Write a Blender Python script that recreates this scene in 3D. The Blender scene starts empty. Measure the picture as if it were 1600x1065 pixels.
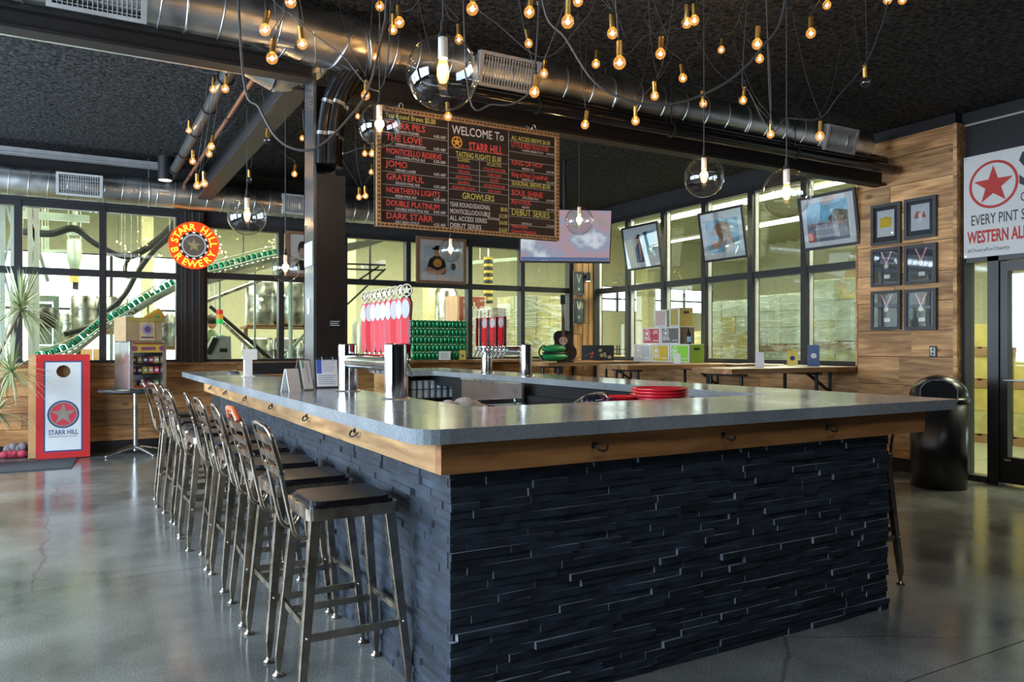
import bpy, math, random
from mathutils import Vector, Matrix
random.seed(7)
R = math.radians
PI = math.pi
COL = bpy.context.scene.collection
SC = bpy.context.scene

# ------------------------------------------------------------ camera, world, exposure
H = 1.38
TH = R(29.5); S_, C_ = math.sin(TH), math.cos(TH); F = 1200.0
cd = bpy.data.cameras.new('camera'); cam = bpy.data.objects.new('camera', cd); COL.objects.link(cam)
cam.location = (0, 0, H)
cam.rotation_euler = (R(90), 0, -TH)
cd.sensor_width = 36; cd.lens = F/1600*36; cd.shift_y = 7.5/1600
cd.clip_start = .05; cd.clip_end = 200
SC.camera = cam
SC.view_settings.view_transform = 'Standard'; SC.view_settings.look = 'None'
SC.view_settings.exposure = 0.0; SC.view_settings.gamma = 1
SC.view_settings.use_curve_mapping = False
wd = bpy.data.worlds.new('world'); SC.world = wd; wd.use_nodes = True
bg = wd.node_tree.nodes['Background']; bg.inputs[0].default_value = (.80, .90, 1, 1); bg.inputs[1].default_value = 5.5

def area(name, loc, rot, sx, sy, power, color=(1, 1, 1), portal=False):
    l = bpy.data.lights.new(name, 'AREA'); l.shape = 'RECTANGLE'; l.size = sx; l.size_y = sy
    l.energy = power; l.color = color
    if portal: l.cycles.is_portal = True
    o = bpy.data.objects.new(name, l); o.location = loc; o.rotation_euler = rot; COL.objects.link(o)
    return o
# brewery hall ceiling fixtures (rows of tubes, lit as long lamps)
HALL = [(-3, 14.5), (3, 14.5), (8.0, 16.5), (10.6, 4.0), (10.6, 9.0), (14, 13)]
for x, y in HALL:
    area('hall_light', (x, y, 4.75), (0, 0, 0), 3.2, 3.2, 640, (1, .95, .72))
# taproom windows on the left wall (outside the frame): real openings, portals for the daylight
WINL = [(1.0, 4.5), (5.3, 7.8), (8.2, 10.7)]
for y0, y1 in WINL:
    area('window_daylight', (-4.45, (y0+y1)/2, 2.0), (0, R(-90), 0), 2.4, y1-y0, 155*(y1-y0), (.66, .82, 1))

# unseen overhead area lights without fixtures, added to brighten the bar front
area('overhead_fill_light', (2.6, .3, 3.74), (0, 0, 0), 4.2, .8, 36, (.92, .96, 1))
area('overhead_fill_light', (-2.2, 1.6, 3.74), (0, 0, 0), .8, 3.0, 22, (.92, .96, 1))

# ------------------------------------------------------------ projection onto real planes
def kx(px): return (px-800)/F
def onY(px, Y):
    k = kx(px); d = Y/(C_-k*S_); return d*(S_+k*C_), d
def onX(px, X):
    k = kx(px); d = X/(S_+k*C_); return d*(C_-k*S_), d
def zat(py, d): return H+(540-py)*d/F
def at(px, py, d):
    k = kx(px); return Vector((d*(S_+k*C_), d*(C_-k*S_), zat(py, d)))
def PY(px, py, Y):
    X, d = onY(px, Y); return Vector((X, Y, zat(py, d)))
def PX(px, py, X):
    Y, d = onX(px, X); return Vector((X, Y, zat(py, d)))

# ------------------------------------------------------------ materials
MATS = {}
def nodes(name):
    m = bpy.data.materials.new(name); m.use_nodes = True; nt = m.node_tree
    return m, nt, nt.nodes, nt.links, nt.nodes['Principled BSDF']
def plain(name, col, rough=.5, metal=0, emis=0, spec=.5, coat=0, var=.12, vs=8, bump=0, bs=40, alpha=1):
    if name in MATS: return MATS[name]
    m, nt, N, L, b = nodes(name)
    b.inputs['Roughness'].default_value = rough; b.inputs['Metallic'].default_value = metal
    b.inputs['Specular IOR Level'].default_value = spec; b.inputs['Coat Weight'].default_value = coat
    geo = N.new('ShaderNodeNewGeometry')
    no = N.new('ShaderNodeTexNoise'); no.inputs['Scale'].default_value = vs; no.inputs['Detail'].default_value = 3
    L.new(geo.outputs['Position'], no.inputs['Vector'])
    mp = N.new('ShaderNodeMapRange'); mp.inputs[1].default_value = .3; mp.inputs[2].default_value = .7
    mp.inputs[3].default_value = 1-var; mp.inputs[4].default_value = 1+var
    L.new(no.outputs['Fac'], mp.inputs[0])
    hs = N.new('ShaderNodeHueSaturation'); hs.inputs['Color'].default_value = (*col, 1)
    L.new(mp.outputs[0], hs.inputs['Value']); L.new(hs.outputs[0], b.inputs['Base Color'])
    if emis:
        b.inputs['Emission Color'].default_value = (*col, 1); b.inputs['Emission Strength'].default_value = emis
    if bump:
        n2 = N.new('ShaderNodeTexNoise'); n2.inputs['Scale'].default_value = bs; n2.inputs['Detail'].default_value = 4
        L.new(geo.outputs['Position'], n2.inputs['Vector'])
        bp = N.new('ShaderNodeBump'); bp.inputs['Strength'].default_value = bump; bp.inputs['Distance'].default_value = .02
        L.new(n2.outputs['Fac'], bp.inputs['Height']); L.new(bp.outputs[0], b.inputs['Normal'])
    if alpha < 1: b.inputs['Alpha'].default_value = alpha
    MATS[name] = m; return m
def emit(name, col, s):
    if name in MATS: return MATS[name]
    m = bpy.data.materials.new(name); m.use_nodes = True; nt = m.node_tree; nt.nodes.clear()
    e = nt.nodes.new('ShaderNodeEmission'); e.inputs[0].default_value = (*col, 1); e.inputs[1].default_value = s
    o = nt.nodes.new('ShaderNodeOutputMaterial'); nt.links.new(e.outputs[0], o.inputs[0]); MATS[name] = m; return m
def glassy(name, tint=(1, 1, 1), ior=1.5, gain=1.0, rough=0, glow=None):
    if name in MATS: return MATS[name]
    m = bpy.data.materials.new(name); m.use_nodes = True; nt = m.node_tree; nt.nodes.clear(); N = nt.nodes; L = nt.links
    t = N.new('ShaderNodeBsdfTransparent'); t.inputs[0].default_value = (*tint, 1)
    g = N.new('ShaderNodeBsdfGlossy'); g.inputs['Roughness'].default_value = rough
    fr = N.new('ShaderNodeLayerWeight'); fr.inputs[0].default_value = .35
    pw = N.new('ShaderNodeMath'); pw.operation = 'POWER'; pw.inputs[1].default_value = 3.0
    L.new(fr.outputs['Facing'], pw.inputs[0])
    mu = N.new('ShaderNodeMath'); mu.operation = 'MULTIPLY_ADD'; mu.inputs[1].default_value = .8*gain; mu.inputs[2].default_value = .05*gain
    mu.use_clamp = True
    L.new(pw.outputs[0], mu.inputs[0])
    mx = N.new('ShaderNodeMixShader'); L.new(mu.outputs[0], mx.inputs[0]); L.new(t.outputs[0], mx.inputs[1]); L.new(g.outputs[0], mx.inputs[2])
    out = mx
    if glow:
        e = N.new('ShaderNodeEmission'); e.inputs[0].default_value = (*glow[:3], 1); e.inputs[1].default_value = glow[3]
        ad = N.new('ShaderNodeAddShader'); L.new(mx.outputs[0], ad.inputs[0]); L.new(e.outputs[0], ad.inputs[1]); out = ad
    o = N.new('ShaderNodeOutputMaterial'); L.new(out.outputs[0], o.inputs[0]); MATS[name] = m; return m
def wood(name, c1, c2, axis, rough=.6, ring=1.0, rnd=.3, knots=True):
    """procedural sawn wood, grain along world axis (0,1,2)"""
    m, nt, N, L, b = nodes(name)
    b.inputs['Roughness'].default_value = rough
    geo = N.new('ShaderNodeNewGeometry'); oi = N.new('ShaderNodeObjectInfo')
    rv = N.new('ShaderNodeMath'); rv.operation = 'MULTIPLY'; rv.inputs[1].default_value = 37; L.new(oi.outputs['Random'], rv.inputs[0])
    ad = N.new('ShaderNodeVectorMath'); ad.operation = 'ADD'; L.new(geo.outputs['Position'], ad.inputs[0]); L.new(rv.outputs[0], ad.inputs[1])
    mp = N.new('ShaderNodeMapping'); sc = [14, 14, 14]; sc[axis] = 1.3; mp.inputs['Scale'].default_value = sc
    L.new(ad.outputs[0], mp.inputs[0])
    n1 = N.new('ShaderNodeTexNoise'); n1.inputs['Scale'].default_value = 1.6*ring; n1.inputs['Detail'].default_value = 7; n1.inputs['Distortion'].default_value = .8
    L.new(mp.outputs[0], n1.inputs['Vector'])
    cr = N.new('ShaderNodeValToRGB'); cr.color_ramp.elements[0].position = .32; cr.color_ramp.elements[1].position = .68
    cr.color_ramp.elements[0].color = (*c1, 1); cr.color_ramp.elements[1].color = (*c2, 1); L.new(n1.outputs['Fac'], cr.inputs[0])
    # large stains
    n2 = N.new('ShaderNodeTexNoise'); n2.inputs['Scale'].default_value = 1.5; n2.inputs['Detail'].default_value = 3
    mp2 = N.new('ShaderNodeMapping'); s2 = [2.6, 2.6, 2.6]; s2[axis] = .7; mp2.inputs['Scale'].default_value = s2
    L.new(ad.outputs[0], mp2.inputs[0]); L.new(mp2.outputs[0], n2.inputs['Vector'])
    mr = N.new('ShaderNodeMapRange'); mr.inputs[1].default_value = .35; mr.inputs[2].default_value = .6; mr.inputs[3].default_value = .62; mr.inputs[4].default_value = 1.12
    L.new(n2.outputs['Fac'], mr.inputs[0])
    # per plank value
    m3 = N.new('ShaderNodeMapRange'); m3.inputs[3].default_value = 1-rnd; m3.inputs[4].default_value = 1+rnd*.6; L.new(oi.outputs['Random'], m3.inputs[0])
    mm = N.new('ShaderNodeMath'); mm.operation = 'MULTIPLY'; L.new(mr.outputs[0], mm.inputs[0]); L.new(m3.outputs[0], mm.inputs[1])
    last = mm
    if knots:
        vo = N.new('ShaderNodeTexVoronoi'); vo.inputs['Scale'].default_value = 1.0
        mp4 = N.new('ShaderNodeMapping'); s4 = [3.2, 3.2, 3.2]; s4[axis] = 1.6; mp4.inputs['Scale'].default_value = s4
        L.new(ad.outputs[0], mp4.inputs[0]); L.new(mp4.outputs[0], vo.inputs['Vector'])
        mk = N.new('ShaderNodeMapRange'); mk.inputs[1].default_value = .05; mk.inputs[2].default_value = .11; mk.inputs[3].default_value = .4; mk.inputs[4].default_value = 1
        L.new(vo.outputs['Distance'], mk.inputs[0])
        m5 = N.new('ShaderNodeMath'); m5.operation = 'MULTIPLY'; L.new(mm.outputs[0], m5.inputs[0]); L.new(mk.outputs[0], m5.inputs[1]); last = m5
    hs = N.new('ShaderNodeHueSaturation'); L.new(cr.outputs[0], hs.inputs['Color']); L.new(last.outputs[0], hs.inputs['Value'])
    L.new(hs.outputs[0], b.inputs['Base Color'])
    bp = N.new('ShaderNodeBump'); bp.inputs['Strength'].default_value = .25; bp.inputs['Distance'].default_value = .01
    L.new(n1.outputs['Fac'], bp.inputs['Height']); L.new(bp.outputs[0], b.inputs['Normal'])
    MATS[name] = m; return m
def concrete(name, c1, c2, r0, r1, speck=.5, cracks=False, bump=.05):
    m, nt, N, L, b = nodes(name)
    geo = N.new('ShaderNodeNewGeometry')
    n1 = N.new('ShaderNodeTexNoise'); n1.inputs['Scale'].default_value = 1.1; n1.inputs['Detail'].default_value = 8; n1.inputs['Roughness'].default_value = .62
    L.new(geo.outputs['Position'], n1.inputs['Vector'])
    cr = N.new('ShaderNodeValToRGB'); cr.color_ramp.elements[0].position = .35; cr.color_ramp.elements[1].position = .68
    cr.color_ramp.elements[0].color = (*c1, 1); cr.color_ramp.elements[1].color = (*c2, 1); L.new(n1.outputs['Fac'], cr.inputs[0])
    n2 = N.new('ShaderNodeTexNoise'); n2.inputs['Scale'].default_value = 130; n2.inputs['Detail'].default_value = 2
    L.new(geo.outputs['Position'], n2.inputs['Vector'])
    mr = N.new('ShaderNodeMapRange'); mr.inputs[1].default_value = .35; mr.inputs[2].default_value = .65; mr.inputs[3].default_value = 1-speck; mr.inputs[4].default_value = 1+speck
    L.new(n2.outputs['Fac'], mr.inputs[0])
    hs = N.new('ShaderNodeHueSaturation'); L.new(cr.outputs[0], hs.inputs['Color'])
    last = mr
    if cracks:
        nd = N.new('ShaderNodeTexNoise'); nd.inputs['Scale'].default_value = 3; nd.inputs['Detail'].default_value = 6
        L.new(geo.outputs['Position'], nd.inputs['Vector'])
        mxv = N.new('ShaderNodeMix'); mxv.data_type = 'VECTOR'; mxv.inputs[0].default_value = .12
        L.new(geo.outputs['Position'], mxv.inputs[4]); L.new(nd.outputs['Color'], mxv.inputs[5])
        vo = N.new('ShaderNodeTexVoronoi'); vo.feature = 'DISTANCE_TO_EDGE'; vo.inputs['Scale'].default_value = .38
        L.new(mxv.outputs[1], vo.inputs['Vector'])
        mk = N.new('ShaderNodeMapRange'); mk.inputs[1].default_value = 0.0; mk.inputs[2].default_value = .004; mk.inputs[3].default_value = .55; mk.inputs[4].default_value = 1
        L.new(vo.outputs['Distance'], mk.inputs[0])
        mu = N.new('ShaderNodeMath'); mu.operation = 'MULTIPLY'; L.new(mr.outputs[0], mu.inputs[0]); L.new(mk.outputs[0], mu.inputs[1]); last = mu
    L.new(last.outputs[0], hs.inputs['Value']); L.new(hs.outputs[0], b.inputs['Base Color'])
    rr = N.new('ShaderNodeMapRange'); rr.inputs[1].default_value = .3; rr.inputs[2].default_value = .7; rr.inputs[3].default_value = r0; rr.inputs[4].default_value = r1
    L.new(n1.outputs['Fac'], rr.inputs[0]); L.new(rr.outputs[0], b.inputs['Roughness'])
    bp = N.new('ShaderNodeBump'); bp.inputs['Strength'].default_value = bump; bp.inputs['Distance'].default_value = .004
    L.new(n2.outputs['Fac'], bp.inputs['Height']); L.new(bp.outputs[0], b.inputs['Normal'])
    MATS[name] = m; return m
def metalmat(name, col, rough, var=.25, scale=3, r2=None, aniso=0):
    m, nt, N, L, b = nodes(name)
    b.inputs['Metallic'].default_value = 1
    if aniso: b.inputs['Anisotropic'].default_value = aniso
    geo = N.new('ShaderNodeNewGeometry')
    n1 = N.new('ShaderNodeTexNoise'); n1.inputs['Scale'].default_value = scale; n1.inputs['Detail'].default_value = 6
    L.new(geo.outputs['Position'], n1.inputs['Vector'])
    mr = N.new('ShaderNodeMapRange'); mr.inputs[1].default_value = .3; mr.inputs[2].default_value = .7; mr.inputs[3].default_value = 1-var; mr.inputs[4].default_value = 1+var
    L.new(n1.outputs['Fac'], mr.inputs[0])
    hs = N.new('ShaderNodeHueSaturation'); hs.inputs['Color'].default_value = (*col, 1); L.new(mr.outputs[0], hs.inputs['Value'])
    L.new(hs.outputs[0], b.inputs['Base Color'])
    rr = N.new('ShaderNodeMapRange'); rr.inputs[1].default_value = .3; rr.inputs[2].default_value = .7; rr.inputs[3].default_value = rough; rr.inputs[4].default_value = r2 or rough*1.5
    L.new(n1.outputs['Fac'], rr.inputs[0]); L.new(rr.outputs[0], b.inputs['Roughness'])
    MATS[name] = m; return m
def slate(name):
    m, nt, N, L, b = nodes(name)
    geo = N.new('ShaderNodeNewGeometry'); oi = N.new('ShaderNodeObjectInfo')
    n1 = N.new('ShaderNodeTexNoise'); n1.inputs['Scale'].default_value = 9; n1.inputs['Detail'].default_value = 8
    mp = N.new('ShaderNodeMapping'); mp.inputs['Scale'].default_value = (1, 1, 3.5); L.new(geo.outputs['Position'], mp.inputs[0]); L.new(mp.outputs[0], n1.inputs['Vector'])
    cr = N.new('ShaderNodeValToRGB'); cr.color_ramp.elements[0].position = .3; cr.color_ramp.elements[1].position = .75
    cr.color_ramp.elements[0].color = (.006, .009, .014, 1); cr.color_ramp.elements[1].color = (.030, .046, .072, 1); L.new(n1.outputs['Fac'], cr.inputs[0])
    mr = N.new('ShaderNodeMapRange'); mr.inputs[3].default_value = .65; mr.inputs[4].default_value = 1.4; L.new(oi.outputs['Random'], mr.inputs[0])
    hs = N.new('ShaderNodeHueSaturation'); L.new(cr.outputs[0], hs.inputs['Color']); L.new(mr.outputs[0], hs.inputs['Value']); L.new(hs.outputs[0], b.inputs['Base Color'])
    b.inputs['Roughness'].default_value = .58
    bp = N.new('ShaderNodeBump'); bp.inputs['Strength'].default_value = .5; bp.inputs['Distance'].default_value = .006
    L.new(n1.outputs['Fac'], bp.inputs['Height']); L.new(bp.outputs[0], b.inputs['Normal'])
    MATS[name] = m; return m

M_floor = concrete('polished_concrete', (.10, .105, .10), (.26, .265, .25), .10, .24, .35, True)
M_top = concrete('bar_concrete', (.21, .24, .26), (.38, .41, .42), .10, .20, .14)
M_ceil = plain('black_acoustic_spray', (.034, .034, .034), .95, var=.9, vs=24, bump=1.0, bs=30, spec=.15)
M_blackwall = plain('black_wall_paint', (.018, .018, .02), .7, var=.1)
M_frame = plain('black_window_frame', (.018, .018, .019), .38, var=.1)
M_black = plain('black_plastic', (.014, .014, .015), .4, var=.1)
M_blackgloss = plain('black_gloss', (.012, .012, .013), .15, var=.1)
M_dark = plain('dark_void', (.012, .012, .013), .8)
M_galv = metalmat('galvanised_duct', (.62, .63, .62), .26, .25, 4, .45)
M_grille = plain('grille_grey', (.48, .48, .47), .5, metal=.3)
M_chrome = metalmat('polished_steel', (.82, .83, .84), .06, .05, 6, .12)
M_steel = metalmat('brushed_steel', (.62, .63, .65), .24, .1, 3, .34)
M_gun = metalmat('gunmetal_stool', (.42, .36, .29), .20, .3, 12, .36)
M_brass = metalmat('brass_socket', (.75, .45, .13), .3, .1, 10, .4)
M_planksX = wood('reclaimed_plank_back', (.26, .11, .035), (.60, .29, .095), 0, rnd=.25)
M_planksY = wood('reclaimed_plank_right', (.38, .18, .07), (.82, .47, .20), 1, rnd=.2)
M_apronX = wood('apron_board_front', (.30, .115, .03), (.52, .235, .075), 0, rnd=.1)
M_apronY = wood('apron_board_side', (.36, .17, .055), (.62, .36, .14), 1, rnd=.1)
M_table = wood('table_wood', (.25, .12, .05), (.50, .28, .13), 0, .35, rnd=.15, knots=False)
M_ledge = wood('ledge_wood', (.16, .065, .025), (.40, .19, .08), 1, .35, rnd=.15, knots=False)
M_colwood = wood('column_wood', (.28, .13, .04), (.58, .31, .11), 2, rnd=.2)
M_slate = slate('black_slate')
M_cush = plain('black_vinyl', (.014, .012, .015), .3, var=.1, spec=.3)
M_cable = plain('cable', (.05, .05, .05), .5)
M_pane = glassy('window_glass', (.97, 1, .95), gain=.9)
M_globe = glassy('globe_glass', (.96, .97, .97), gain=1.7)
M_bulbg = glassy('bulb_glass', (1, .97, .9), gain=.9, glow=(1, .42, .08, .38))
M_bulboff = glassy('bulb_glass_unlit', (.93, .93, .93), gain=1.2)
M_fil = emit('filament', (1, .52, .16), 110)
M_fil2 = emit('filament_large', (1, .58, .22), 48)
M_white = plain('white_paint', (.78, .79, .78), .45, var=.03)
M_paper = plain('white_paper', (.80, .80, .78), .6, var=.03)
M_hall = plain('hall_wall_cream', (.64, .64, .46), .8, var=.06)
M_hallceil = plain('hall_ceiling', (.54, .55, .38), .9, var=.06)
M_hfloor = plain('hall_floor', (.17, .18, .13), .25, var=.2, vs=2)
M_card = plain('cardboard', (.50, .34, .18), .8, var=.1)
M_ybox = plain('yellow_cardboard', (.52, .44, .14), .75, var=.15)
M_wrap = plain('stretch_wrap', (.50, .55, .45), .22, var=.35, vs=5, bump=.6, bs=9)
M_tube = emit('fluorescent_tube', (1, .98, .86), 7)
M_red = plain('red_paint', (.62, .03, .03), .35, var=.05)
M_tapred = plain('tap_red', (.66, .012, .02), .5, var=.04, spec=.25)
M_greyframe = plain('charcoal_frame', (.05, .052, .055), .5)
M_green = plain('green_can', (.02, .21, .08), .25, metal=.55, var=.3, vs=25)
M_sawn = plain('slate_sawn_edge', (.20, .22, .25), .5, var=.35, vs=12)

# ------------------------------------------------------------ mesh builder
class MB:
    def __init__(s): s.v = []; s.f = []; s.sm = []; s.mi = []; s.cur = 0
    def add(s, vs, fs, smooth=False):
        o = len(s.v); s.v += [tuple(v) for v in vs]
        for f in fs: s.f.append(tuple(i+o for i in f)); s.sm.append(smooth); s.mi.append(s.cur)
        return s
    def box(s, c, d, rot=None, taper=1):
        x, y, z = d[0]/2, d[1]/2, d[2]/2; t = taper
        vs = [Vector(p) for p in ((-x, -y, -z), (x, -y, -z), (x, y, -z), (-x, y, -z), (-x*t, -y*t, z), (x*t, -y*t, z), (x*t, y*t, z), (-x*t, y*t, z))]
        if rot is not None: vs = [rot @ v for v in vs]
        c = Vector(c); vs = [v+c for v in vs]
        return s.add(vs, [(0, 3, 2, 1), (4, 5, 6, 7), (0, 1, 5, 4), (1, 2, 6, 5), (2, 3, 7, 6), (3, 0, 4, 7)])
    def bb(s, x0, x1, y0, y1, z0, z1): return s.box(((x0+x1)/2, (y0+y1)/2, (z0+z1)/2), (abs(x1-x0), abs(y1-y0), abs(z1-z0)))
    def bar(s, p0, p1, w, h, up=(0, 0, 1)):
        p0, p1 = Vector(p0), Vector(p1); d = (p1-p0); l = d.length; d.normalize()
        up = Vector(up); sd = d.cross(up)
        if sd.length < 1e-4: sd = d.cross(Vector((1, 0, 0)))
        sd.normalize(); u = sd.cross(d).normalized()
        rot = Matrix((sd, d, u)).transposed()
        return s.box((p0+p1)/2, (w, l, h), rot)
    def cyl(s, p0, p1, r0, r1=None, n=16, cap=True, smooth=True):
        r1 = r0 if r1 is None else r1; p0, p1 = Vector(p0), Vector(p1); d = (p1-p0).normalized()
        a = Vector((0, 0, 1)) if abs(d.z) < .9 else Vector((1, 0, 0)); u = d.cross(a).normalized(); w = d.cross(u)
        v0 = [p0+(u*math.cos(2*PI*i/n)+w*math.sin(2*PI*i/n))*r0 for i in range(n)]
        v1 = [p1+(u*math.cos(2*PI*i/n)+w*math.sin(2*PI*i/n))*r1 for i in range(n)]
        s.add(v0+v1, [(i, (i+1) % n, n+(i+1) % n, n+i) for i in range(n)], smooth)
        if cap:
            if r0 > 1e-5: s.add(v0, [tuple(range(n))[::-1]])
            if r1 > 1e-5: s.add(v1, [tuple(range(n))])
        return s
    def tube(s, pts, r, n=8, cap=True, closed=False):
        pts = [Vector(p) for p in pts]; m = len(pts); rings = []; prev = None
        for i in range(m):
            if closed: d = pts[(i+1) % m]-pts[i-1]
            else: d = pts[min(i+1, m-1)]-pts[max(i-1, 0)]
            d.normalize()
            if prev is None:
                a = Vector((0, 0, 1)) if abs(d.z) < .9 else Vector((1, 0, 0)); u = d.cross(a).normalized()
            else:
                u = prev-d*prev.dot(d); u.normalize()
            prev = u; w = d.cross(u); rr = r[i] if isinstance(r, (list, tuple)) else r
            rings.append([pts[i]+(u*math.cos(2*PI*j/n)+w*math.sin(2*PI*j/n))*rr for j in range(n)])
        vs = [v for q in rings for v in q]; fs = []
        for i in range(m if closed else m-1):
            k = (i+1) % m
            for j in range(n): fs.append((i*n+j, i*n+(j+1) % n, k*n+(j+1) % n, k*n+j))
        s.add(vs, fs, True)
        if cap and not closed: s.add(rings[0], [tuple(range(n))[::-1]]); s.add(rings[-1], [tuple(range(n))])
        return s
    def lathe(s, prof, n=24, c=(0, 0, 0), smooth=True):
        c = Vector(c); vs = []; fs = []
        for r, z in prof:
            for i in range(n): vs.append(c+Vector((r*math.cos(2*PI*i/n), r*math.sin(2*PI*i/n), z)))
        for k in range(len(prof)-1):
            for i in range(n): fs.append((k*n+i, k*n+(i+1) % n, (k+1)*n+(i+1) % n, (k+1)*n+i))
        return s.add(vs, fs, smooth)
    def sphere(s, c, r, n=20, m=12, sc=(1, 1, 1)):
        c = Vector(c); vs = []; fs = []
        for k in range(m+1):
            t = PI*k/m; rr = max(math.sin(t), 1e-3)
            for i in range(n): vs.append(c+Vector((r*sc[0]*rr*math.cos(2*PI*i/n), r*sc[1]*rr*math.sin(2*PI*i/n), -r*sc[2]*math.cos(t))))
        for k in range(m):
            for i in range(n): fs.append((k*n+i, k*n+(i+1) % n, (k+1)*n+(i+1) % n, (k+1)*n+i))
        return s.add(vs, fs, True)
    def prism(s, poly, fr, t0, t1, cap=True):
        """poly: 2D points (ccw) in frame fr=(O,U,V,N), extruded from t0 to t1 along N"""
        O, U, V, N = fr; n = len(poly)
        a = [O+U*p[0]+V*p[1]+N*t0 for p in poly]; b = [O+U*p[0]+V*p[1]+N*t1 for p in poly]
        s.add(a+b, [(i, (i+1) % n, n+(i+1) % n, n+i) for i in range(n)])
        if cap: s.add(a, [tuple(range(n))[::-1]]); s.add(b, [tuple(range(n))])
        return s
    def flat(s, poly, fr, t=0):
        O, U, V, N = fr
        return s.add([O+U*p[0]+V*p[1]+N*t for p in poly], [tuple(range(len(poly)))])
    def text(s, body, fr, x, y, size, t=.001, align='LEFT', bold=0, sx=1.0, rot=0, shear=0):
        vs, fs, w = glyphs(body, bold, shear); O, U, V, N = fr
        off = {'LEFT': 0, 'CENTER': -w/2, 'RIGHT': -w}[align]; ca, sa = math.cos(rot), math.sin(rot)
        out = []
        for p in vs:
            a, b = (p[0]+off)*size*sx, p[1]*size
            out.append(O+U*(x+a*ca-b*sa)+V*(y+a*sa+b*ca)+N*t)
        return s.add(out, fs)
    def mat(s, i): s.cur = i; return s
    def build(s, name, m, parent=None, label=None, kind=None, world=True, bevel=0, mesh_only=False):
        me = bpy.data.meshes.new(name); vs = s.v
        if parent is not None and world:
            inv = parent.matrix_basis.inverted(); vs = [tuple(inv @ Vector(v)) for v in vs]
            if parent.parent is not None:
                inv = (parent.parent.matrix_basis @ parent.matrix_basis).inverted(); vs = [tuple(inv @ Vector(v)) for v in s.v]
        me.from_pydata(vs, [], s.f); me.polygons.foreach_set('use_smooth', s.sm)
        ms = m if isinstance(m, (list, tuple)) else [m]
        for q in ms: me.materials.append(q)
        if len(ms) > 1: me.polygons.foreach_set('material_index', s.mi)
        me.update()
        if mesh_only: return me
        o = bpy.data.objects.new(name, me); COL.objects.link(o)
        if parent is not None: o.parent = parent
        if label: o['label'] = label
        if kind: o['kind'] = kind
        if bevel:
            b = o.modifiers.new('bevel', 'BEVEL'); b.width = bevel; b.segments = 2; b.limit_method = 'ANGLE'; b.angle_limit = R(50)
        return o
GC = {}
def glyphs(body, bold=0, shear=0):
    key = (body, bold, shear)
    if key in GC: return GC[key]
    cu = bpy.data.curves.new('t', 'FONT'); cu.body = body; cu.size = 1; cu.resolution_u = 2; cu.fill_mode = 'FRONT'; cu.dimensions = '2D'
    cu.offset = bold; cu.shear = shear
    o = bpy.data.objects.new('t', cu); COL.objects.link(o)
    bpy.context.view_layer.update()
    dg = bpy.context.evaluated_depsgraph_get()
    me = bpy.data.meshes.new_from_object(o.evaluated_get(dg))
    vs = [tuple(v.co) for v in me.vertices]; fs = [tuple(p.vertices) for p in me.polygons]
    w = max([v[0] for v in vs] or [0])
    bpy.data.objects.remove(o); bpy.data.curves.remove(cu); bpy.data.meshes.remove(me)
    GC[key] = (vs, fs, w); return GC[key]

def thing(name, label, cat, loc=(0, 0, 0), rz=0, group=None):
    o = bpy.data.objects.new(name, None); COL.objects.link(o); o.empty_display_size = .1
    o.location = loc; o.rotation_euler = (0, 0, rz)
    o.matrix_basis = Matrix.Translation(Vector(loc)) @ Matrix.Rotation(rz, 4, 'Z')
    return tag(o, label, cat, group)
def tag(o, label, cat, group=None):
    o['label'] = label; o['category'] = cat
    if group: o['group'] = group
    return o
def setting(name, kind='structure'):
    o = bpy.data.objects.new(name, None); COL.objects.link(o); o['kind'] = kind; return o
def copy_tree(root, loc, rz, label, group=None):
    r = root.copy(); COL.objects.link(r); r.location = loc; r.rotation_euler = (0, 0, rz); r['label'] = label
    if group: r['group'] = group
    for ch in list(root.children):
        c = ch.copy(); COL.objects.link(c); c.parent = r
        for g in list(ch.children):
            e = g.copy(); COL.objects.link(e); e.parent = c
    return r
def circ(cx, cy, r, n=24, ry=None): return [(cx+r*math.cos(2*PI*i/n), cy+(ry or r)*math.sin(2*PI*i/n)) for i in range(n)]
def rect(x0, y0, x1, y1): return [(x0, y0), (x1, y0), (x1, y1), (x0, y1)]
def rrect(x0, y0, x1, y1, r, k=4):
    out = []
    for cx, cy, a in ((x1-r, y0+r, -90), (x1-r, y1-r, 0), (x0+r, y1-r, 90), (x0+r, y0+r, 180)):
        for i in range(k+1): t = R(a+90*i/k); out.append((cx+r*math.cos(t), cy+r*math.sin(t)))
    return out
def starp(cx, cy, r, ri=.4, n=5, a0=90):
    return [(cx+(r if i % 2 == 0 else r*ri)*math.cos(R(a0+180*i/n)), cy+(r if i % 2 == 0 else r*ri)*math.sin(R(a0+180*i/n))) for i in range(2*n)]
def starflat(mb, cx, cy, r, fr, t, ri=.4):
    p = starp(cx, cy, r, ri)
    for i in range(10): mb.flat([(cx, cy), p[i], p[(i+1) % 10]], fr, t)
def ring(mb, cx, cy, r0, r1, fr, t, n=32, a0=0, a1=360):
    for i in range(n):
        a, b = R(a0+(a1-a0)*i/n), R(a0+(a1-a0)*(i+1)/n)
        mb.flat([(cx+r1*math.cos(a), cy+r1*math.sin(a)), (cx+r1*math.cos(b), cy+r1*math.sin(b)), (cx+r0*math.cos(b), cy+r0*math.sin(b)), (cx+r0*math.cos(a), cy+r0*math.sin(a))], fr, t)
UX, UY, UZ = Vector((1, 0, 0)), Vector((0, 1, 0)), Vector((0, 0, 1))
def frame_faceY(x, y, z): return (Vector((x, y, z)), UX, UZ, -UY)        # faces the -Y side
def frame_faceX(x, y, z): return (Vector((x, y, z)), -UY, UZ, -UX)       # faces the -X side: u runs towards -Y
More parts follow.
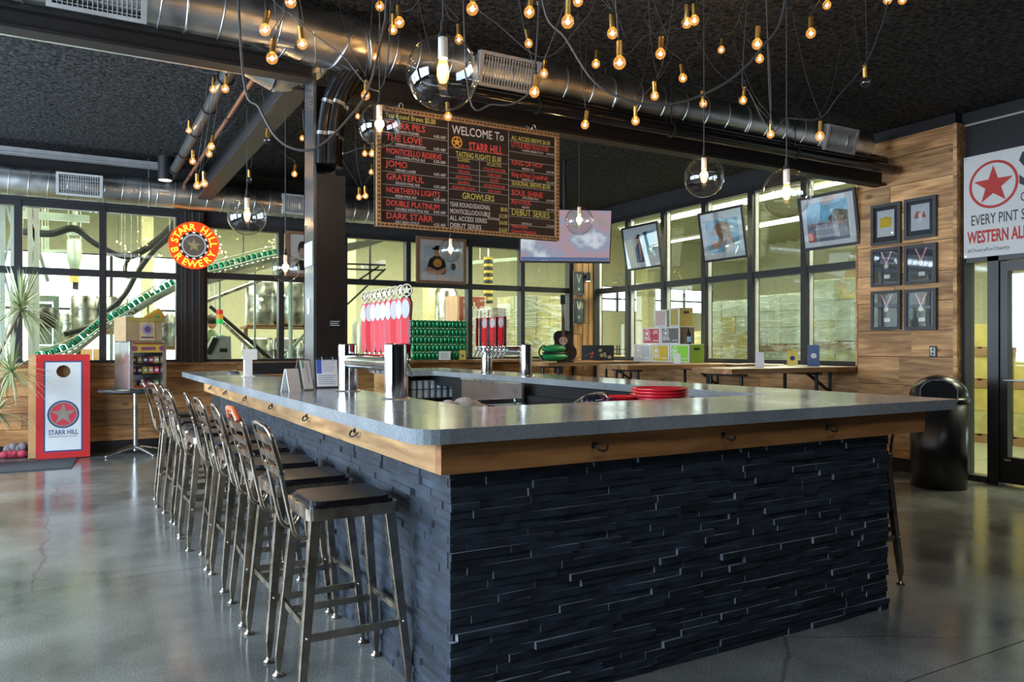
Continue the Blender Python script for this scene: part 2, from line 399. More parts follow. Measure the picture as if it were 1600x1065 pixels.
def bez(pts, n=8):
    """catmull-rom through pts"""
    P = [Vector(p) for p in pts]; P = [P[0]*2-P[1]]+P+[P[-1]*2-P[-2]]; out = []
    for i in range(1, len(P)-2):
        for k in range(n):
            t = k/n; a, b, c, d = P[i-1], P[i], P[i+1], P[i+2]
            out.append(.5*((2*b)+(-a+c)*t+(2*a-5*b+4*c-d)*t*t+(-a+3*b-3*c+d)*t**3))
    out.append(P[-2]); return out
# ============================================================ ROOM SHELL
YB, XR, XW, XD = 11.385, 8.14, 7.90, 8.05      # back glazing plane, right glazing plane, plank wall face, door wall face
ZC = 3.80; ZS = 1.15
YE, YJ = onX(1490, XW)[0], onX(1340, XW)[0]     # plank wall from YE to YJ
# floor slabs (saw-cut joints)
fl = setting('floor')
xs = [-10, -4.3, -1.6, 1.45, 4.35, 8.15, 12, 23]; ys = [-4.2, .2, 1.95, 5.3, 8.6, 11.45, 16, 24]
for i in range(len(xs)-1):
    for j in range(len(ys)-1):
        hall = xs[i] >= 8.1 or ys[j] >= 11.4
        g = .003
        MB().bb(xs[i]+g, xs[i+1]-g, ys[j]+g, ys[j+1]-g, -.1, 0).build('slab', M_hfloor if hall else M_floor, fl)
MB().bb(-10, 23, -4.2, 24, -.16, -.012).build('joint_bed', M_dark, fl)
ce = setting('ceiling')
MB().bb(-4.6, 8.3, -4.2, 11.5, ZC, ZC+.15).build('acoustic_layer', M_ceil, ce)
# hall ceiling with deck ribs
MB().bb(-10, 23, -4.2, 24, 5.3, 5.45).build('hall_deck', M_hallceil, ce)
rb = MB()
for k in range(26): rb.bb(-10, 8.2 if k < 0 else 23, 11.9+k*.5, 11.96+k*.5, 5.22, 5.3)
for k in range(28): rb.bb(8.7+k*.5, 8.76+k*.5, -4, 11.5, 5.22, 5.3)
rb.build('deck_rib', M_hallceil, ce, kind='stuff')
# outer hall walls; far wall with two big daylight openings
w = setting('wall_far')
Z3 = 5.3
def wall_y(root, Y0, Y1, x0, x1, z1, holes, m):
    """wall across X with rectangular holes (xa,xb,za,zb)"""
    xs_ = sorted({x0, x1} | {h[0] for h in holes} | {h[1] for h in holes})
    b = MB()
    for a, c in zip(xs_, xs_[1:]):
        hs = [h for h in holes if h[0] <= a+1e-6 and h[1] >= c-1e-6]
        if not hs: b.bb(a, c, Y0, Y1, 0, z1)
        else:
            h = hs[0]
            if h[2] > 0: b.bb(a, c, Y0, Y1, 0, h[2])
            if h[3] < z1: b.bb(a, c, Y0, Y1, h[3], z1)
    return b.build('wall_panel', m, root)
def wall_x(root, X0, X1, y0, y1, z1, holes, m):
    ys_ = sorted({y0, y1} | {h[0] for h in holes} | {h[1] for h in holes})
    b = MB()
    for a, c in zip(ys_, ys_[1:]):
        hs = [h for h in holes if h[0] <= a+1e-6 and h[1] >= c-1e-6]
        if not hs: b.bb(X0, X1, a, c, 0, z1)
        else:
            h = hs[0]
            if h[2] > 0: b.bb(X0, X1, a, c, 0, h[2])
            if h[3] < z1: b.bb(X0, X1, a, c, h[3], z1)
    return b.build('wall_panel', m, root)
wall_y(w, 22, 22.2, -10, 23, Z3, [(-4.2, 2.4, .9, 3.7), (15.6, 18.0, 2.6, 3.5), (18.5, 21.4, 2.6, 3.5), (15.6, 21.4, .4, 1.9)], M_hall)
for k, (a, b_, z0, z1) in enumerate([(-4.2, 2.4, .9, 3.7), (15.6, 18.0, 2.6, 3.5), (18.5, 21.4, 2.6, 3.5), (15.6, 21.4, .4, 1.9)]):
    wn = setting('window_%d' % (k+10)); n = max(2, int((b_-a)/1.6))
    for i in range(n+1):
        x = a+(b_-a)*i/n; MB().bb(x-.035, x+.035, 22.02, 22.1, z0, z1).build('mullion', M_greyframe, wn)
    for i in range(3):
        z = z0+(z1-z0)*i/2; MB().bb(a, b_, 22.03, 22.09, z-.03, z+.03).build('glazing_bar', M_greyframe, wn)
w = setting('wall_hall_left'); wall_x(w, -10.2, -10, -4.2, 22.2, Z3, [], M_hall)
w = setting('wall_hall_right'); wall_x(w, 23, 23.2, -4.2, 22.2, Z3, [(0, 3, 1, 3.4), (6, 9, 1, 3.4)], M_hall)
w = setting('wall_hall_front'); wall_y(w, -4.4, -4.2, -10, 23, Z3, [(12.5, 15.5, 0.9, 3.2)], M_hall)
# taproom walls
w = setting('wall_back')
XC0, XC1 = onY(279, YB)[0], onY(318, YB)[0]
XBE = onY(890, YB)[0]
wall_y(w, YB-.05, YB+.1, -4.5, XR+.15, Z3, [(-4.4, XC0, ZS, 3.19), (XC1, XBE, ZS, 3.08)], M_blackwall)
w2 = setting('wall_right')
YW1 = YB-.12
wall_x(w2, XR-.05, XR+.1, YJ, YB+.1, Z3, [(YJ, YW1, ZS, 3.56)], M_blackwall)
MB().bb(XW+.03, XR+.1, YE, YJ, 0, Z3).build('wall_core', M_blackwall, w2)
YS0 = onX(1513, XD)[0]; YD0 = onX(1556, XD)[0]; YD1 = YD0-1.05
wall_x(w2, XD, XD+.15, -4.2, YE, Z3, [(YD1-.25, YE-.035, 0, 2.28)], M_blackwall)
w3 = setting('wall_left')
wall_x(w3, -4.6, -4.5, -4.2, YB, ZC, [(a, b_, .85, 3.2) for a, b_ in WINL], M_blackwall)
for k, (a, b_) in enumerate(WINL):
    wn = setting('window_%d' % (k+20))
    for i in range(4): y = a+(b_-a)*i/3; MB().bb(-4.58, -4.5, y-.03, y+.03, .85, 3.2).build('mullion', M_frame, wn)
    for z in (.87, 1.8, 3.18): MB().bb(-4.57, -4.51, a, b_, z-.03, z+.03).build('glazing_bar', M_frame, wn)
w4 = setting('wall_front'); wall_y(w4, -4.3, -4.2, -4.6, 8.2, ZC, [], M_blackwall)
w5 = setting('wall_hall_side'); wall_x(w5, -4.75, -4.6, 11.5, 11.6, Z3, [], M_hall)

# planks of the low back wall
def planks_y(root, Y, x0, x1, zs, m, name='plank', L=(1.3, 2.6), th=.03):
    for i in range(len(zs)-1):
        x = x0-random.uniform(0, .8); first = True
        while x < x1:
            l = random.uniform(*L); a, b_ = max(x, x0), min(x+l, x1)
            if b_-a > .05:
                t = th+random.uniform(-.004, .004)
                MB().bb(a+.002, b_-.002, Y-t, Y, zs[i]+.003, zs[i+1]-.003).build(name, m, root)
            x += l
def planks_x(root, X, y0, y1, zs, m, name='plank', L=(1.3, 2.6), th=.03):
    for i in range(len(zs)-1):
        y = y0-random.uniform(0, .8)
        while y < y1:
            l = random.uniform(*L); a, b_ = max(y, y0), min(y+l, y1)
            if b_-a > .05:
                t = th+random.uniform(-.004, .004)
                MB().bb(X-t, X, a+.002, b_-.002, zs[i]+.003, zs[i+1]-.003).build(name, m, root)
            y += l
planks_y(w, YB-.05, -4.45, XBE, [.14, .34, .54, .745, .95, 1.12], M_planksX)
planks_x(w2, XR-.05, YJ, YB-.1, [.14, .45, .77, 1.08], M_planksY)
planks_x(w2, XW+.03, YE+.0, YJ, [.14, .47, .80, .95, 1.26, 1.546, 1.86, 2.17, 2.50, 2.84, 3.157, 3.47, 3.68], M_planksY, L=(.7, 1.5))
MB().bb(XW-.01, XR-.03, YE-.04, YE, 0, 3.68).build('plank', M_planksY, w2, label='dark end board')
MB().bb(XW-.004, XR, YJ, YJ+.025, ZS, 3.56).build('plank', M_planksY, w2)
t1 = setting('trim_1'); MB().bb(-4.45, XBE, YB-.16, YB-.05, 1.12, 1.155).build('sill_board', M_ledge, t1)
MB().bb(XC0+.02, XC0+.3, YB-.17, YB-.02, 1.155, 3.2).build('sill_board', M_frame, t1, label='black steel post')
for k in (.06, .15, .24): MB().bb(XC0+k, XC0+k+.012, YB-.185, YB-.17, 1.155, 3.2).build('post_rib', M_greyframe, t1)
b1 = setting('baseboard_back'); MB().bb(-4.45, XBE+.1, YB-.1, YB-.05, 0, .135).build('base_board', M_black, b1)
b2 = setting('baseboard_right'); MB().bb(XR-.09, XR-.05, YJ, YB, 0, .135).bb(XW-.02, XW+.02, YE, YJ, 0, .135).build('base_board', M_black, b2)

# glazing: windows of the back wall
def glaze_y(name, xs_, z0, zt, z1, Y, wv=.075):
    wn = setting(name)
    for x in xs_:
        MB().bb(x-wv/2, x+wv/2, Y-.07, Y+.07, z0, z1).build('mullion', M_frame, wn)
        MB().bb(x+wv/2, x+wv/2+.012, Y-.03, Y+.05, z0, z1).build('glazing_bead', M_grille, wn)
    for z, h in ((z0+.02, .05), (zt, .085), (z1-.03, .07)):
        MB().bb(xs_[0], xs_[-1], Y-.06, Y+.06, z-h/2, z+h/2).build('transom', M_frame, wn)
    for a, b_ in zip(xs_, xs_[1:]):
        MB().bb(a+.03, b_-.03, Y-.004, Y+.004, z0, zt).build('pane', M_pane, wn)
        MB().bb(a+.03, b_-.03, Y-.004, Y+.004, zt, z1).build('pane', M_pane, wn)
xa = [onY(p, YB)[0] for p in (28, 160)]
glaze_y('window_1', [-4.4, -3.4, -2.5, -1.58, xa[0], xa[1], XC0], ZS, 2.325, 3.19, YB)
glaze_y('window_2', [XC1]+[onY(p, YB)[0] for p in (438, 537, 636, 732, 814, 889)], ZS, 2.355, 3.08, YB)
wn = setting('window_3')
ysr = [onX(p, XR)[0] for p in (935, 985, 1041, 1105, 1178, 1262)]+[YJ+.02]
ysr[0] = min(ysr[0], YB-.15)
for i, y in enumerate(ysr):
    MB().bb(XR-.08, XR+.06, y-.045, y+.045, ZS, 3.56).build('mullion', M_frame, wn)
    MB().bb(XR-.03, XR+.03, y-.058, y-.046, ZS, 3.56).build('glazing_bead', M_grille, wn)
for z, h in ((ZS+.02, .05), (2.35, .09), (3.53, .07)):
    MB().bb(XR-.07, XR+.05, YJ, YB-.1, z-h/2, z+h/2).build('transom', M_frame, wn)
for a, b_ in zip(ysr, ysr[1:]):
    MB().bb(XR-.004, XR+.004, b_+.04, a-.04, ZS, 2.35).build('pane', M_pane, wn)
    MB().bb(XR-.004, XR+.004, b_+.04, a-.04, 2.35, 3.56).build('pane', M_pane, wn)
# wooden corner column between the two glazings
cw = setting('trim_2')
x0, x1 = XBE+.03, 8.03
n = 3
for i in range(3):
    a = x0+(x1-x0)*i/n; b_ = x0+(x1-x0)*(i+1)/n
    z = .14
    while z < 3.5:
        h = random.uniform(.3, .5) if i < 2 else 3.4
        MB().bb(a+.003, b_-.003, YB-.17-.01*i, YB-.06, z, min(z+h, 3.55)-.006).build('plank', M_colwood, cw); z += h
MB().bb(8.0, XR-.02, YB-.21, YB-.06, 0, 3.56).build('corner_post', M_frame, cw)

# door wall: sidelight and glass door
XF = XD-.02
s1 = setting('window_4')
ya, yb = 4.60, 4.36
MB().bb(XF-.05, XF+.1, ya-.01, ya+.065, 0, 2.3).build('jamb', M_frame, s1)
MB().bb(XF-.05, XF+.1, yb-.09, yb+.018, 0, 2.3).build('jamb', M_frame, s1)
MB().bb(XF-.05, XF+.1, yb, ya, 2.23, 2.3).build('head_rail', M_frame, s1)
MB().bb(XF-.05, XF+.1, yb, ya, 0, .06).build('sill_rail', M_frame, s1)
MB().bb(XF+.02, XF+.028, yb+.018, ya-.01, .05, 2.24).build('pane', M_pane, s1)
d1 = setting('door_1')
y1 = yb-.095; y0 = y1-.95
MB().bb(XF-.03, XF+.06, y1-.07, y1, .02, 2.22).build('stile', M_frame, d1)
MB().bb(XF-.03, XF+.06, y0, y0+.11, .02, 2.22).build('stile', M_frame, d1)
MB().bb(XF-.03, XF+.06, y0+.11, y1-.07, 2.12, 2.22).build('top_rail', M_frame, d1)
MB().bb(XF-.03, XF+.06, y0+.11, y1-.07, .02, .28).build('bottom_rail', M_frame, d1)
MB().bb(XF+.01, XF+.018, y0+.1, y1-.06, .27, 2.13).build('pane', M_pane, d1)
MB().tube([(XF-.09, y1-.07, 1.04), (XF-.09, y0+.05, 1.04)], .012).tube([(XF-.03, y1-.07, 1.04), (XF-.09, y1-.07, 1.04)], .009).build('push_bar', M_steel, d1)
MB().bb(XF-.034, XF-.03, y1-.1, y1-.04, .24, .26).build('door_label', M_grille, d1)
t3 = setting('trim_3'); MB().bb(XF-.05, XF+.1, y0-.12, y0, 0, 2.3).build('jamb', M_frame, t3); MB().bb(XF-.05, XF+.1, y0-.12, yb, 2.23, 2.3).build('head_rail', M_frame, t3)

# ============================================================ BAR
def offset_ring(poly, z0, z1, name, m, root, bevel=0):
    O = Vector((0, 0, 0))
    return MB().prism(poly, (O, UX, UY, UZ), z0, z1).build(name, m, root, bevel=bevel)
ZT, ZB = 1.088, 1.034
def fillet(pts, rad):
    out = []; n = len(pts)
    for i in range(n):
        p = Vector(pts[i]+(0,)); r = rad[i]
        if r == 0: out.append(pts[i]); continue
        a = (Vector(pts[i-1]+(0,))-p).normalized(); b_ = (Vector(pts[(i+1) % n]+(0,))-p).normalized()
        p0, p1 = p+a*r, p+b_*r
        for k in range(7):
            t = k/6; q = p0*(1-t)**2+p*2*t*(1-t)+p1*t*t; out.append((q.x, q.y))
    return out
outl = [(1.02, 2.456), (4.21, 2.456), (4.21, 9.34), (3.24, 9.34), (3.24, 8.2), (3.62, 8.2), (3.62, 3.27), (1.64, 3.27), (1.64, 9.34), (1.02, 9.34)]
ct = thing('bar_counter', 'polished grey concrete bar counter running around the black stone bar', 'counter', (1.02, 2.456, ZB))
offset_ring(fillet(outl, [.12, .04, .04, .03, .03, .08, .05, .14, .03, .03]), ZB, ZT, 'countertop', M_top, ct, bevel=.006)
bs = thing('bar', 'stacked black slate bar base with an orange-brown timber apron', 'bar', (1.18, 2.54, 0))
ZA = .922
core = MB().bb(1.20, 3.69, 2.56, 2.9, 0, ZA).bb(1.20, 1.55, 2.56, 7.72, 0, ZA).bb(3.60, 3.69, 2.56, 7.7, 0, ZA).bb(3.3, 4.0, 9.1, 9.2, 0, ZA).bb(4.0, 4.05, 7.7, 9.2, 0, ZA)
core.build('carcass', M_dark, bs)
MB().bb(1.17, 3.92, 2.9, 3.2, ZA, ZB-.002).bb(1.17, 1.6, 2.56, 8.35, ZA, ZB-.002).bb(3.66, 3.92, 3.2, 9.25, ZA, ZB-.002).build('top_packing', M_dark, bs)
MB().bb(1.125, 3.965, 2.50, 2.545, ZA-.003, ZB-.001).build('apron_board', M_apronX, bs)
MB().bb(1.125, 1.17, 2.547, 5.1, ZA-.003, ZB-.001).build('apron_board', M_apronY, bs)
MB().bb(1.125, 1.17, 5.104, 8.38, ZA-.003, ZB-.001).build('apron_board', M_apronY, bs)
MB().bb(3.925, 3.965, 2.547, 9.25, ZA-.003, ZB-.001).build('apron_board', M_apronY, bs)
MB().bb(1.50, 1.56, 8.5, 8.56, 0, ZB).bb(1.2, 1.5, 7.74, 8.4, 0, ZB-.1).build('counter_leg', M_dark, bs)
MB().bb(3.26, 3.30, 8.25, 9.3, 0, ZB-.002).build('end_panel', M_apronY, bs)
# slate strips : front face, left face, right end return
strips = []
rows = 31; rh = (ZA)/rows
for r in range(rows):
    x = 1.18-random.uniform(0, .15)
    while x < 3.71:
        l = random.choice([.16, .22, .30, .38, .46]); a, b_ = max(x, 1.18), min(x+l, 3.71)
        if 3.71-b_ < .06: b_ = 3.71; l = 9
        if b_-a > .03:
            strips.append(('f', a, b_, r, random.choice([.002, .004, .007, .012])+random.uniform(0, .003), random.uniform(-.006, .006)))
        x += l
    y = 2.56-random.uniform(0, .15)
    while y < 7.72:
        l = random.choice([.16, .22, .30, .38, .46]); a, b_ = max(y, 2.56), min(y+l, 7.72)
        if b_-a > .03: strips.append(('l', a, b_, r, random.uniform(.003, .009), random.uniform(-.003, .006)))
        y += l
def strip_geo(q):
    k, a, b_, r, t, w_ = q; z0 = r*rh+.001; z1 = (r+1)*rh-.001
    if k == 'f':
        y0 = 2.56-.012-t; ya_, yb_ = y0-w_*(b_-a)*4, y0+w_*(b_-a)*4
        ya_ = min(ya_, 2.553); yb_ = min(yb_, 2.553)
        vs = [(a, 2.57, z0), (b_, 2.57, z0), (b_, 2.57, z1), (a, 2.57, z1), (a+.0008, ya_, z0), (b_-.0008, yb_, z0), (b_-.0008, yb_+.001, z1), (a+.0008, ya_+.001, z1)]
        fs = [(4, 5, 6, 7), (7, 6, 2, 3), (0, 1, 5, 4), (4, 7, 3, 0), (5, 1, 2, 6)]
    else:
        x0 = 1.20-.012-t; xa_, xb_ = x0-w_*(b_-a)*4, x0+w_*(b_-a)*4
        xa_ = min(xa_, 1.193); xb_ = min(xb_, 1.193)
        vs = [(1.21, a, z0), (1.21, b_, z0), (1.21, b_, z1), (1.21, a, z1), (xa_, a+.0008, z0), (xb_, b_-.0008, z0), (xb_+.001, b_-.0008, z1), (xa_+.001, a+.0008, z1)]
        fs = [(7, 6, 5, 4), (3, 2, 6, 7), (4, 5, 1, 0), (0, 3, 7, 4), (6, 2, 1, 5)]
    return vs, fs
def app(q):
    k, a, b_, r, t, w_ = q
    if k == 'f': x, y = (a+b_)/2, 2.54
    else: x, y = 1.18, (a+b_)/2
    d = x*S_+y*C_; rr = abs(x*C_-y*S_)/d; z = r*rh
    vis = (H-z)*F/d < 525 and (x*C_-y*S_)/d > -.66
    nz = (y if k == 'f' else x)/math.hypot(x, y)
    return (b_-a)*nz/d if vis else 0
strips.sort(key=lambda q: -app(q))
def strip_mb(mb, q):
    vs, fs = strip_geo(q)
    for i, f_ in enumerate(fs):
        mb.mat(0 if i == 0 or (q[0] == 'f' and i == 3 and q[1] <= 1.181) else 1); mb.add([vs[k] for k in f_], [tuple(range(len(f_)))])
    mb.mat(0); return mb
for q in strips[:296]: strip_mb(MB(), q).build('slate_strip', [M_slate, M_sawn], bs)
mb = MB()
for q in strips[296:]: strip_mb(mb, q)
for r in range(rows):
    for y in (2.56,): mb.bb(3.69, 3.695+random.uniform(.004, .025), 2.56, 3.0, r*rh+.001, (r+1)*rh-.001)
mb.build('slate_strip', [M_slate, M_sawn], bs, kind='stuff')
# purse hooks under the counter
def hook(x, y, ax):
    b_ = MB(); pts = []
    for i in range(9):
        t = PI*i/8; u = (.03 if ax else .048)*math.cos(t); v = -.022*math.sin(t)
        pts.append((x+(u if ax else -.010-.02*math.sin(t)), y+(-.012-.015*math.sin(t) if ax else u), .985+v))
    b_.tube(pts, .0042, 6)
    if ax: b_.tube([(x-.03, y+.0, .985), (x-.03, y-.012, .985)], .004, 6).bb(x-.04, x-.02, y-.006, y, .975, .997)
    else: b_.tube([(x, y+.03, .985), (x-.012, y+.03, .985)], .004, 6).bb(x-.006, x, y+.02, y+.04, .975, .997)
    b_.build('purse_hook', M_black, bs)
for p in (331, 355, 386, 427, 482, 558): hook(1.125, onX(p, 1.125)[0], False)
for p in (937, 1137, 1298): hook(onY(p, 2.50)[0], 2.50, True)

# pillar through the counter
pl = thing('pillar', 'square black steel pillar rising through the bar counter', 'pillar', (1.59, 5.62, 0))
px0, px1, py0, py1 = 1.475, 1.71, 5.50, 5.77
PZ = zat(248, 5.5)
MB().bb(px0, px0+.02, py0, py1, ZT, 3.34).bb(px0, px1, py1-.02, py1, ZT, 3.34).bb(px1-.02, px1, py0+.1, py1, PZ, 3.34).build('steel_section', plain('pillar_steel', (.11, .12, .13), .22, metal=.6, var=.15), pl)
MB().bb(px0+.02, px1, py0, py0+.02, ZT, 2.62).bb(px1-.02, px1, py0+.02, py1-.02, ZT, 2.62).build('cover_plate', plain('pillar_plate', (.022, .016, .013), .3, var=.2), pl)
MB().bb(px0-.03, px1+.03, py0-.03, py1+.03, ZT, ZT+.006).build('base_flange', M_black, pl)

for p, q, w_, h_ in ((524, 505, .10, .05),):
    v = PY(p, q, py0-.002); fr = frame_faceY(v.x, py0-.003, v.z)
    g = MB().mat(0).prism(rect(-w_/2, -h_/2, w_/2, h_/2), fr, 0, .003); g.mat(1)
    for i, tx in enumerate(('EMPLOYEES', 'ONLY')): pass
    for i in range(3): g.flat(rect(-.04, .012-.014*i, .03-.01*(i % 2), .016-.014*i), fr, .0035)
    g.build('small_plate', [M_black, M_paper], pl)
# white notice on the pillar's left face
for (za, zb, ya_, yb_) in ((zat(415, 5.6), zat(378, 5.6), 5.53, 5.74), (zat(490, 5.6), zat(466, 5.6), 5.60, 5.66)):
    MB().bb(px0-.004, px0, ya_, yb_, za, zb).build('notice', M_paper, pl)
# black flexible hoses dropping into the pillar
for k, (dx, dy) in enumerate(((0, -.03), (.07, -.05), (.13, .03))):
    hz = thing('flexible_hose', ['leftmost', 'middle', 'rightmost'][k]+' of the fat shiny black hoses dropping into the pillar', 'hose', (1.55+dx, 5.5, PZ), group='hoses into the pillar')
    x = px0+.06+dx*.9; y = 5.52+dy
    pts = bez([(x, y, PZ-.03), (x+.01, y, PZ+.22), (x+.06, y-.03, PZ+.48), (x+.22, y-.06, PZ+.72), (x+.5, y-.06, PZ+.86), (x+.9, y, PZ+.92)], 8)
    pts = [Vector((p.x, p.y, min(p.z, 3.72))) for p in pts]
    MB().tube(pts, .048, 14).build('hose_body', M_blackgloss, hz)
    for q in (7, 14): c = pts[q]; d = (pts[q+1]-c).normalized(); MB().cyl(c-d*.012, c+d*.012, .052, n=14).build('hose_clamp', M_steel, hz)

# ============================================================ BEAMS, DUCTS
YBM = 5.50
be = thing('ceiling_beam', 'black steel beam crossing the room above the menu board', 'beam', (1, YBM, 3.2))
M_beam = plain('beam_black', (.02, .017, .016), .55, spec=.3)
MB().bb(1.72, XW, YBM-.07, YBM+.07, 3.175, 3.20).bb(1.72, XW, YBM-.01, YBM+.01, 3.20, 3.37).bb(1.72, XW, YBM-.07, YBM+.07, 3.37, 3.39).build('i_section', M_beam, be)
be = thing('ceiling_beam', 'black steel beam under the left duct, ending at the pillar', 'beam', (-1, YBM, 3.27))
MB().bb(-4.4, 1.46, YBM-.07, YBM+.07, 3.27, 3.29).bb(-4.4, 1.46, YBM-.01, YBM+.01, 3.29, 3.39).bb(-4.4, 1.46, YBM-.07, YBM+.07, 3.39, 3.405).build('i_section', M_beam, be)
be = thing('ceiling_beam', 'black steel beam running from the pillar top to the back wall', 'beam', (1.45, 8, 3.3))
MB().bb(1.36, 1.54, 5.8, YB-.1, 3.30, 3.32).bb(1.44, 1.46, 5.8, YB-.1, 3.32, 3.6).build('i_section', plain('beam_grey', (.035, .033, .033), .45, metal=.2), be)
for k, (x, z, r, m, lb) in enumerate(((1.05, 3.56, .055, plain('pipe_grey', (.07, .07, .07), .4, metal=.4), 'grey pipe under the ceiling left of the copper pipe'), (1.22, 3.5, .02, plain('pipe_copper', (.35, .14, .08), .35, metal=.6), 'thin copper pipe running back under the ceiling'))):
    p = thing('ceiling_pipe', lb, 'pipe', (x, 8, z))
    MB().cyl((x, 5.9, z), (x, YB-.3, z), r, n=14).build('pipe', m, p)
    for y in (6.6, 7.5, 8.4, 9.4, 10.3): MB().cyl((x, y-.015, z), (x, y+.015, z), r*1.25, n=14).build('pipe_clamp', M_black, p)
# black pipes beside the beam, right part
for k, (y, z, r) in enumerate(((5.25, 3.30, .055), (5.36, 3.42, .05))):
    p = thing('ceiling_pipe', ['lower', 'upper'][k]+' black pipe slung under the long duct at the right', 'pipe', (5, y, z))
    MB().cyl((2.2, y, z), (XW-.15, y, z), r, n=14).sphere((XW-.15, y, z), r, 14, 8).build('pipe', M_blackgloss, p)
    for x in (3.2, 4.6, 6.2): MB().cyl((x, y, z), (x, y, ZC), .006, n=6).cyl((x-.012, y, z), (x+.012, y, z), r*1.2, n=14).build('pipe_hanger', M_black, p)
p = thing('ceiling_rail', 'grey channel rail under the ceiling in front of the back duct', 'rail', (-1, 10.8, 3.72))
MB().bb(-4.4, 1.0, 10.66, 10.74, 3.63, 3.70).bb(-4.4, 1.0, 10.64, 10.76, 3.62, 3.635).build('channel', plain('rail_grey', (.33, .33, .33), .45, metal=.4), p)
for x in (-2.5, -.9): MB().cyl((x, 10.7, 3.7), (x, 10.7, ZC), .006, n=6).build('hanger_rod', M_steel, p)

def duct(name, label, X0, X1, Y, Z, r, grilles, seam=.28, hang=(), end=True, z_r=None):
    t = thing(name, label, 'duct', (X0, Y, Z))
    MB().cyl((X0, Y, Z), (X1, Y, Z), r, n=40).build('duct_body', M_galv, t)
    x = X0+seam*.5
    sm = MB()
    while x < X1-.05:
        tl = .02
        pts = [(x+tl*math.cos(a), Y+(r+.003)*math.sin(a), Z+(r+.003)*math.cos(a)) for a in [2*PI*i/28 for i in range(28)]]
        sm.tube(pts, .0055, 5, closed=True); x += seam
    sm.build('seam_ring', M_galv, t, kind='stuff')
    for (xa_, xb_, ang) in grilles:
        # register on the camera side of the duct, tilted by ang below horizontal
        n = Vector((0, -math.cos(ang), -math.sin(ang))); v = Vector((0, -math.sin(ang), math.cos(ang)))
        O = Vector(((xa_+xb_)/2, Y, Z))+n*(r*.93); L = (xb_-xa_)/2; h = r*.78
        fr = (O, UX, v, n)
        fm = MB()
        for a in (rect(-L, -h, L, -h+.025), rect(-L, h-.025, L, h), rect(-L, -h+.025, -L+.03, h-.025), rect(L-.03, -h+.025, L, h-.025)): fm.prism(a, fr, -.05, .022)
        g = fm.build('grille_frame', M_grille, t)
        MB().prism(rect(-L+.03, -h+.025, L-.03, h-.025), fr, -.03, -.02).build('grille_void', M_dark, g)
        sl = MB(); k = int((2*L-.06)/.025)
        for i in range(k+1): u = -L+.03+i*(2*L-.06)/k; sl.prism(rect(u-.0024, -h+.02, u+.0024, h-.02), fr, -.01, .016)
        kk = int(2*h/.036)
        for i in range(1, kk): vv = -h+i*2*h/kk; sl.prism(rect(-L+.03, vv-.0022, L-.03, vv+.0022), fr, .0, .012)
        sl.build('grille_blades', M_grille, g, kind='stuff')
    for x in hang:
        MB().cyl((x, Y, Z+r), (x, Y, ZC), .005, n=6).build('hanger_rod', M_steel, t)
        pts = [(x, Y+(r+.006)*math.sin(a), Z+(r+.006)*math.cos(a)) for a in [2*PI*i/28 for i in range(28)]]
        MB().tube(pts, .009, 5, closed=True).build('hanger_strap', M_steel, t)
    return t
YD = 5.42; ZD = 3.60
g1 = (onY(748, YD-.15)[0], onY(842, YD-.15)[0]); g2 = (onY(1290, YD-.15)[0], onY(1337, YD-.15)[0]); g0 = (onY(72, YD-.15)[0], onY(228, YD-.15)[0])
XE = onY(455, YD)[0]
duct('air_duct', 'long galvanised duct crossing above the menu board to the plank wall', XE, XW-.45, YD, ZD-.04, .165, [(g1[0], g1[1], R(14)), (g2[0], g2[1], R(14))], .26, (2.6, 4.0, 5.6, 7.0))
duct('air_duct', 'galvanised duct with a grille running off at the top left', -4.4, XE-.02, YD-.12, ZD-.035, .172, [(g0[0], g0[1], R(32))], .36, (-.5, .6))
# collar where the left duct widens into the long one
t = thing('duct_collar', 'wide banded duct collar joining the left duct to the long duct', 'duct', (XE, YD, ZD))
MB().cyl((XE-.25, YD-.1, ZD-.03), (XE+.05, YD-.03, ZD-.05), .172, .195, n=40).cyl((XE+.05, YD-.03, ZD-.05), (XE+.55, YD, ZD-.045), .195, .19, n=40).cyl((XE+.55, YD, ZD-.045), (XE+.75, YD, ZD-.04), .19, .168, n=40).build('collar_body', M_galv, t)
for x, tl in ((XE-.05, .06), (XE+.12, -.05), (XE+.33, .07), (XE+.52, -.04), (XE+.7, .02)):
    pts = [(x+tl*math.cos(a+.6), YD-.02+.199*math.sin(a), ZD-.045+.199*math.cos(a)) for a in [2*PI*i/28 for i in range(28)]]
    MB().tube(pts, .006, 5, closed=True).build('band', M_steel, t)
# second duct behind the beam, with elbow
t = thing('air_duct', 'lower duct half hidden behind the steel beam ending in an elbow', 'duct', (0, 5.85, 3.4))
MB().cyl((-4.4, 5.84, 3.50), (XE-.22, 5.84, 3.50), .14, n=32).cyl((XE-.22, 5.84, 3.50), (XE-.02, 5.84, 3.47), .14, .19, n=32).build('duct_body', M_galv, t)
el = []
for i in range(9): a = R(60*i/8); el.append((XE-.03+.3*math.sin(a), 5.84+.0*i, 3.47+.3*(1-math.cos(a))))
MB().tube(el, .19, 28).build('elbow', M_galv, t)
for i in (0, 3, 6):
    c = Vector(el[i]); d = (Vector(el[i+1])-c).normalized(); MB().cyl(c-d*.008, c+d*.008, .197, n=28).build('band', M_steel, t)
YK = 10.95
gk = [(onY(88, YK)[0], onY(160, YK)[0], R(5)), (onY(437, YK)[0], onY(520, YK)[0], R(5))]
duct('air_duct', 'galvanised duct along the back wall above the windows', -4.4, 5.3, YK, 3.36, .175, gk, .2, (-1.2, .8, 3))
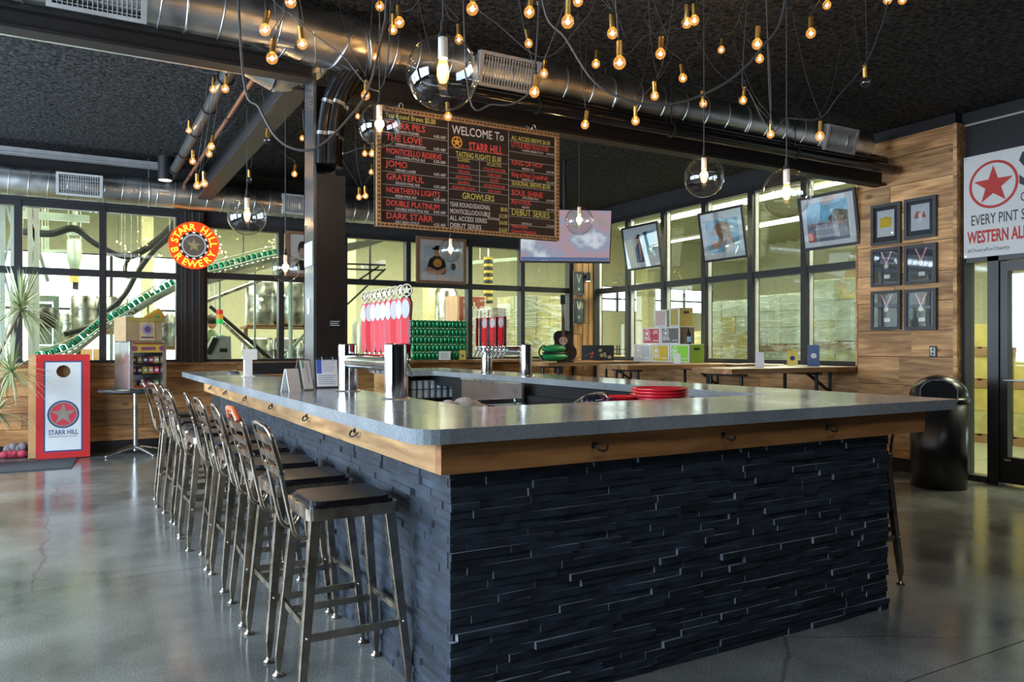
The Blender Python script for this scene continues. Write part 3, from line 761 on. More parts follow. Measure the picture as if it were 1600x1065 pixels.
# spotlight cylinder at back left
v = at(258, 265, 9.6)
t = thing('spotlight', 'black cylinder spotlight hanging under the ceiling near the back duct', 'lamp', v)
MB().cyl(v+Vector((0, 0, -.13)), v+Vector((0, 0, .16)), .085, n=24).build('housing', M_black, t)
MB().cyl(v+Vector((0, 0, -.135)), v+Vector((0, 0, -.128)), .075, n=24).build('lens', emit('spot_lens', (1, .92, .85), 3), t)
MB().cyl(v+Vector((.09, 0, 0)), (v.x+.09, v.y, ZC), .012, n=8).bar(v+Vector((0, 0, .05)), v+Vector((.12, 0, .05)), .02, .02).build('bracket', M_black, t)
# ============================================================ STOOLS
def make_stool(label):
    t = thing('bar_stool', label, 'stool', (0, 0, 0), 0, 'metal bar stools')
    fr = (Vector((0, 0, 0)), UX, UY, UZ)
    MB().prism(rrect(-.185, -.18, .185, .18, .035), fr, .712, .756).build('seat', M_gun, t, world=False, bevel=.006)
    cu = MB().prism(rrect(-.168, -.163, .168, .163, .03), fr, .756, .768).prism(rrect(-.16, -.155, .16, .155, .05), fr, .768, .780)
    cu.build('cushion', M_cush, t, world=False, bevel=.005, label='black vinyl cushion')
    for sx in (-1, 1):
        for sy in (-1, 1):
            p0, p1 = Vector((sx*.15, sy*.145, .715)), Vector((sx*.212, sy*.19, .09)); p2 = Vector((sx*.214, sy*.191, .018))
            d = (p1-p0)
            a = MB(); w0, w1 = .021, .0155
            vs = [p0+Vector((i*w0, j*w0, 0)) for i, j in ((-1, -1), (1, -1), (1, 1), (-1, 1))]+[p1+Vector((i*w1, j*w1, 0)) for i, j in ((-1, -1), (1, -1), (1, 1), (-1, 1))]+[p2+Vector((i*.008, j*.008, 0)) for i, j in ((-1, -1), (1, -1), (1, 1), (-1, 1))]
            fs = [(3, 2, 1, 0), (8, 9, 10, 11)]
            for k in (0, 4):
                for i in range(4): fs.append((k+i, k+(i+1) % 4, k+4+(i+1) % 4, k+4+i))
            a.add(vs, fs); lg = a.build('leg', M_gun, t, world=False, bevel=.004)
            MB().lathe([(.0, 0), (.022, 0), (.024, .006), (.012, .014), (.007, .03)], 14, (sx*.214, sy*.191, 0)).build('foot_glide', M_gun, lg, world=False)
            q = p0.lerp(p1, .70); MB().sphere((q.x+.0, q.y-.021 if sy < 0 else q.y+.021, q.z), .006, 8, 5).build('bolt', M_steel, lg, world=False)
    for sy in (-1, 1): MB().bar((-.195, sy*.178, .27), (.195, sy*.178, .27), .012, .028).build('stretcher', M_gun, t, world=False)
    for sx in (-1, 1): MB().bar((sx*.192, -.17, .31), (sx*.192, .17, .31), .012, .026).build('stretcher', M_gun, t, world=False)
    # back frame: two flat bars curling under the seat and joined over the top
    def side(sy):
        y = sy*.11
        return bez([(-.15, y, .705), (-.145, y, .67), (-.175, y, .637), (-.215, y, .655), (-.235, y, .72), (-.265, y, .86), (-.285, y*1.25, .95), (-.312, y*1.36, 1.035)], 5)
    a, b_ = side(-1), side(1)[::-1]
    top = [(-.322, -.135, 1.062), (-.326, -.10, 1.074), (-.328, 0, 1.077), (-.326, .10, 1.074), (-.322, .135, 1.062)]
    MB().tube(a+[Vector(p) for p in top]+b_, .0085, 8).build('back_frame', M_gun, t, world=False)
    # slotted back panel
    pf = (Vector((-.292, 0, .955)), UY, Vector((-.26, 0, .966)).normalized(), Vector((-.966, 0, -.26)).normalized())
    pn = MB()
    for (u0, u1, v0, v1) in ((-.15, .15, -.075, -.045), (-.15, .15, -.012, .018), (-.15, .15, .05, .085), (-.155, -.12, -.075, .085), (.12, .155, -.075, .085)):
        pn.prism(rrect(u0, v0, u1, v1, .012), pf, -.006, .006)
    pn.build('backrest', M_gun, t, world=False, bevel=.003)
    for sy in (-1, 1): MB().cyl((-.272, sy*.13, .90), (-.262, sy*.13, .90), .009, n=8).build('bolt', M_steel, t, world=False)
    return t
SY = [(.945, 3.09, 0), (.935, 3.64, R(2)), (.93, 4.13, R(-2)), (.925, 4.74, R(1)), (.92, 5.22, R(-3)), (.86, 5.77, R(2)), (.87, 6.25, R(-1)), (.85, 6.75, R(3)), (.82, 7.4, R(-2))]
ordn = ['bar stool nearest the camera, at the near corner of the bar', 'second nearest stool of the left row, orange strap on its backrest', 'third stool from the near end of the left row', 'fourth stool from the near end of the left row', 'middle stool of the nine in the left row', 'fourth stool from the far end, its backrest pulled out a little',
        'third stool from the far end of the left row', 'second stool from the far end of the left row', 'farthest stool of the left row, near the snack table']
st0 = make_stool('gunmetal '+ordn[0])
stools = []
for i, (x, y, a) in enumerate(SY):
    if i == 0: o = st0; o.location = (x, y, 0); o.rotation_euler = (0, 0, a)
    else: o = copy_tree(st0, (x, y, 0), a, ('gunmetal '+ordn[i]) if not ordn[i].startswith('g') else ordn[i])
    stools.append(o)
copy_tree(st0, (3.935, 2.955, 0), PI, 'gunmetal stool half hidden behind the right end of the slate bar')
st0['label'] = 'gunmetal '+ordn[0]
# orange-edged strap hooked over one backrest
t = thing('strap', 'orange and white strap hung over the second stool backrest', 'strap', (.63, 3.55, 1.05))
v = Vector((.935-.33, 3.60, 1.085))
t.location = v; t.matrix_basis = Matrix.Translation(v)
MB().tube([(v.x, v.y-.12, v.z-.03), (v.x-.01, v.y-.09, v.z+.01), (v.x, v.y, v.z+.013), (v.x-.005, v.y+.10, v.z+.012), (v.x+.01, v.y+.14, v.z-.03)], .013, 8).build('strap_body', plain('strap_orange', (.75, .16, .06), .45), t)

# ============================================================ TAP TOWERS
EMB = [emit('x', (1, 1, 1), 1)] and None
def tap_handle(root, x, y, z0, yaw, sc=1.0, tall=0):
    Ml = Matrix.Rotation(yaw, 3, 'Z'); U = Ml @ UX; N = Ml @ (-UY)
    fr = (Vector((x, y, z0)), U, UZ, N)
    prof = [(-.016, 0), (.016, 0), (.021, .03), (.028, .09), (.030, .15), (.026, .21), (.030, .26), (.031, .30), (.02, .325), (-.02, .325), (-.031, .30), (-.030, .26), (-.026, .21), (-.030, .15), (-.028, .09), (-.021, .03)]
    prof = [(a*sc, b_*sc) for a, b_ in prof]
    m = MB().mat(1).prism([(a*1.08, b_) for a, b_ in prof], fr, -.010, .010).mat(0).prism(prof, fr, .010, .0135).prism(prof, fr, -.0135, -.010); h = m.build('tap_handle', [M_tapred, M_black], root)
    MB().prism(circ(0, .262*sc, .027*sc, 20, .058*sc), fr, .013, .017).prism(circ(0, .262*sc, .027*sc, 20, .058*sc), fr, -.017, -.013).build('oval_badge', plain('badge_paper', (.50, .49, .48), .6), h)
    lt = MB(); lt.text('STARR HILL', fr, .010*sc, .197*sc, .037*sc, .0145, rot=-PI/2, bold=.02)
    lt.build('lettering', M_black, h)
    e = MB(); c = (.325+.048)*sc; rr = .038*sc
    n = 20
    for i in range(n):
        a, b_ = 2*PI*i/n, 2*PI*(i+1)/n
        e.prism([(rr*math.cos(a), c+rr*math.sin(a)), (rr*math.cos(b_), c+rr*math.sin(b_)), (.83*rr*math.cos(b_), c+.83*rr*math.sin(b_)), (.83*rr*math.cos(a), c+.83*rr*math.sin(a))][::-1], fr, -.004, .004, cap=True)
    e.prism(starp(0, c, rr*.86, .42), fr, -.003, .003)
    e.prism(rect(-.008, .318*sc, .008, c-rr*.9), fr, -.004, .004)
    e.build('star_emblem', M_emb, h)
    return h
M_emb = plain('emblem_cream', (.46, .40, .26), .5)
def tower(label, posts, y_a, y_b, xt, zt, side, hs, xoff, hz, sc):
    t = thing('tap_tower', label, 'beer tap', (posts[0][0], posts[0][1], ZT))
    for (x, y) in posts:
        p = MB().cyl((x, y, ZT+.004), (x, y, 1.385), .061, n=32).lathe([(.061, 1.383), (.055, 1.392), (.0, 1.394)], 32, (x, y, 0)).build('post', M_chrome, t)
        MB().lathe([(.0, ZT+.008), (.078, ZT+.008), (.082, ZT)], 32, (x, y, 0)).build('flange', M_steel, p)
    MB().cyl((xt, y_a, zt), (xt, y_b, zt), .048, n=28).build('cross_tube', M_chrome, t)
    for i, (x, y, yaw) in enumerate(hs):
        f = MB().cyl((xt, y, zt+.01), (x+xoff*0, y, zt+.01), .013, n=10).sphere((x, y, zt+.012), .021, 12, 8).cyl((x, y, zt+.02), (x, y, hz), .009, .006, n=8).cyl((x, y, zt), (x+side*.035, y, zt-.075), .0085, n=8)
        f.build('faucet', M_chrome, t)
        tap_handle(t, x, y, hz, yaw, sc)
    return t
hs = []
for i in range(9):
    y = 4.02+i*.088; hs.append((1.60, y, R([-50, -72, -48, -66, -70, -62, -68, -40, -66][i])))
tower('near chrome tap tower with red tap handles on the left arm of the bar', [(1.53, 4.01), (1.52, 4.84)], 4.01, 4.84, 1.525, 1.285, 1, hs, 0, 1.34, .94)
hs = []
for i in range(8): y = 6.70+i*.088; hs.append((3.71, y, R([60, -30, 68, -40, 50, -35, 55, 70][i])))
tower('far chrome tap tower with red tap handles on the right arm of the bar', [(3.85, 6.52), (3.85, 7.36)], 6.52, 7.36, 3.85, 1.33, -1, hs, 0, 1.375, .92)

# ============================================================ ON THE COUNTER
t = thing('menu_clipboard', 'black menu board with a blue and white beer menu, left of the near taps', 'menu', PY(510, 600, 5.2)*1)
v = PY(511, 600, 5.25); v.z = ZT
t.location = v; t.matrix_basis = Matrix.Translation(v)
tl = R(8); fr = (v+Vector((0, 0, 0)), UX, Vector((0, math.sin(tl), math.cos(tl))), Vector((0, -math.cos(tl), math.sin(tl))))
MB().prism(rrect(-.085, 0, .085, .21, .006), fr, -.006, .006).build('backing_board', M_black, t)
MB().prism(rect(-.07, .01, .075, .195), fr, .006, .009).build('menu_sheet', M_paper, t)
b_ = MB(); b_.flat(rect(-.07, .10, -.035, .195), fr, .0096); b_.build('menu_blue', plain('menu_blue', (.06, .12, .55), .5), t)
b_ = MB()
for i in range(6): b_.flat(rect(-.03, .185-.014*i, .065-.01*(i % 3), .189-.014*i), fr, .0098)
for i in range(5): b_.flat(rect(-.06, .085-.014*i, .065-.012*(i % 3), .089-.014*i), fr, .0098)
b_.build('print', plain('menu_ink', (.2, .25, .45), .5), t)
for u in (-.03, .045): MB().tube([fr[0]+fr[1]*u+fr[2]*(.20+.018*math.sin(a))+fr[3]*(.012*math.cos(a)) for a in [2*PI*i/12 for i in range(12)]], .002, 5, closed=True).build('ring_clip', M_steel, t)
MB().bar(v+Vector((0, .09, 0.004)), v+Vector((0, .03, .17)), .05, .004).build('easel_leg', M_black, t)
# two A-frame card holders
for (px, label, w_, h_, sd) in ((455, 'white folded menu card on the counter, left of the tall leaflet holder', .10, .15, 1), (474, 'tall wooden leaflet holder with white and green cards on the counter', .09, .21, 0)):
    v = PY(px, 603, 4.95 if sd else 5.08); v.z = ZT
    t = thing('leaflet_holder', label, 'menu', v, R(28))
    q = Matrix.Rotation(R(28), 3, 'Z'); U = q @ UX; Nn = q @ (-UY)
    for s_ in (1, -1):
        V = (UZ*math.cos(R(13))-Nn*s_*math.sin(R(13)))
        fr = (v+Nn*s_*h_*.26, U, V, Nn*s_)
        MB().prism(rrect(-w_/2, 0, w_/2, h_, .004), fr, -.002, .002).build('card' if sd else 'wooden_side', M_paper if sd else plain('grey_wood', (.16, .13, .11), .6), t)
        if not sd:
            MB().prism(rect(-w_/2+.004, .01, w_/2-.01, h_-.01), fr, .003, .006).build('leaflet', M_white, t)
            g = MB(); g.flat(rect(-w_/2+.01, h_-.06, -w_/2+.03, h_-.015), fr, .0075); g.build('print', plain('leaf_green', (.2, .5, .25), .5), t)
            g = MB(); g.flat(rect(.0, .05, .006, h_-.03), fr, .0075); g.build('print', plain('leaf_blue', (.1, .3, .6), .5), t)
v = PY(365, 581, 8.4); v.z = ZT
t = thing('computer_mouse', 'dark rounded mouse on the far end of the counter', 'mouse', v)
MB().sphere(v+Vector((0, 0, .0)), .06, 18, 10, (1.1, .7, .6)).build('shell', plain('mouse_grey', (.08, .09, .11), .3), t)
v = PY(428, 580, 8.3); v.z = ZT
t = thing('register_screen', 'low dark register terminal lying on the far counter', 'register', v)
MB().prism([(-.26, 0), (.26, 0), (.30, .115), (-.30, .115)], (v+Vector((0, .04, 0)), UX, UZ, -UY), -.02, .02).build('screen_back', M_black, t)
MB().prism(rect(-.25, 0, .25, .03), (v+Vector((0, 0, 0)), UX, UZ, -UY), -.05, .15).build('terminal_base', M_black, t)
v = PY(387, 583, 7.6); v.z = ZT
t = thing('paper_stand', 'upright white paper stand at the far counter beside the register', 'stand', v)
MB().bb(v.x-.035, v.x+.04, v.y-.03, v.y+.03, ZT, ZT+.25).build('stand_body', M_white, t, bevel=.004)
MB().bb(v.x-.05, v.x+.055, v.y-.045, v.y+.045, ZT, ZT+.008).build('stand_foot', M_white, t)
MB().bb(v.x-.045, v.x+.08, v.y-.034, v.y-.03, ZT+.16, ZT+.26).build('notice', M_paper, t)

# ============================================================ INSIDE THE BAR
inn = thing('back_bar_cabinet', 'dark back bar units under the right arm of the counter', 'cabinet', (3.4, 4, 0))
MB().bb(3.05, 3.55, 4.3, 5.75, 0, .86).build('cabinet_body', M_black, inn)
MB().bb(3.0, 3.56, 4.28, 5.77, .86, .885).build('cabinet_top', M_blackgloss, inn)
for i in range(3): MB().bb(3.035, 3.05, 4.33+i*.48, 4.78+i*.48, .1, .82).build('door', M_blackgloss, inn)
ub = thing('under_bar_shelf', 'dark steel shelf tucked inside the near arm of the bar', 'shelf', (3, 3.6, 0))
MB().bb(2.2, 3.57, 3.23, 3.82, .985, 1.0).bb(2.2, 3.57, 3.23, 3.8, 0, .06).bb(2.2, 2.24, 3.23, 3.8, 0, .985).bb(3.53, 3.57, 3.23, 3.8, 0, .985).build('shelf_board', M_black, ub)
sk = thing('ice_sink', 'tall brushed steel sink panel inside the bar', 'sink', (3.5, 6.8, .5))
y0_, y1_ = onX(816, 3.54)[0], onX(722, 3.54)[0]
MB().bb(3.535, 3.56, y0_, y1_, .72, 1.03).build('splash_panel', M_steel, sk)
MB().bb(3.0, 3.56, y0_, y1_, .70, .72).bb(3.0, 3.02, y0_, y1_, 0, .72).bb(3.02, 3.56, y0_, y0_+.02, 0, .9).bb(3.02, 3.56, y1_-.02, y1_, 0, .80).build('basin', M_steel, sk)
MB().tube([(3.53, y0_, 1.03), (3.53, y1_, 1.03)], .008).build('rolled_edge', M_steel, sk)
# glasses under the far end, upside down in two layers on a mat
gr = thing('glass_shelf', 'low black shelf holding the upturned glasses', 'shelf', (3.9, 8.5, 0))
MB().bb(3.32, 4.2, 8.26, 8.62, .74, .77).bb(3.32, 4.2, 8.6, 8.62, 0, .74).bb(3.32, 4.2, 8.28, 8.3, 0, .74).build('shelf_board', M_black, gr)
M_tum = plain('tumbler', (.62, .74, .80), .08, alpha=.45, spec=1)
g0 = None; k = 0
for lay in range(2):
    for i in range(10):
        for j in range(2):
            p = Vector((3.40+i*.08, 8.33+j*.09, .772+lay*.105))
            if g0 is None:
                g0 = MB().lathe([(.036, 0), (.037, .004), (.030, .095), (.0, .098), (.0, .090), (.027, .088), (.034, .003)], 14).build('glass_tumbler', M_tum, None)
                o = g0
            else: o = g0.copy(); COL.objects.link(o)
            o.location = p; tag(o, 'upturned clear glass, %s from the left, %s row, %s layer on the bar shelf' % (['first', 'second', 'third', 'fourth', 'fifth', 'sixth', 'seventh', 'eighth', 'ninth', 'tenth'][i], ['front', 'back'][j], ['lower', 'upper'][lay]), 'glass', 'upturned glasses inside the bar')
# red trays
M_tray = plain('tray_red', (.68, .02, .035), .3, coat=.4)
tr0 = None
for k in range(6):
    if tr0 is None:
        tr0 = MB().lathe([(.0, .003), (.13, .003), (.15, .012), (.172, .024), (.178, .022), (.155, .006), (.13, 0), (0, 0)], 40).build('serving_tray', M_tray, None); o = tr0
    else: o = tr0.copy(); COL.objects.link(o)
    o.location = (3.06+random.uniform(-.004, .004), 3.60, 1.012+k*.0185)
    o.rotation_euler = (0, 0, 0)
    tag(o, 'round red serving tray, '+['bottom', 'second from the bottom', 'third from the bottom', 'third from the top', 'second from the top', 'topmost'][k]+' of the taller stack inside the bar', 'tray', 'red trays in the taller stack')
for k in range(4):
    o = tr0.copy(); COL.objects.link(o); o.location = (2.82, 3.69, 1.0+.001+k*.0185-.0); o.rotation_euler = (0, 0, 0); o.scale = (.62, .62, 1)
    tag(o, 'smaller red tray, '+['bottom', 'second from the bottom', 'second from the top', 'top'][k]+' of the lower stack left of the big trays', 'tray', 'red trays in the lower stack')
for o in [q for q in bpy.data.objects if q.name.startswith('serving_tray')]:
    pass
v = Vector((2.60, 3.62, 1.0))
t = thing('glass_pitcher', 'clear bluish glass pitcher lying beside the red trays', 'pitcher', v)
MB().lathe([(.0, 0), (.07, .0), (.085, .03), (.08, .075), (.06, .098), (.0, .104)], 24, v).build('bowl', glassy('blue_glass', (.45, .55, .8), gain=2), t)
MB().tube([v+Vector((.08, 0, .08)), v+Vector((.12, 0, .06)), v+Vector((.11, 0, .02)), v+Vector((.08, 0, .02))], .008).build('handle', glassy('blue_glass'), t)
t = thing('drain_hose', 'thin grey hose looped beside the pitcher inside the bar', 'hose', (2.7, 3.9, 1.0))
MB().tube(bez([(2.35, 3.6, 1.01), (2.5, 3.74, 1.02), (2.72, 3.86, 1.075), (2.95, 4.0, 1.06), (3.1, 4.3, .9)], 8), .011, 8).build('hose_body', plain('hose_grey', (.2, .22, .25), .35), t)
t = thing('towel', 'crumpled white towel on the sink edge inside the bar', 'towel', (2.5, 4.6, .7))
tw = MB(); v = PY(722, 640, 5.0)
for (dx, dz, r) in ((-.12, .01, .055), (.02, .02, .07), (.10, .0, .06), (.17, -.02, .05), (-.03, -.02, .07)):
    tw.sphere((v.x+dx, v.y+dx*.2, v.z+dz+.02), r, 12, 8, (1.2, 1, .7+.2*random.random()))
tw.build('towel_cloth', plain('towel_white', (.72, .72, .74), .9, bump=1, bs=25), t)
s2 = thing('hand_sink', 'steel drainboard inside the left arm of the bar', 'sink', (2.3, 4.9, 0))
MB().bb(v.x-.3, v.x+.3, v.y-.2, v.y+.3, v.z-.1, v.z-.045).bb(v.x-.28, v.x-.24, v.y-.15, v.y+.25, 0, v.z-.1).bb(v.x+.24, v.x+.28, v.y-.15, v.y+.25, 0, v.z-.1).build('drainboard', M_steel, s2)
v = PY(807, 640, 4.6)
t = thing('glass_jar', 'small clear jar standing at the sink inside the bar', 'jar', v)
MB().lathe([(.0, 0), (.02, 0), (.023, .07), (.019, .078), (.02, .088), (0, .09)], 16, v).build('jar_body', glassy('jar_glass', (.8, .95, .95), gain=2.2, rough=.05), t)
MB().bb(v.x-.06, v.x+.06, v.y-.05, v.y+.05, v.z-.03, v.z).bb(v.x-.04, v.x+.04, v.y-.04, v.y+.04, 0, v.z-.03).build('stand_block', M_steel, t)
# ============================================================ GLOBE PENDANTS
def globe(px, py, d, rpx, label):
    c = at(px, py, d); r = rpx*d/F
    t = thing('globe_pendant', label, 'lamp', c, group='clear glass globe pendants')
    pr = [(r*math.sin(a), -r*math.cos(a)) for a in [PI*i/28 for i in range(1, 28)]]
    pr = [(.001, -r)]+pr
    MB().lathe(pr+[(r*.10, r*.998)], 40, c).build('glass_globe', M_globe, t)
    s = r/.17
    MB().cyl(c+Vector((0, 0, r*.98)), c+Vector((0, 0, r*1.12)), .024*s, .02*s, n=16).cyl(c+Vector((0, 0, r*1.12)), c+Vector((0, 0, r*1.42)), .013*s, .011*s, n=12).build('cap', M_black, t)
    MB().cyl(c+Vector((0, 0, r*.42)), c+Vector((0, 0, r*.98)), .022*s, n=16).build('lamp_holder', M_white, t)
    MB().lathe([(.0, -r*.28), (r*.10, -r*.24), (r*.17, -r*.05), (r*.155, r*.18), (r*.10, r*.42)], 16, c).build('edison_bulb', M_bulbg2, t)
    f = MB()
    for i in range(4):
        a = PI*i/2; o = Vector((math.cos(a), math.sin(a), 0))*r*.055
        f.tube([c+o+Vector((0, 0, -r*.15)), c+o*1.2+Vector((0, 0, r*.25))], r*.022, 5)
    f.build('filament', M_fil2, t)
    MB().cyl(c+Vector((0, 0, r*1.4)), (c.x, c.y, ZC), .0035, n=6).build('cord', M_cable, t)
    l = bpy.data.lights.new('pendant_glow', 'POINT'); l.energy = 9; l.color = (1, .62, .3); l.shadow_soft_size = .03
    o = bpy.data.objects.new('pendant_glow', l); o.parent = t; o.location = (0, 0, -.02*s); COL.objects.link(o)
M_bulbg2 = glassy('edison_glass', (1, .95, .85), gain=.8, glow=(1, .50, .14, 1.3))
for a in [(692, 115, 2.6*H, 57, 'largest clear globe pendant, hanging in front of the long duct'), (593, 197, 3.2*H, 33, 'clear globe pendant covering the top left corner of the menu board'),
          (386, 338, 4.94*H, 29.5, 'clear globe pendant left of the pillar, beside the red round sign'), (446, 419, 4.55*H, 21.5, 'small clear globe pendant low against the pillar, over the counter'),
          (704, 391, 5.5*H, 18.5, 'smallest clear globe pendant below the menu board, before the portrait'), (905, 345, 5*H, 22, 'clear globe pendant in front of the television'),
          (1100, 277, 3.8*H, 31, 'clear globe pendant second from the right, under the long duct'), (1229, 302, 3.5*H, 38, 'rightmost clear globe pendant, in front of the crowd poster')]: globe(*a)

# ============================================================ SMALL BULBS ON CORDS
BULBS = [(414,47,18,'a'),(472,69,16,'a'),(425,91,18,'a'),(454,3,18,'a'),(333,140,11,'b'),(352,139,12,'b'),(295,204,9,'b'),(330,229,11,'b'),(327,241,10,'b'),(301,252,10,'b'),(308,290,11,'b'),(319,287,11,'b'),
 (417,219,11,'c0'),(472,216,8,'c'),(460,272,9,'c'),(389,281,9,'c0'),(593.5,10,14,'d'),(614,47,14,'d'),(624,35,16,'d'),(717,62,14,'e'),(738,14,19,'e'),(827,19,17,'e'),(887,34,20,'f'),(844,5,13,'f0'),(903,2,16,'f'),(957,52,17,'f'),(968,98,20,'f'),(931,100,13,'f'),
 (826,68,13,'e'),(850,115,13,'e'),(835,144,16,'e'),(1032,84,16,'f'),(587,89,12,'d'),(571,149,14,'d'),(1023,150,13,'g'),(914,195,13,'g'),(993,189,13,'g'),(700,182,13,'e'),(559,182,8,'h'),(570,240,9,'h'),(581,240,10,'h'),(580,269,8,'h'),(561,308,9,'h'),(571,306,9,'h'),
 (1073,36,16,'f'),(1085,32,15,'f'),(1127,78,11,'i'),(1183,69,16,'i'),(1187,92,13,'i'),(1067,122,13,'g'),(1267,52,15,'i'),(1292,8,13,'i'),(1099,162,12,'g'),(1161,157,12,'g'),(1204,210,12,'g'),(1281,213,14,'g'),(1352,128,15,'i0'),(1387,0,13,'i'),(1410,0,13,'i')]
CL = {'a': 'above the left duct and its collar', 'b': 'under the dark ceiling left of the pillar', 'c': 'in the dark just left of the pillar', 'd': 'over the hoses right of the pillar', 'e': 'around the biggest glass globe and the near duct grille',
      'f': 'in the cluster at the top centre against the ceiling', 'g': 'along the long duct right of the grille', 'h': 'in the dark left of the menu board', 'i': 'under the ceiling at the upper right'}
ON = ['', 'leftmost', 'second from the left', 'third from the left', 'fourth from the left', 'fifth from the left', 'sixth from the left', 'seventh from the left', 'eighth from the left', 'ninth from the left', 'tenth from the left', 'eleventh from the left']
BP = []
for key in CL:
    g = sorted([b_ for b_ in BULBS if b_[3][0] == key and len(b_[3]) == 1])
    for i, b_ in enumerate(g): BP.append((b_, '%s lit bulb %s' % (ON[i+1] if i < len(g)-1 else 'rightmost', CL[key])))
    for b_ in [q for q in BULBS if q[3][0] == key and len(q[3]) == 2]:
        nm = 'upper' if b_[1] == 219 else 'lower'
        BP.append((b_, ('unlit small bulb %s' % CL[key]) if key != 'c' else 'unlit small bulb left of the pillar, the %s one' % nm))
proto = {}
def make_bulb(lit):
    t = thing('string_bulb', 'x', 'bulb', (0, 0, 0))
    MB().lathe([(.0, -.030), (.012, -.0275), (.022, -.020), (.0285, -.008), (.029, .004), (.025, .016), (.016, .026), (.012, .034)], 18).build('bulb_glass', M_bulbg if lit else M_bulboff, t, world=False)
    MB().cyl((0, 0, .028), (0, 0, .098), .0145, n=16).build('socket', M_brass, t, world=False)
    if lit: MB().sphere((0, 0, -.002), .0098, 10, 6).build('filament', M_fil, t, world=False)
    MB().cyl((0, 0, .098), (0, 0, .118), .008, .004, n=10).build('cord_grip', M_black, t, world=False)
    return t
tops = {}
for (px, py, dia, ck), lab in BP:
    d = 72.0/dia
    d = min(d, (3.52-H)*F/(540-py))
    if ck[0] in 'h': d = max(d, 6.6)
    p = at(px, py, d)
    # keep clear of the ducts and the beam
    for (yy, z, r) in ((YD, ZD-.04, .26), (YBM, 3.35, .25), (5.84, 3.38, .2)):
        if abs(p.y-yy) < r and p.z > z-r:
            d = d*(yy-r-.03)/p.y; p = at(px, py, d)
    lit = len(ck) == 1
    if lit not in proto: o = make_bulb(lit); proto[lit] = o
    else: o = copy_tree(proto[lit], p, 0, lab)
    tilt = Vector((random.uniform(-.16, .16), random.uniform(-.12, .12), random.uniform(0, 6)))
    sc = dia*d/F/.058
    sc = max(.8, min(1.25, sc))
    o.location = p; o.rotation_euler = tilt; o.scale = (sc, sc, sc)
    o['label'] = lab; o['group'] = 'small bulbs on cords %s' % CL[ck[0]]
    q = p+Vector((tilt.y*.118, -tilt.x*.118, .118))*sc
    tops[(px, py)] = q
    # its own cord up to a ceiling hook
    hx, hy = q.x+random.uniform(-.45, .45), q.y+random.uniform(-.35, .35)
    if hy > YD-.3 and q.y < YD: hy = min(hy, YD-.3)
    mid = (Vector((q.x, q.y, q.z))+Vector((hx, hy, ZC)))/2+Vector((0, 0, -.10))
    m4 = Matrix.Translation(p) @ o.rotation_euler.to_matrix().to_4x4() @ Matrix.Scale(sc, 4); inv = m4.inverted()
    pts = [inv @ v_ for v_ in bez([q, mid, (hx, hy, ZC)], 5)]
    c_ = MB().tube(pts, .0021/sc, 5).build('cord', M_cable, o, world=False)
# swags of cord between the bulbs
SW = [([(380, 118), (405, 168), (432, 215), (466, 234), (500, 228), (540, 190), (575, 140), (600, 40), (604, 0)], 4.0, .007, 'thick grey cord looping down in front of the pillar'),
      ([(849, 7), (884, 60), (929, 128), (985, 158), (1045, 163), (1098, 148), (1150, 118), (1190, 75), (1225, 12)], 4.0, .007, 'thick grey cord swagged below the ceiling at the upper right'),
      ([(1204, 190), (1170, 142), (1160, 128)], 5.2, .004, 'short cord rising left from a bulb at the right of the duct'),
      ([(1205, 185), (1230, 184), (1281, 185), (1310, 150), (1350, 103), (1370, 60), (1387, 5)], 4.6, .004, 'long thin cord from the right duct end up to the unlit bulb'),
      ([(733, 150), (770, 163), (810, 158), (835, 112)], 4.6, .006, 'cord drooping beside the biggest globe towards the duct grille'),
      ([(415, 12), (425, 60), (448, 20), (470, 38), (530, 82), (600, 130)], 4.1, .0035, 'thin cord zigzagging in front of the duct collar'),
      ([(968, 70), (1010, 55), (1050, 45), (1070, 20)], 4.0, .003, 'thin cord tying the top centre bulbs together'),
      ([(740, 0), (780, 40), (850, 90), (905, 40), (930, 0)], 4.6, .003, 'thin cord crossing the ceiling right of the biggest globe'),
      ([(480, 235), (520, 243), (560, 232), (590, 215)], 6.3, .005, 'grey cord behind the pillar towards the menu board')]
for pts, d, r, lab in SW:
    P = []
    for (x, y) in pts:
        dd = min(d, (3.74-H)*F/(540-y)); P.append(at(x, y, dd))
    P = [Vector((P[0].x-.05, P[0].y, ZC))]+P+[Vector((P[-1].x+.05, P[-1].y, ZC))]
    t = thing('light_cord', lab, 'cord', P[0], group='cords of the bulb lights')
    MB().tube(bez(P, 6), r, 6).build('cord_run', M_cable, t)

# ============================================================ MENU BOARD
XB0, XB1 = onY(587, YBM-.22)[0], onY(872, YBM-.22)[0]; YM = YBM-.22
zt_ = (zat(165, onY(587, YM)[1])+zat(209, onY(872, YM)[1]))/2; zb_ = (zat(355.5, onY(587, YM)[1])+zat(375, onY(872, YM)[1]))/2
t = thing('menu_board', 'large framed chalkboard beer menu hung from the steel beam', 'chalkboard', ((XB0+XB1)/2, YM, zb_))
fr = frame_faceY(XB0, YM, zb_); W_, H_ = XB1-XB0, zt_-zb_; fw = .034
M_slateb = plain('chalkboard', (.018, .013, .015), .55, var=.25, vs=6)
MB().prism(rect(0, 0, W_, H_), fr, -.03, 0).build('board_panel', M_slateb, t)
fm = MB()
for a in (rect(0, 0, W_, fw), rect(0, H_-fw, W_, H_), rect(0, fw, fw, H_-fw), rect(W_-fw, fw, W_, H_-fw)): fm.prism(a, fr, -.035, .018)
f_ = fm.build('board_frame', plain('frame_tan', (.42, .25, .12), .6, var=.25, vs=30), t, bevel=.003)
st_ = MB(); k = int(W_/.03)
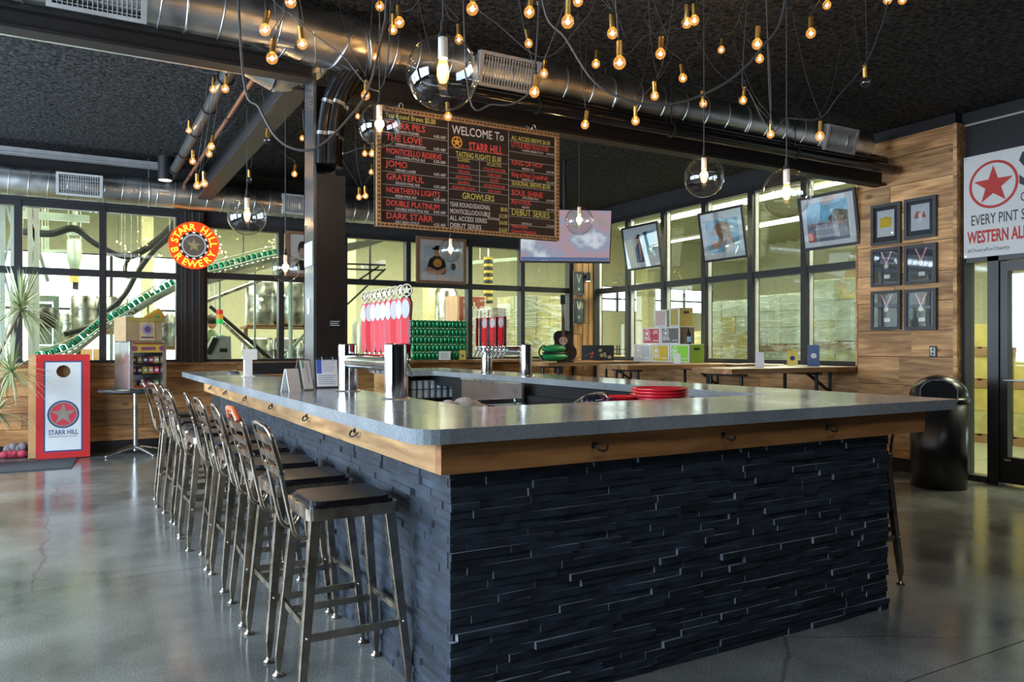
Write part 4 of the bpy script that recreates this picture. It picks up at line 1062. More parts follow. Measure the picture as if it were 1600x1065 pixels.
for i in range(k):
    u = (i+.5)*W_/k
    for v_ in (fw/2, H_-fw/2): st_.prism(circ(u, v_, .0065, 6), fr, .018, .024)
k = int(H_/.03)
for i in range(1, k-1):
    v_ = (i+.5)*H_/k
    for u in (fw/2, W_-fw/2): st_.prism(circ(u, v_, .0065, 6), fr, .018, .024)
st_.build('frame_studs', M_black, f_, kind='stuff')
# lettering positions: board uv in zoomed-crop pixels -> helper (left edge u=0, right u=1)
cred, cyel, cwht, clin = (MB() for _ in range(4))
def tx(mb, s, u, v, size, al='LEFT', sx=.82, bold=.012): mb.text(s, fr, u*W_, v*H_, size*H_, .002, al, sx=sx, bold=bold)
c1, c2 = .365, .70
rw = ['', '']
items = [('STARR PILS', 'GERMAN PILSNER', '4.6% ABV'), ('THE LOVE', 'GERMAN HEFEWEIZEN', '4.6% ABV'), ('MONTICELLO RESERVE', 'COLONIAL-STYLE ALE', '5.5% ABV'), ('JOMO', 'VIENNA LAGER', '4.6% ABV'), ('GRATEFUL', 'SESSION PALE ALE', '4.7% ABV'), ('NORTHERN LIGHTS', 'INDIA PALE ALE', '6.5% ABV'), ('DOUBLE PLATINUM', 'DOUBLE INDIA PALE ALE', '8.6% ABV'), ('DARK STARR', 'DRY IRISH STOUT', '4.2% ABV')]
tx(cyel, 'Year Round Brews $5.00', .045, .915, .062, sx=.72)
clin.flat(rect(.03*W_, .895*H_, c1*W_, .899*H_), fr, .002)
for i, (a, b_, c) in enumerate(items):
    v_ = .895-.108*(i+1)
    s_ = .075 if len(a) < 12 else .068
    tx(cred, a, .05, v_+.045, s_, sx=.95 if len(a) < 12 else (.80 if len(a) < 17 else .72))
    tx(cwht, b_, .095, v_+.012, .030, sx=.9); tx(cwht, c, .355, v_+.014, .036, 'RIGHT', sx=.8)
    if i < 7: clin.flat(rect(.03*W_, v_*H_, c1*W_, (v_+.004)*H_), fr, .002)
clin.flat(rect(c1*W_, .05*H_, (c1+.003)*W_, .96*H_), fr, .002); clin.flat(rect(c2*W_, .05*H_, (c2+.003)*W_, .96*H_), fr, .002)
tx(cwht, 'WELCOME To', .53, .86, .105, 'CENTER', sx=.78)
tx(cred, 'STARR HILL', .572, .735, .105, 'CENTER', sx=.62, bold=.03)
MB_star = MB(); ring(MB_star, .413*W_, .79*H_, .040*H_, .052*H_, fr, .0025); 
starflat(MB_star, .413*W_, .79*H_, .046*H_, fr, .003)
ogm = plain('chalk_orange', (.80, .38, .06), .7)
MB_star.build('chalk_star', ogm, t)
tx(cyel, 'TASTING FLIGHTS $5.00', .533, .665, .068, 'CENTER', sx=.62)
tx(cyel, 'CLASSIC', .45, .628, .04, 'CENTER'); tx(cyel, 'ECLECTIC', .62, .622, .04, 'CENTER')
for i, (a, b_) in enumerate((('STARR PILS', 'LITTLE RED ROOSTER'), ('THE LOVE', 'DARK STARR'), ('MONTICELLO', 'REVIVER'), ('GRATEFUL', 'DOUBLE PLATINUM'), ('NORTHERN LIGHTS', 'SOUL SHINE'))):
    v_ = .575-.048*i
    tx(cred, a, .45, v_, .036, 'CENTER', sx=.7); tx(cred, b_, .62, v_, .038, 'CENTER', sx=.62)
    clin.flat(rect(c1*W_, (v_-.008)*H_, c2*W_, (v_-.005)*H_), fr, .002)
clin.flat(rect(.535*W_, .375*H_, .5375*W_, .65*H_), fr, .002)
clin.flat(rect(c1*W_, .655*H_, c2*W_, .658*H_), fr, .002); clin.flat(rect(c1*W_, .735*H_, c2*W_, .738*H_), fr, .002)
tx(cyel, 'GROWLERS', .53, .305, .078, 'CENTER', sx=.78); clin.flat(rect(c1*W_, .29*H_, c2*W_, .293*H_), fr, .002)
for i, (a, b_) in enumerate((('YEAR ROUND/SEASONAL', '$8.00'), ('MONTICELLO/DOUBLE', '$12.00'), ('ALL ACCESS SERIES', '$16.00'), ('DEBUT SERIES', '$16.00'))):
    v_ = (.228, .168, .108, .045)[i]; tx(cwht, a, .375, v_, .058, sx=(.60, .66, .74, .86)[i]); tx(cyel, b_, .694, v_, .05, 'RIGHT', sx=.62)
tx(cwht, 'PLATINUM', .615, .142, .03, 'CENTER')
for s, v_, z, m_, f2 in (('ALL ACCESS BREWS $6.00', .885, .055, cyel, .66), ('LITTLE RED ROOSTER', .822, .062, cred, .66), ('KING OF HOP', .66, .062, cred, .85), ('King of Hop Grapefruit', .555, .062, cred, .66), ('SEASONAL BREWS $5.00', .475, .058, cyel, .66), ('SOUL SHINE', .385, .072, cred, .85), ('REVIVER', .305, .062, cred, .9), ('DEBUT SERIES', .205, .085, cyel, .78), ('Watermelon', .09, .042, cred, .8), ('Cherry Weekend', .045, .046, cred, .8)):
    tx(m_, s, .718, v_, z, sx=f2)
for s, v_ in (('COFFEE CREAM STOUT', .792), ('IMPERIAL IPA', .625), ('IMPERIAL IPA', .527), ('UNFILTERED PALE', .36), ('RED IPA', .275), ('BATCH #3', .125)):
    tx(cwht, s, .78, v_, .027); tx(cwht, '6.2% ABV', .975, v_, .026, 'RIGHT')
for v_ in (.87, .775, .70, .61, .515, .46, .345, .26, .19, .115): clin.flat(rect(c2*W_, v_*H_, .975*W_, (v_+.004)*H_), fr, .002)
cred.build('red_lettering', plain('chalk_red', (.78, .10, .08), .7), t, kind='stuff'); cyel.build('yellow_lettering', plain('chalk_yellow', (.66, .62, .16), .7), t, kind='stuff')
cwht.build('white_lettering', plain('chalk_white', (.72, .70, .68), .7), t, kind='stuff'); clin.build('ruled_lines', plain('chalk_line', (.45, .43, .42), .7), t, kind='stuff')
for u in (.13, .86): MB().cyl((XB0+u*W_, YM+.01, zt_), (XB0+u*W_, YM+.17, 3.20), .006, n=6).tube([(XB0+u*W_+.016*math.cos(a), YM+.02, zt_+.03+.022*math.sin(a)) for a in [2*PI*i/10 for i in range(10)]], .005, 5, closed=True).build('hanging_link', M_steel, t)

# ============================================================ NEON CLOCK
Yn = YB-.24; v = PY(303, 383.5, Yn); dn = onY(303, Yn)[1]; Rn = 36.5*dn/F
t = thing('neon_clock', 'round red neon wall clock sign on the black post', 'sign', v)
fr = frame_faceY(v.x, Yn, v.z)
MB().prism(circ(0, 0, Rn, 40), fr, -.05, 0).build('housing', M_black, t)
g = MB(); ring(g, 0, 0, Rn*.60, Rn*.985, fr, .004, 48); g.build('red_glow_ring', emit('neon_red', (1, .075, .015), 1.25), t)
g = MB()
for i in range(1): g.tube([fr[0]+UX*(Rn*.99*math.cos(a))+UZ*(Rn*.99*math.sin(a))+fr[3]*.012 for a in [2*PI*i/48 for i in range(48)]], .006, 6, closed=True)
g.build('outer_tube', emit('neon_red2', (1, .06, .01), 2.2), t)
g = MB()
def arc_text(mb, s, a0, a1, r, size, flip=False):
    n = len(s)
    for i, ch in enumerate(s):
        if ch == ' ': continue
        a = R(a0+(a1-a0)*i/(n-1)); rot = a-PI/2 if not flip else a+PI/2
        vs, fs, w_ = glyphs(ch, .02, 0)
        x, y = r*math.cos(a), r*math.sin(a)
        bx = -w_/2*size; by = -size*.35
        mb.text(ch, fr, x+bx*math.cos(rot)-by*math.sin(rot), y+bx*math.sin(rot)+by*math.cos(rot), size, .02, rot=rot, bold=.02)
arc_text(g, 'STARR HILL', 167, 5, Rn*.79, Rn*.40)
arc_text(g, 'BREWERY', 196, 335, Rn*.79, Rn*.40, True)
g.build('neon_letters', emit('neon_yellow', (1, .72, .06), 2.0), t)
MB().prism(circ(0, 0, Rn*.52, 32), fr, 0, .006).build('clock_face', plain('clock_brown', (.16, .12, .09), .4), t)
g = MB(); starflat(g, 0, 0, Rn*.30, fr, .009); g.build('gold_star', plain('clock_gold', (.50, .40, .18), .35, metal=.4), t)
g = MB(); ring(g, 0, 0, Rn*.44, Rn*.48, fr, .008, 32); g.build('dial_ring', M_paper, t)
g = MB()
for i in range(12): a = R(30*i); g.flat([(Rn*.52*math.cos(a-.09)*1.0, Rn*.52*math.sin(a-.09)), (Rn*.59*math.cos(a-.12), Rn*.59*math.sin(a-.12)), (Rn*.59*math.cos(a+.12), Rn*.59*math.sin(a+.12)), (Rn*.52*math.cos(a+.09), Rn*.52*math.sin(a+.09))], fr, .006)
g.build('white_ticks', emit('tick_white', (1, .93, .8), .9), t, kind='stuff')
g = MB()
for a, l in ((R(145), .42), (R(-35), .24)):
    U2 = (math.cos(a), math.sin(a)); g.flat([(-U2[1]*.006, U2[0]*.006), (U2[1]*.006, -U2[0]*.006), (U2[0]*Rn*l, U2[1]*Rn*l)][::-1], fr, .012)
g.build('clock_hands', plain('hand_tan', (.60, .50, .35), .4), t)

# ============================================================ PICTURES
def framed(name, label, fr, w, h, fw, fm_, mat_m, mw, deep=.03, cat='picture', glass=True):
    t = thing(name, label, cat, fr[0])
    f = MB()
    for a in (rect(-w/2, -h/2, w/2, -h/2+fw), rect(-w/2, h/2-fw, w/2, h/2), rect(-w/2, -h/2+fw, -w/2+fw, h/2-fw), rect(w/2-fw, -h/2+fw, w/2, h/2-fw)): f.prism(a, fr, -deep/2, deep/2)
    f.build('picture_frame', fm_, t, bevel=.003)
    MB().prism(rect(-w/2+fw*.5, -h/2+fw*.5, w/2-fw*.5, h/2-fw*.5), fr, -deep/2+.002, 0).build('mount', mat_m, t)
    if glass: MB().prism(rect(-w/2+fw, -h/2+fw, w/2-fw, h/2-fw), fr, deep/2-.008, deep/2-.006).build('glass', M_globe, t)
    return t
def col(n, c, r=.5): return plain(n, c, r, var=.18, vs=14)
M_sk = col('print_sky', (.20, .50, .66)); M_skin = col('print_skin', (.62, .30, .17)); M_hair = col('print_hair', (.32, .13, .05)); M_navy = col('print_navy', (.03, .06, .20)); M_mount = plain('mount_white', (.66, .67, .68), .6, var=.02)
M_dk = plain('print_black', (.02, .02, .022), .4); M_woodfr = plain('frame_brown', (.20, .10, .055), .5)
def hangfr(pTL, pTR, pBL, X, lean):
    """picture hanging in front of the right glazing, leaning forward at the top"""
    Y0, d0 = onX(pTL[0], X); Y1, d1 = onX(pTR[0], X)
    w_ = abs(Y0-Y1); z1_ = zat(pTL[1], d0); z0_ = zat(pBL[1], d0); h_ = z1_-z0_
    zr = zat(pTR[1], d1)
    V = Vector((-math.sin(lean), 0, math.cos(lean))); N = Vector((-math.cos(lean), 0, -math.sin(lean)))
    c = Vector((X, (Y0+Y1)/2, ((z1_+zr)/2+z0_)/2))
    return (c, -UY, V, N), w_, (z1_+zr)/2-z0_
# 1: man in blue jacket
fr, w_, h_ = hangfr((975, 356), (1032, 345), (978, 424), 7.90, R(9))
t = framed('hanging_picture', 'leaning framed print of a person in a hat and blue jacket, left of three', fr, w_, h_, .035, M_dk, M_mount, 0)
ww, hh = w_/2, h_/2
g = MB(); g.flat(rect(.05*w_, -.2*h_, .36*w_, .32*h_), fr, .001); g.build('print', M_sk, t)
g = MB(); g.flat(rect(-.36*w_, -.38*h_, .04*w_, .33*h_), fr, .001); g.build('print', M_mount, t)
g = MB(); g.flat([(-.17*w_, -.34*h_), (.05*w_, -.34*h_), (.06*w_, -.02*h_), (-.02*w_, .10*h_), (-.10*w_, .10*h_), (-.18*w_, -.02*h_)], fr, .002); g.build('figure_jacket', col('print_blue', (.03, .10, .25)), t)
g = MB(); g.flat([(-.07*w_, -.3*h_), (-.03*w_, -.3*h_), (-.02*w_, .08*h_), (-.08*w_, .08*h_)], fr, .003).flat(circ(-.055*w_, .16*h_, .05*w_, 14, .07*h_), fr, .003); g.build('figure_skin', M_skin, t)
g = MB(); g.flat(rect(-.15*w_, .20*h_, .04*w_, .225*h_), fr, .004).flat(circ(-.055*w_, .24*h_, .06*w_, 14, .05*h_), fr, .004).flat([(.06*w_, .30*h_), (.20*w_, .33*h_), (.15*w_, .22*h_)], fr, .003); g.build('figure_hat', M_dk, t)
# 2: woman with flying hair
fr, w_, h_ = hangfr((1095, 333), (1165, 319), (1099, 411), 7.90, R(9))
t = framed('hanging_picture', 'leaning framed print of a person with flying brown hair on blue, middle of three', fr, w_, h_, .035, M_dk, M_mount, 0)
g = MB(); g.flat(rect(-.36*w_, -.34*h_, .36*w_, .30*h_), fr, .001); g.build('print', M_sk, t)
g = MB(); g.flat([(-.30*w_, -.10*h_), (-.22*w_, -.28*h_), (-.05*w_, -.22*h_), (.02*w_, -.06*h_), (-.06*w_, -.03*h_), (-.16*w_, -.16*h_), (-.26*w_, -.05*h_)], fr, .002).flat(circ(.13*w_, .12*h_, .055*w_, 14, .09*h_), fr, .004).flat([(.0, -.32*h_), (.28*w_, -.32*h_), (.22*w_, -.06*h_), (.14*w_, .04*h_), (.06*w_, .02*h_)], fr, .002); g.build('figure_skin', M_skin, t)
g = MB(); g.flat([(.12*w_, .22*h_), (-.02*w_, .26*h_), (-.16*w_, .20*h_), (-.26*w_, .08*h_), (-.20*w_, -.02*h_), (-.10*w_, .0*h_), (-.02*w_, -.10*h_), (.08*w_, -.02*h_), (.09*w_, .12*h_), (.17*w_, .19*h_)], fr, .003); g.build('figure_hair', M_hair, t)
g = MB(); g.flat([(.05*w_, -.33*h_), (.26*w_, -.33*h_), (.19*w_, -.10*h_), (.10*w_, -.08*h_)], fr, .005); g.build('figure_top', M_mount, t)
# 3: crowd poster
fr, w_, h_ = hangfr((1251, 312), (1341, 290), (1254, 393), 7.86, R(9))
t = framed('hanging_picture', 'leaning framed print of a crowd behind a white fence, right of three', fr, w_, h_, .035, M_dk, M_mount, 0)
g = MB(); g.flat(rect(-.38*w_, -.02*h_, .34*w_, .36*h_), fr, .001); g.build('print', M_sk, t)
g = MB(); g.flat(rect(-.38*w_, -.36*h_, .34*w_, -.02*h_), fr, .001); g.build('print', col('print_crowd', (.16, .15, .22)), t)
g = MB(); g.flat([(.0, .04*h_), (.12*w_, .20*h_), (.34*w_, .14*h_), (.34*w_, -.02*h_), (.02*w_, -.02*h_)], fr, .002); g.build('print_shed', M_dk, t)
g = MB(); random.seed(4)
for i in range(40): g.flat(circ(random.uniform(-.36, .30)*w_, random.uniform(-.08, .06)*h_, .013*w_, 6), fr, .003)
g.build('print_heads', M_skin, t)
g = MB()
for i in range(13): u = (-.22+.03*i)*w_; g.flat([(u, -.30*h_), (u+.016*w_, -.30*h_), (u+.016*w_, -.08*h_), (u+.008*w_, -.05*h_), (u, -.08*h_)], fr, .004)
g.flat(rect(-.24*w_, -.14*h_, .18*w_, -.12*h_), fr, .004).flat(rect(-.24*w_, -.27*h_, .18*w_, -.25*h_), fr, .004); g.build('print_fence', M_mount, t)
g = MB(); g.flat([(-.38*w_, -.34*h_), (-.26*w_, -.34*h_), (-.27*w_, -.2*h_), (-.38*w_, -.16*h_)], fr, .004); g.build('print_red', M_red, t)
# portrait on the back glazing
def backfr(x0_, x1_, y0_, y1_, Y):
    a = PY(x0_, y1_, Y); b2 = PY(x1_, y0_, Y); za = zat((y1_), onY((x0_+x1_)/2, Y)[1]); zb2 = zat(y0_, onY((x0_+x1_)/2, Y)[1])
    return (Vector(((a.x+b2.x)/2, Y, (za+zb2)/2)), UX, UZ, -UY), b2.x-a.x, zb2-za
fr, w_, h_ = backfr(650, 728, 371, 443, YB-.12)
t = framed('wall_picture', 'brown framed portrait of a person in a black apron shirt, behind the small globe', fr, w_, h_, .045, M_woodfr, plain('mount_cream', (.70, .62, .55), .6, var=.02), 0)
g = MB(); g.flat(rect(-.34*w_, -.32*h_, .34*w_, .32*h_), fr, .001); g.build('print', col('print_pale', (.52, .58, .60)), t)
g = MB(); g.flat([(-.30*w_, -.22*h_), (-.24*w_, .02*h_), (-.14*w_, .10*h_), (-.02*w_, .10*h_), (.07*w_, .02*h_), (.10*w_, -.24*h_), (.05*w_, -.30*h_), (-.26*w_, -.30*h_)], fr, .002).flat(circ(.24*w_, -.12*h_, .05*w_, 14, .08*h_), fr, .002); g.build('figure_shirt', M_dk, t)
g = MB(); g.flat(circ(-.08*w_, .18*h_, .065*w_, 16, .09*h_), fr, .003).flat([(-.31*w_, -.2*h_), (-.26*w_, -.14*h_), (-.08*w_, -.22*h_), (.08*w_, -.14*h_), (.11*w_, -.22*h_), (-.05*w_, -.31*h_), (-.26*w_, -.30*h_)], fr, .003); g.build('figure_skin', M_skin, t)
g = MB(); g.flat(circ(-.08*w_, .25*h_, .11*w_, 16, .035*h_), fr, .004).flat(rect(-.13*w_, .25*h_, -.03*w_, .32*h_), fr, .004); g.build('figure_hat', M_dk, t)
g = MB(); g.flat(circ(-.08*w_, -.06*h_, .085*w_, 18, .09*h_), fr, .004); g.build('figure_emblem', col('print_orange', (.75, .32, .05)), t)
fr, w_, h_ = backfr(447, 500, 362, 432, YB-.12)
t = framed('wall_picture', 'brown framed portrait with a dark hat, half hidden behind the pillar', fr, w_, h_, .045, M_woodfr, plain('mount_cream'  , (.70, .62, .55), .6), 0)
g = MB(); g.flat(circ(-.02*w_, .12*h_, .14*w_, 16, .17*h_), fr, .002).flat([(-.3*w_, -.36*h_), (.3*w_, -.36*h_), (.15*w_, -.15*h_), (-.16*w_, -.13*h_)], fr, .002); g.build('figure_dark', M_dk, t)
g = MB(); g.flat(circ(-.03*w_, .02*h_, .10*w_, 16, .12*h_), fr, .003).flat(circ(-.2*w_, -.14*h_, .09*w_, 12, .05*h_), fr, .003); g.build('figure_skin', col('print_tan', (.50, .32, .22)), t)

# television
v = at(884, 369, 9.9)
yaw = R(-24); Mz = Matrix.Rotation(yaw, 3, 'Z'); til = R(11)
N = Mz @ Vector((0, -math.cos(til), -math.sin(til))); V = Mz @ Vector((0, -math.sin(til), math.cos(til))); U = Mz @ UX
fr = (v, U, V, N); w_, h_ = 1.19, .69
t = thing('television', 'flat television hung from the ceiling, partly hidden by the menu board', 'television', v)
MB().prism(rect(-w_/2, -h_/2, w_/2, h_/2), fr, -.06, 0).build('tv_case', M_black, t, bevel=.005)
def scr():
    m = bpy.data.materials.new('tv_screen'); m.use_nodes = True; nt = m.node_tree; nt.nodes.clear(); Nn = nt.nodes; L = nt.links
    ge = Nn.new('ShaderNodeNewGeometry'); n1 = Nn.new('ShaderNodeTexNoise'); n1.inputs['Scale'].default_value = 3; n1.inputs['Detail'].default_value = 3; L.new(ge.outputs['Position'], n1.inputs[0])
    cr = Nn.new('ShaderNodeValToRGB'); e = cr.color_ramp.elements
    e[0].position = .32; e[0].color = (.20, .34, .30, 1); e[1].position = .66; e[1].color = (.62, .68, .74, 1)
    q = cr.color_ramp.elements.new(.48); q.color = (.46, .30, .34, 1); q = cr.color_ramp.elements.new(.58); q.color = (.30, .34, .45, 1)
    L.new(n1.outputs['Fac'], cr.inputs[0]); em = Nn.new('ShaderNodeEmission'); em.inputs[1].default_value = 1.0; L.new(cr.outputs[0], em.inputs[0])
    gl = Nn.new('ShaderNodeBsdfGlossy'); gl.inputs['Roughness'].default_value = .12; mx = Nn.new('ShaderNodeMixShader'); mx.inputs[0].default_value = .12
    L.new(em.outputs[0], mx.inputs[1]); L.new(gl.outputs[0], mx.inputs[2]); o = Nn.new('ShaderNodeOutputMaterial'); L.new(mx.outputs[0], o.inputs[0]); return m
MB().prism(rect(-w_/2+.012, -h_/2+.03, w_/2-.012, h_/2-.012), fr, 0, .003).build('screen', scr(), t)
MB().prism(rect(-w_/2, -h_/2, w_/2, -h_/2+.03), fr, 0, .006).build('bezel', M_greyframe, t)
MB().prism(rect(-w_/2+.02, -h_/2+.035, w_/2-.02, -h_/2+.075), fr, .003, .004).build('ticker_bar', emit('ticker', (.10, .15, .30), 1), t)
MB().cyl(v-N*.1, (v.x-N.x*.1, v.y-N.y*.1, ZC), .025, n=12).bar(v-N*.06, v-N*.12, .2, .2).build('ceiling_mount', M_black, t)

# award frames on the plank wall and the column
M_mat = plain('award_backing', (.02, .025, .035), .5)
def award(px0_, px1_, ya_, yb_, kind, label):
    a, da = onX(px0_, XW-.03); b2, db = onX(px1_, XW-.03); dm = (da+db)/2
    z1_, z0_ = zat(ya_, dm), zat(yb_, dm); w_, h_ = a-b2, z1_-z0_
    fr = (Vector((XW-.022, (a+b2)/2, (z1_+z0_)/2)), -UY, UZ, -UX)
    t = framed('award_frame', label, fr, w_, h_, .034, M_greyframe, M_mat if kind else M_dk, 0, .036, 'picture frame')
    if kind == 0 or kind == 3:
        g = MB(); g.flat(rect(-.30*w_, -.30*h_, .28*w_, .34*h_), fr, .001); g.build('certificate', M_mount, t)
        if kind == 0: g = MB(); g.flat(rect(-.20*w_, -.08*h_, .18*w_, .16*h_), fr, .002).flat(circ(0, .17*h_, .04*w_), fr, .002); g.build('gold_emblem', plain('gold_print', (.75, .50, .02), .35), t)
        else:
            g = MB(); g.flat([(-.2*w_, 0), (.18*w_, 0), (.10*w_, .18*h_), (-.14*w_, .16*h_)], fr, .002); g.build('red_print', col('award_red', (.55, .10, .07)), t)
            g = MB(); g.flat([(-.05*w_, -.10*h_), (.05*w_, -.10*h_), (.06*w_, .08*h_), (.16*w_, .28*h_), (.02*w_, .14*h_), (-.06*w_, .12*h_)], fr, .003).flat(circ(-.01*w_, .18*h_, .035*w_), fr, .003); g.build('white_figure', M_white, t)
    else:
        g = MB().mat(0)
        for s_ in (-1, 1):
            top = (s_*.17*w_+.02*w_, .40*h_); g.mat(0).flat([(0.02*w_-.012*s_*s_, .08*h_), (.02*w_+.012, .08*h_), (top[0]+.012, top[1]), (top[0]-.012, top[1])], fr, .002)
            g.mat(1).flat([(0.02*w_-.004, .08*h_), (.02*w_+.004, .08*h_), (top[0]+.004, top[1]), (top[0]-.004, top[1])], fr, .003)
        g.build('medal_ribbon', [plain('ribbon_red', (.55, .08, .10), .6), M_white], t)
        g = MB(); g.prism(circ(.02*w_, .02*h_, .028, 20), fr, .001, .006); g.build('medal', plain('medal_metal', (.5, .45, .35), .3, metal=.9), t)
        g = MB(); g.flat(rect(-.06*w_, -.30*h_, .14*w_, -.20*h_), fr, .002); g.build('caption_card', M_paper, t)
    return t
cols_ = ((1361, 1407), (1413, 1463)); rows_ = (((318, 382), (308, 372)), ((387, 447), (381, 443)), ((454, 515), (451, 515)))
nm = ['top', 'middle', 'bottom']
for j in range(3):
    for i in range(2):
        k = (0 if i == 0 else 3) if j == 0 else 1
        lb = ['gold certificate', 'red and white certificate'][i] if j == 0 else 'medal on a ribbon'
        award(cols_[i][0], cols_[i][1], rows_[j][i][0], rows_[j][i][1], k, 'charcoal frame with a %s, %s row %s on the plank wall' % (lb, nm[j], ['left', 'right'][i]))
YCc = YB-.20
for k, (ya_, yb_) in enumerate(((424, 461), (466, 505))):
    fr, w_, h_ = backfr(896, 913, ya_, yb_, YCc)
    t = framed('award_frame', 'grey medal frame on the wooden corner column, %s of two' % ['upper', 'lower'][k], fr, w_, h_, .022, M_greyframe, plain('award_grey', (.12, .15, .17), .4), 0, .03, 'picture frame')
    g = MB()
    for s_ in (-1, 1): g.flat([(-.01, .02*h_), (.01, .02*h_), (s_*.04+.008, .38*h_), (s_*.04-.008, .38*h_)], fr, .002)
    g.flat(rect(-.02, -.3*h_, .02, -.2*h_), fr, .002); g.build('medal_ribbon', M_paper, t)
v = PY(919, 433, YCc-.05)
t = thing('wall_lamp', 'small black cylinder lamp on the wooden corner column', 'lamp', v)
MB().cyl(v+Vector((0, 0, -.07)), v+Vector((0, 0, .08)), .045, n=20).bb(v.x-.02, v.x+.02, v.y+.03, YCc+.02, v.z, v.z+.04).build('lamp_body', M_black, t)
MB().cyl(v+Vector((0, 0, -.074)), v+Vector((0, 0, -.069)), .036, n=20).build('lamp_lens', emit('lamp_lens', (1, .85, .6), 8), t)
# outlet
v = PX(1457, 549, XW-.02)
t = thing('wall_outlet', 'steel wall outlet with a black surround on the plank wall', 'outlet', v)
fr = (Vector((XW-.005, v.y, v.z)), -UY, UZ, -UX)
MB().prism(rrect(-.04, -.06, .04, .06, .006), fr, 0, .008).build('surround', M_black, t); MB().prism(rrect(-.028, -.045, .028, .045, .004), fr, .008, .012).build('cover', M_chrome, t)
g = MB(); g.flat(circ(0, .02, .012, 12), fr, .0125).flat(circ(0, -.02, .012, 12), fr, .0125); g.build('socket_holes', M_black, t)
# banner above the door
Yb0, db0 = onX(1506, XD-.09)
zt2, zb2 = zat(247, db0), zat(404, db0)
t = thing('wall_banner', 'white fabric banner with a red star above the glass door', 'banner', (XD-.09, Yb0, zb2))
fr = (Vector((XD-.09, Yb0, zb2)), -UY, UZ, -UX); hb = zt2-zb2; kx_ = hb
MB().prism(rect(0, 0, 2.6, hb), fr, -.006, 0).build('banner_cloth', plain('banner_white', (.70, .70, .68), .7, var=.02), t)
rb_ = MB(); sc_ = hb/157.0*.0+1
def ub(px): return Yb0-onX(px, XD-.09)[0]
def vb(px, py): return zat(py, onX(px, XD-.09)[1])-zb2
cx_, cy_ = ub(1552), vb(1552, 287.5); rr = (ub(1590)-ub(1513))/2
ring(rb_, cx_, cy_, rr*.89, rr, fr, .002, 48); starflat(rb_, cx_, cy_-.01, rr*.83, fr, .003, .40)
s1_ = (vb(1516, 360)-vb(1516, 383))
rb_.text('WESTERN ALB', fr, ub(1512), vb(1512, 381), s1_*1.12, .002, sx=.53, bold=.03)
rb_.build('red_print', plain('banner_red', (.52, .035, .03), .6, var=.15, vs=40), t, kind='stuff')
k_ = MB(); k_.text('EVERY PINT S', fr, ub(1517), vb(1517, 353), s1_*.98, .002, sx=.59, bold=.008)
k_.text('#CheersForCharity', fr, ub(1512), vb(1512, 395), s1_*.34, .002, sx=1.0)
k_.text('S', fr, ub(1591), vb(1591, 290), s1_*3.2, .002, sx=.9, bold=.02); k_.text('C', fr, ub(1594), vb(1594, 315), s1_*.9, .002, sx=.7)
k_.build('black_print', M_black, t)
for (u, v_) in ((.02, hb-.02), (.02, .02)): MB().prism(circ(u, v_, .012, 12), fr, .001, .004).build('eyelet', M_steel, t)
tc = thing('wall_conduit', 'thin pale conduit running along the top of the dark wall', 'conduit', (XD-.02, 3, 3.6))
MB().tube([(XD-.03, YE-.05, 3.66), (XD-.03, 0.5, 3.66)], .012, 8).build('conduit_tube', plain('conduit', (.45, .45, .44), .5), tc)

# ============================================================ FURNITURE ALONG THE GLAZING
t = thing('window_ledge', 'brown plank ledge running below the right hand windows', 'counter', (7.8, 8, 1.1))
for k, (a, b_) in enumerate(((7.52, 7.80), (7.803, 8.085))): MB().bb(a, b_, YJ+.03, YB-.25, 1.085, 1.135).build('plank', M_ledge, t)
for y in (6.3, 8.2, 10.2): MB().bar((8.08, y, .8), (7.6, y, 1.08), .03, .03).bb(8.05, 8.085, y-.02, y+.02, .7, 1.085).build('bracket', M_frame, t)
def high_table(xa_, xb_, ya_, yb_, label):
    t = thing('high_table', label, 'table', ((xa_+xb_)/2, (ya_+yb_)/2, 0))
    n = 4
    for i in range(n): y0_ = ya_+(yb_-ya_)*i/n; MB().bb(xa_, xb_, y0_+.001, y0_+(yb_-ya_)/n-.001, 1.085, 1.14).build('top_plank', M_table, t)
    for x in (xa_+.22, xb_-.25):
        for y in (ya_+.08, yb_-.08): MB().cyl((x, y, 0), (x, y, 1.06), .021, n=12).cyl((x, y, 0), (x, y, .012), .05, n=14).build('leg', M_frame, t)
        MB().bar((x, ya_+.02, 1.07), (x, yb_-.02, 1.07), .05, .03).build('cross_bar', M_frame, t)
        MB().bar((x, ya_+.08, .3), (x, yb_-.08, .3), .025, .025).build('cross_bar', M_frame, t)
    MB().bar((xa_+.22, (ya_+yb_)/2, .3), (xb_-.25, (ya_+yb_)/2, .3), .025, .025).build('foot_rail', M_frame, t)
high_table(5.86, 7.50, 5.765, 6.37, 'nearest wooden high table with black pipe legs at the window ledge')
high_table(5.86, 7.50, 7.48, 8.08, 'middle wooden high table at the window ledge, before the beer cartons')
high_table(5.86, 7.50, 9.30, 9.88, 'farthest wooden high table, with the guitar standing on it')

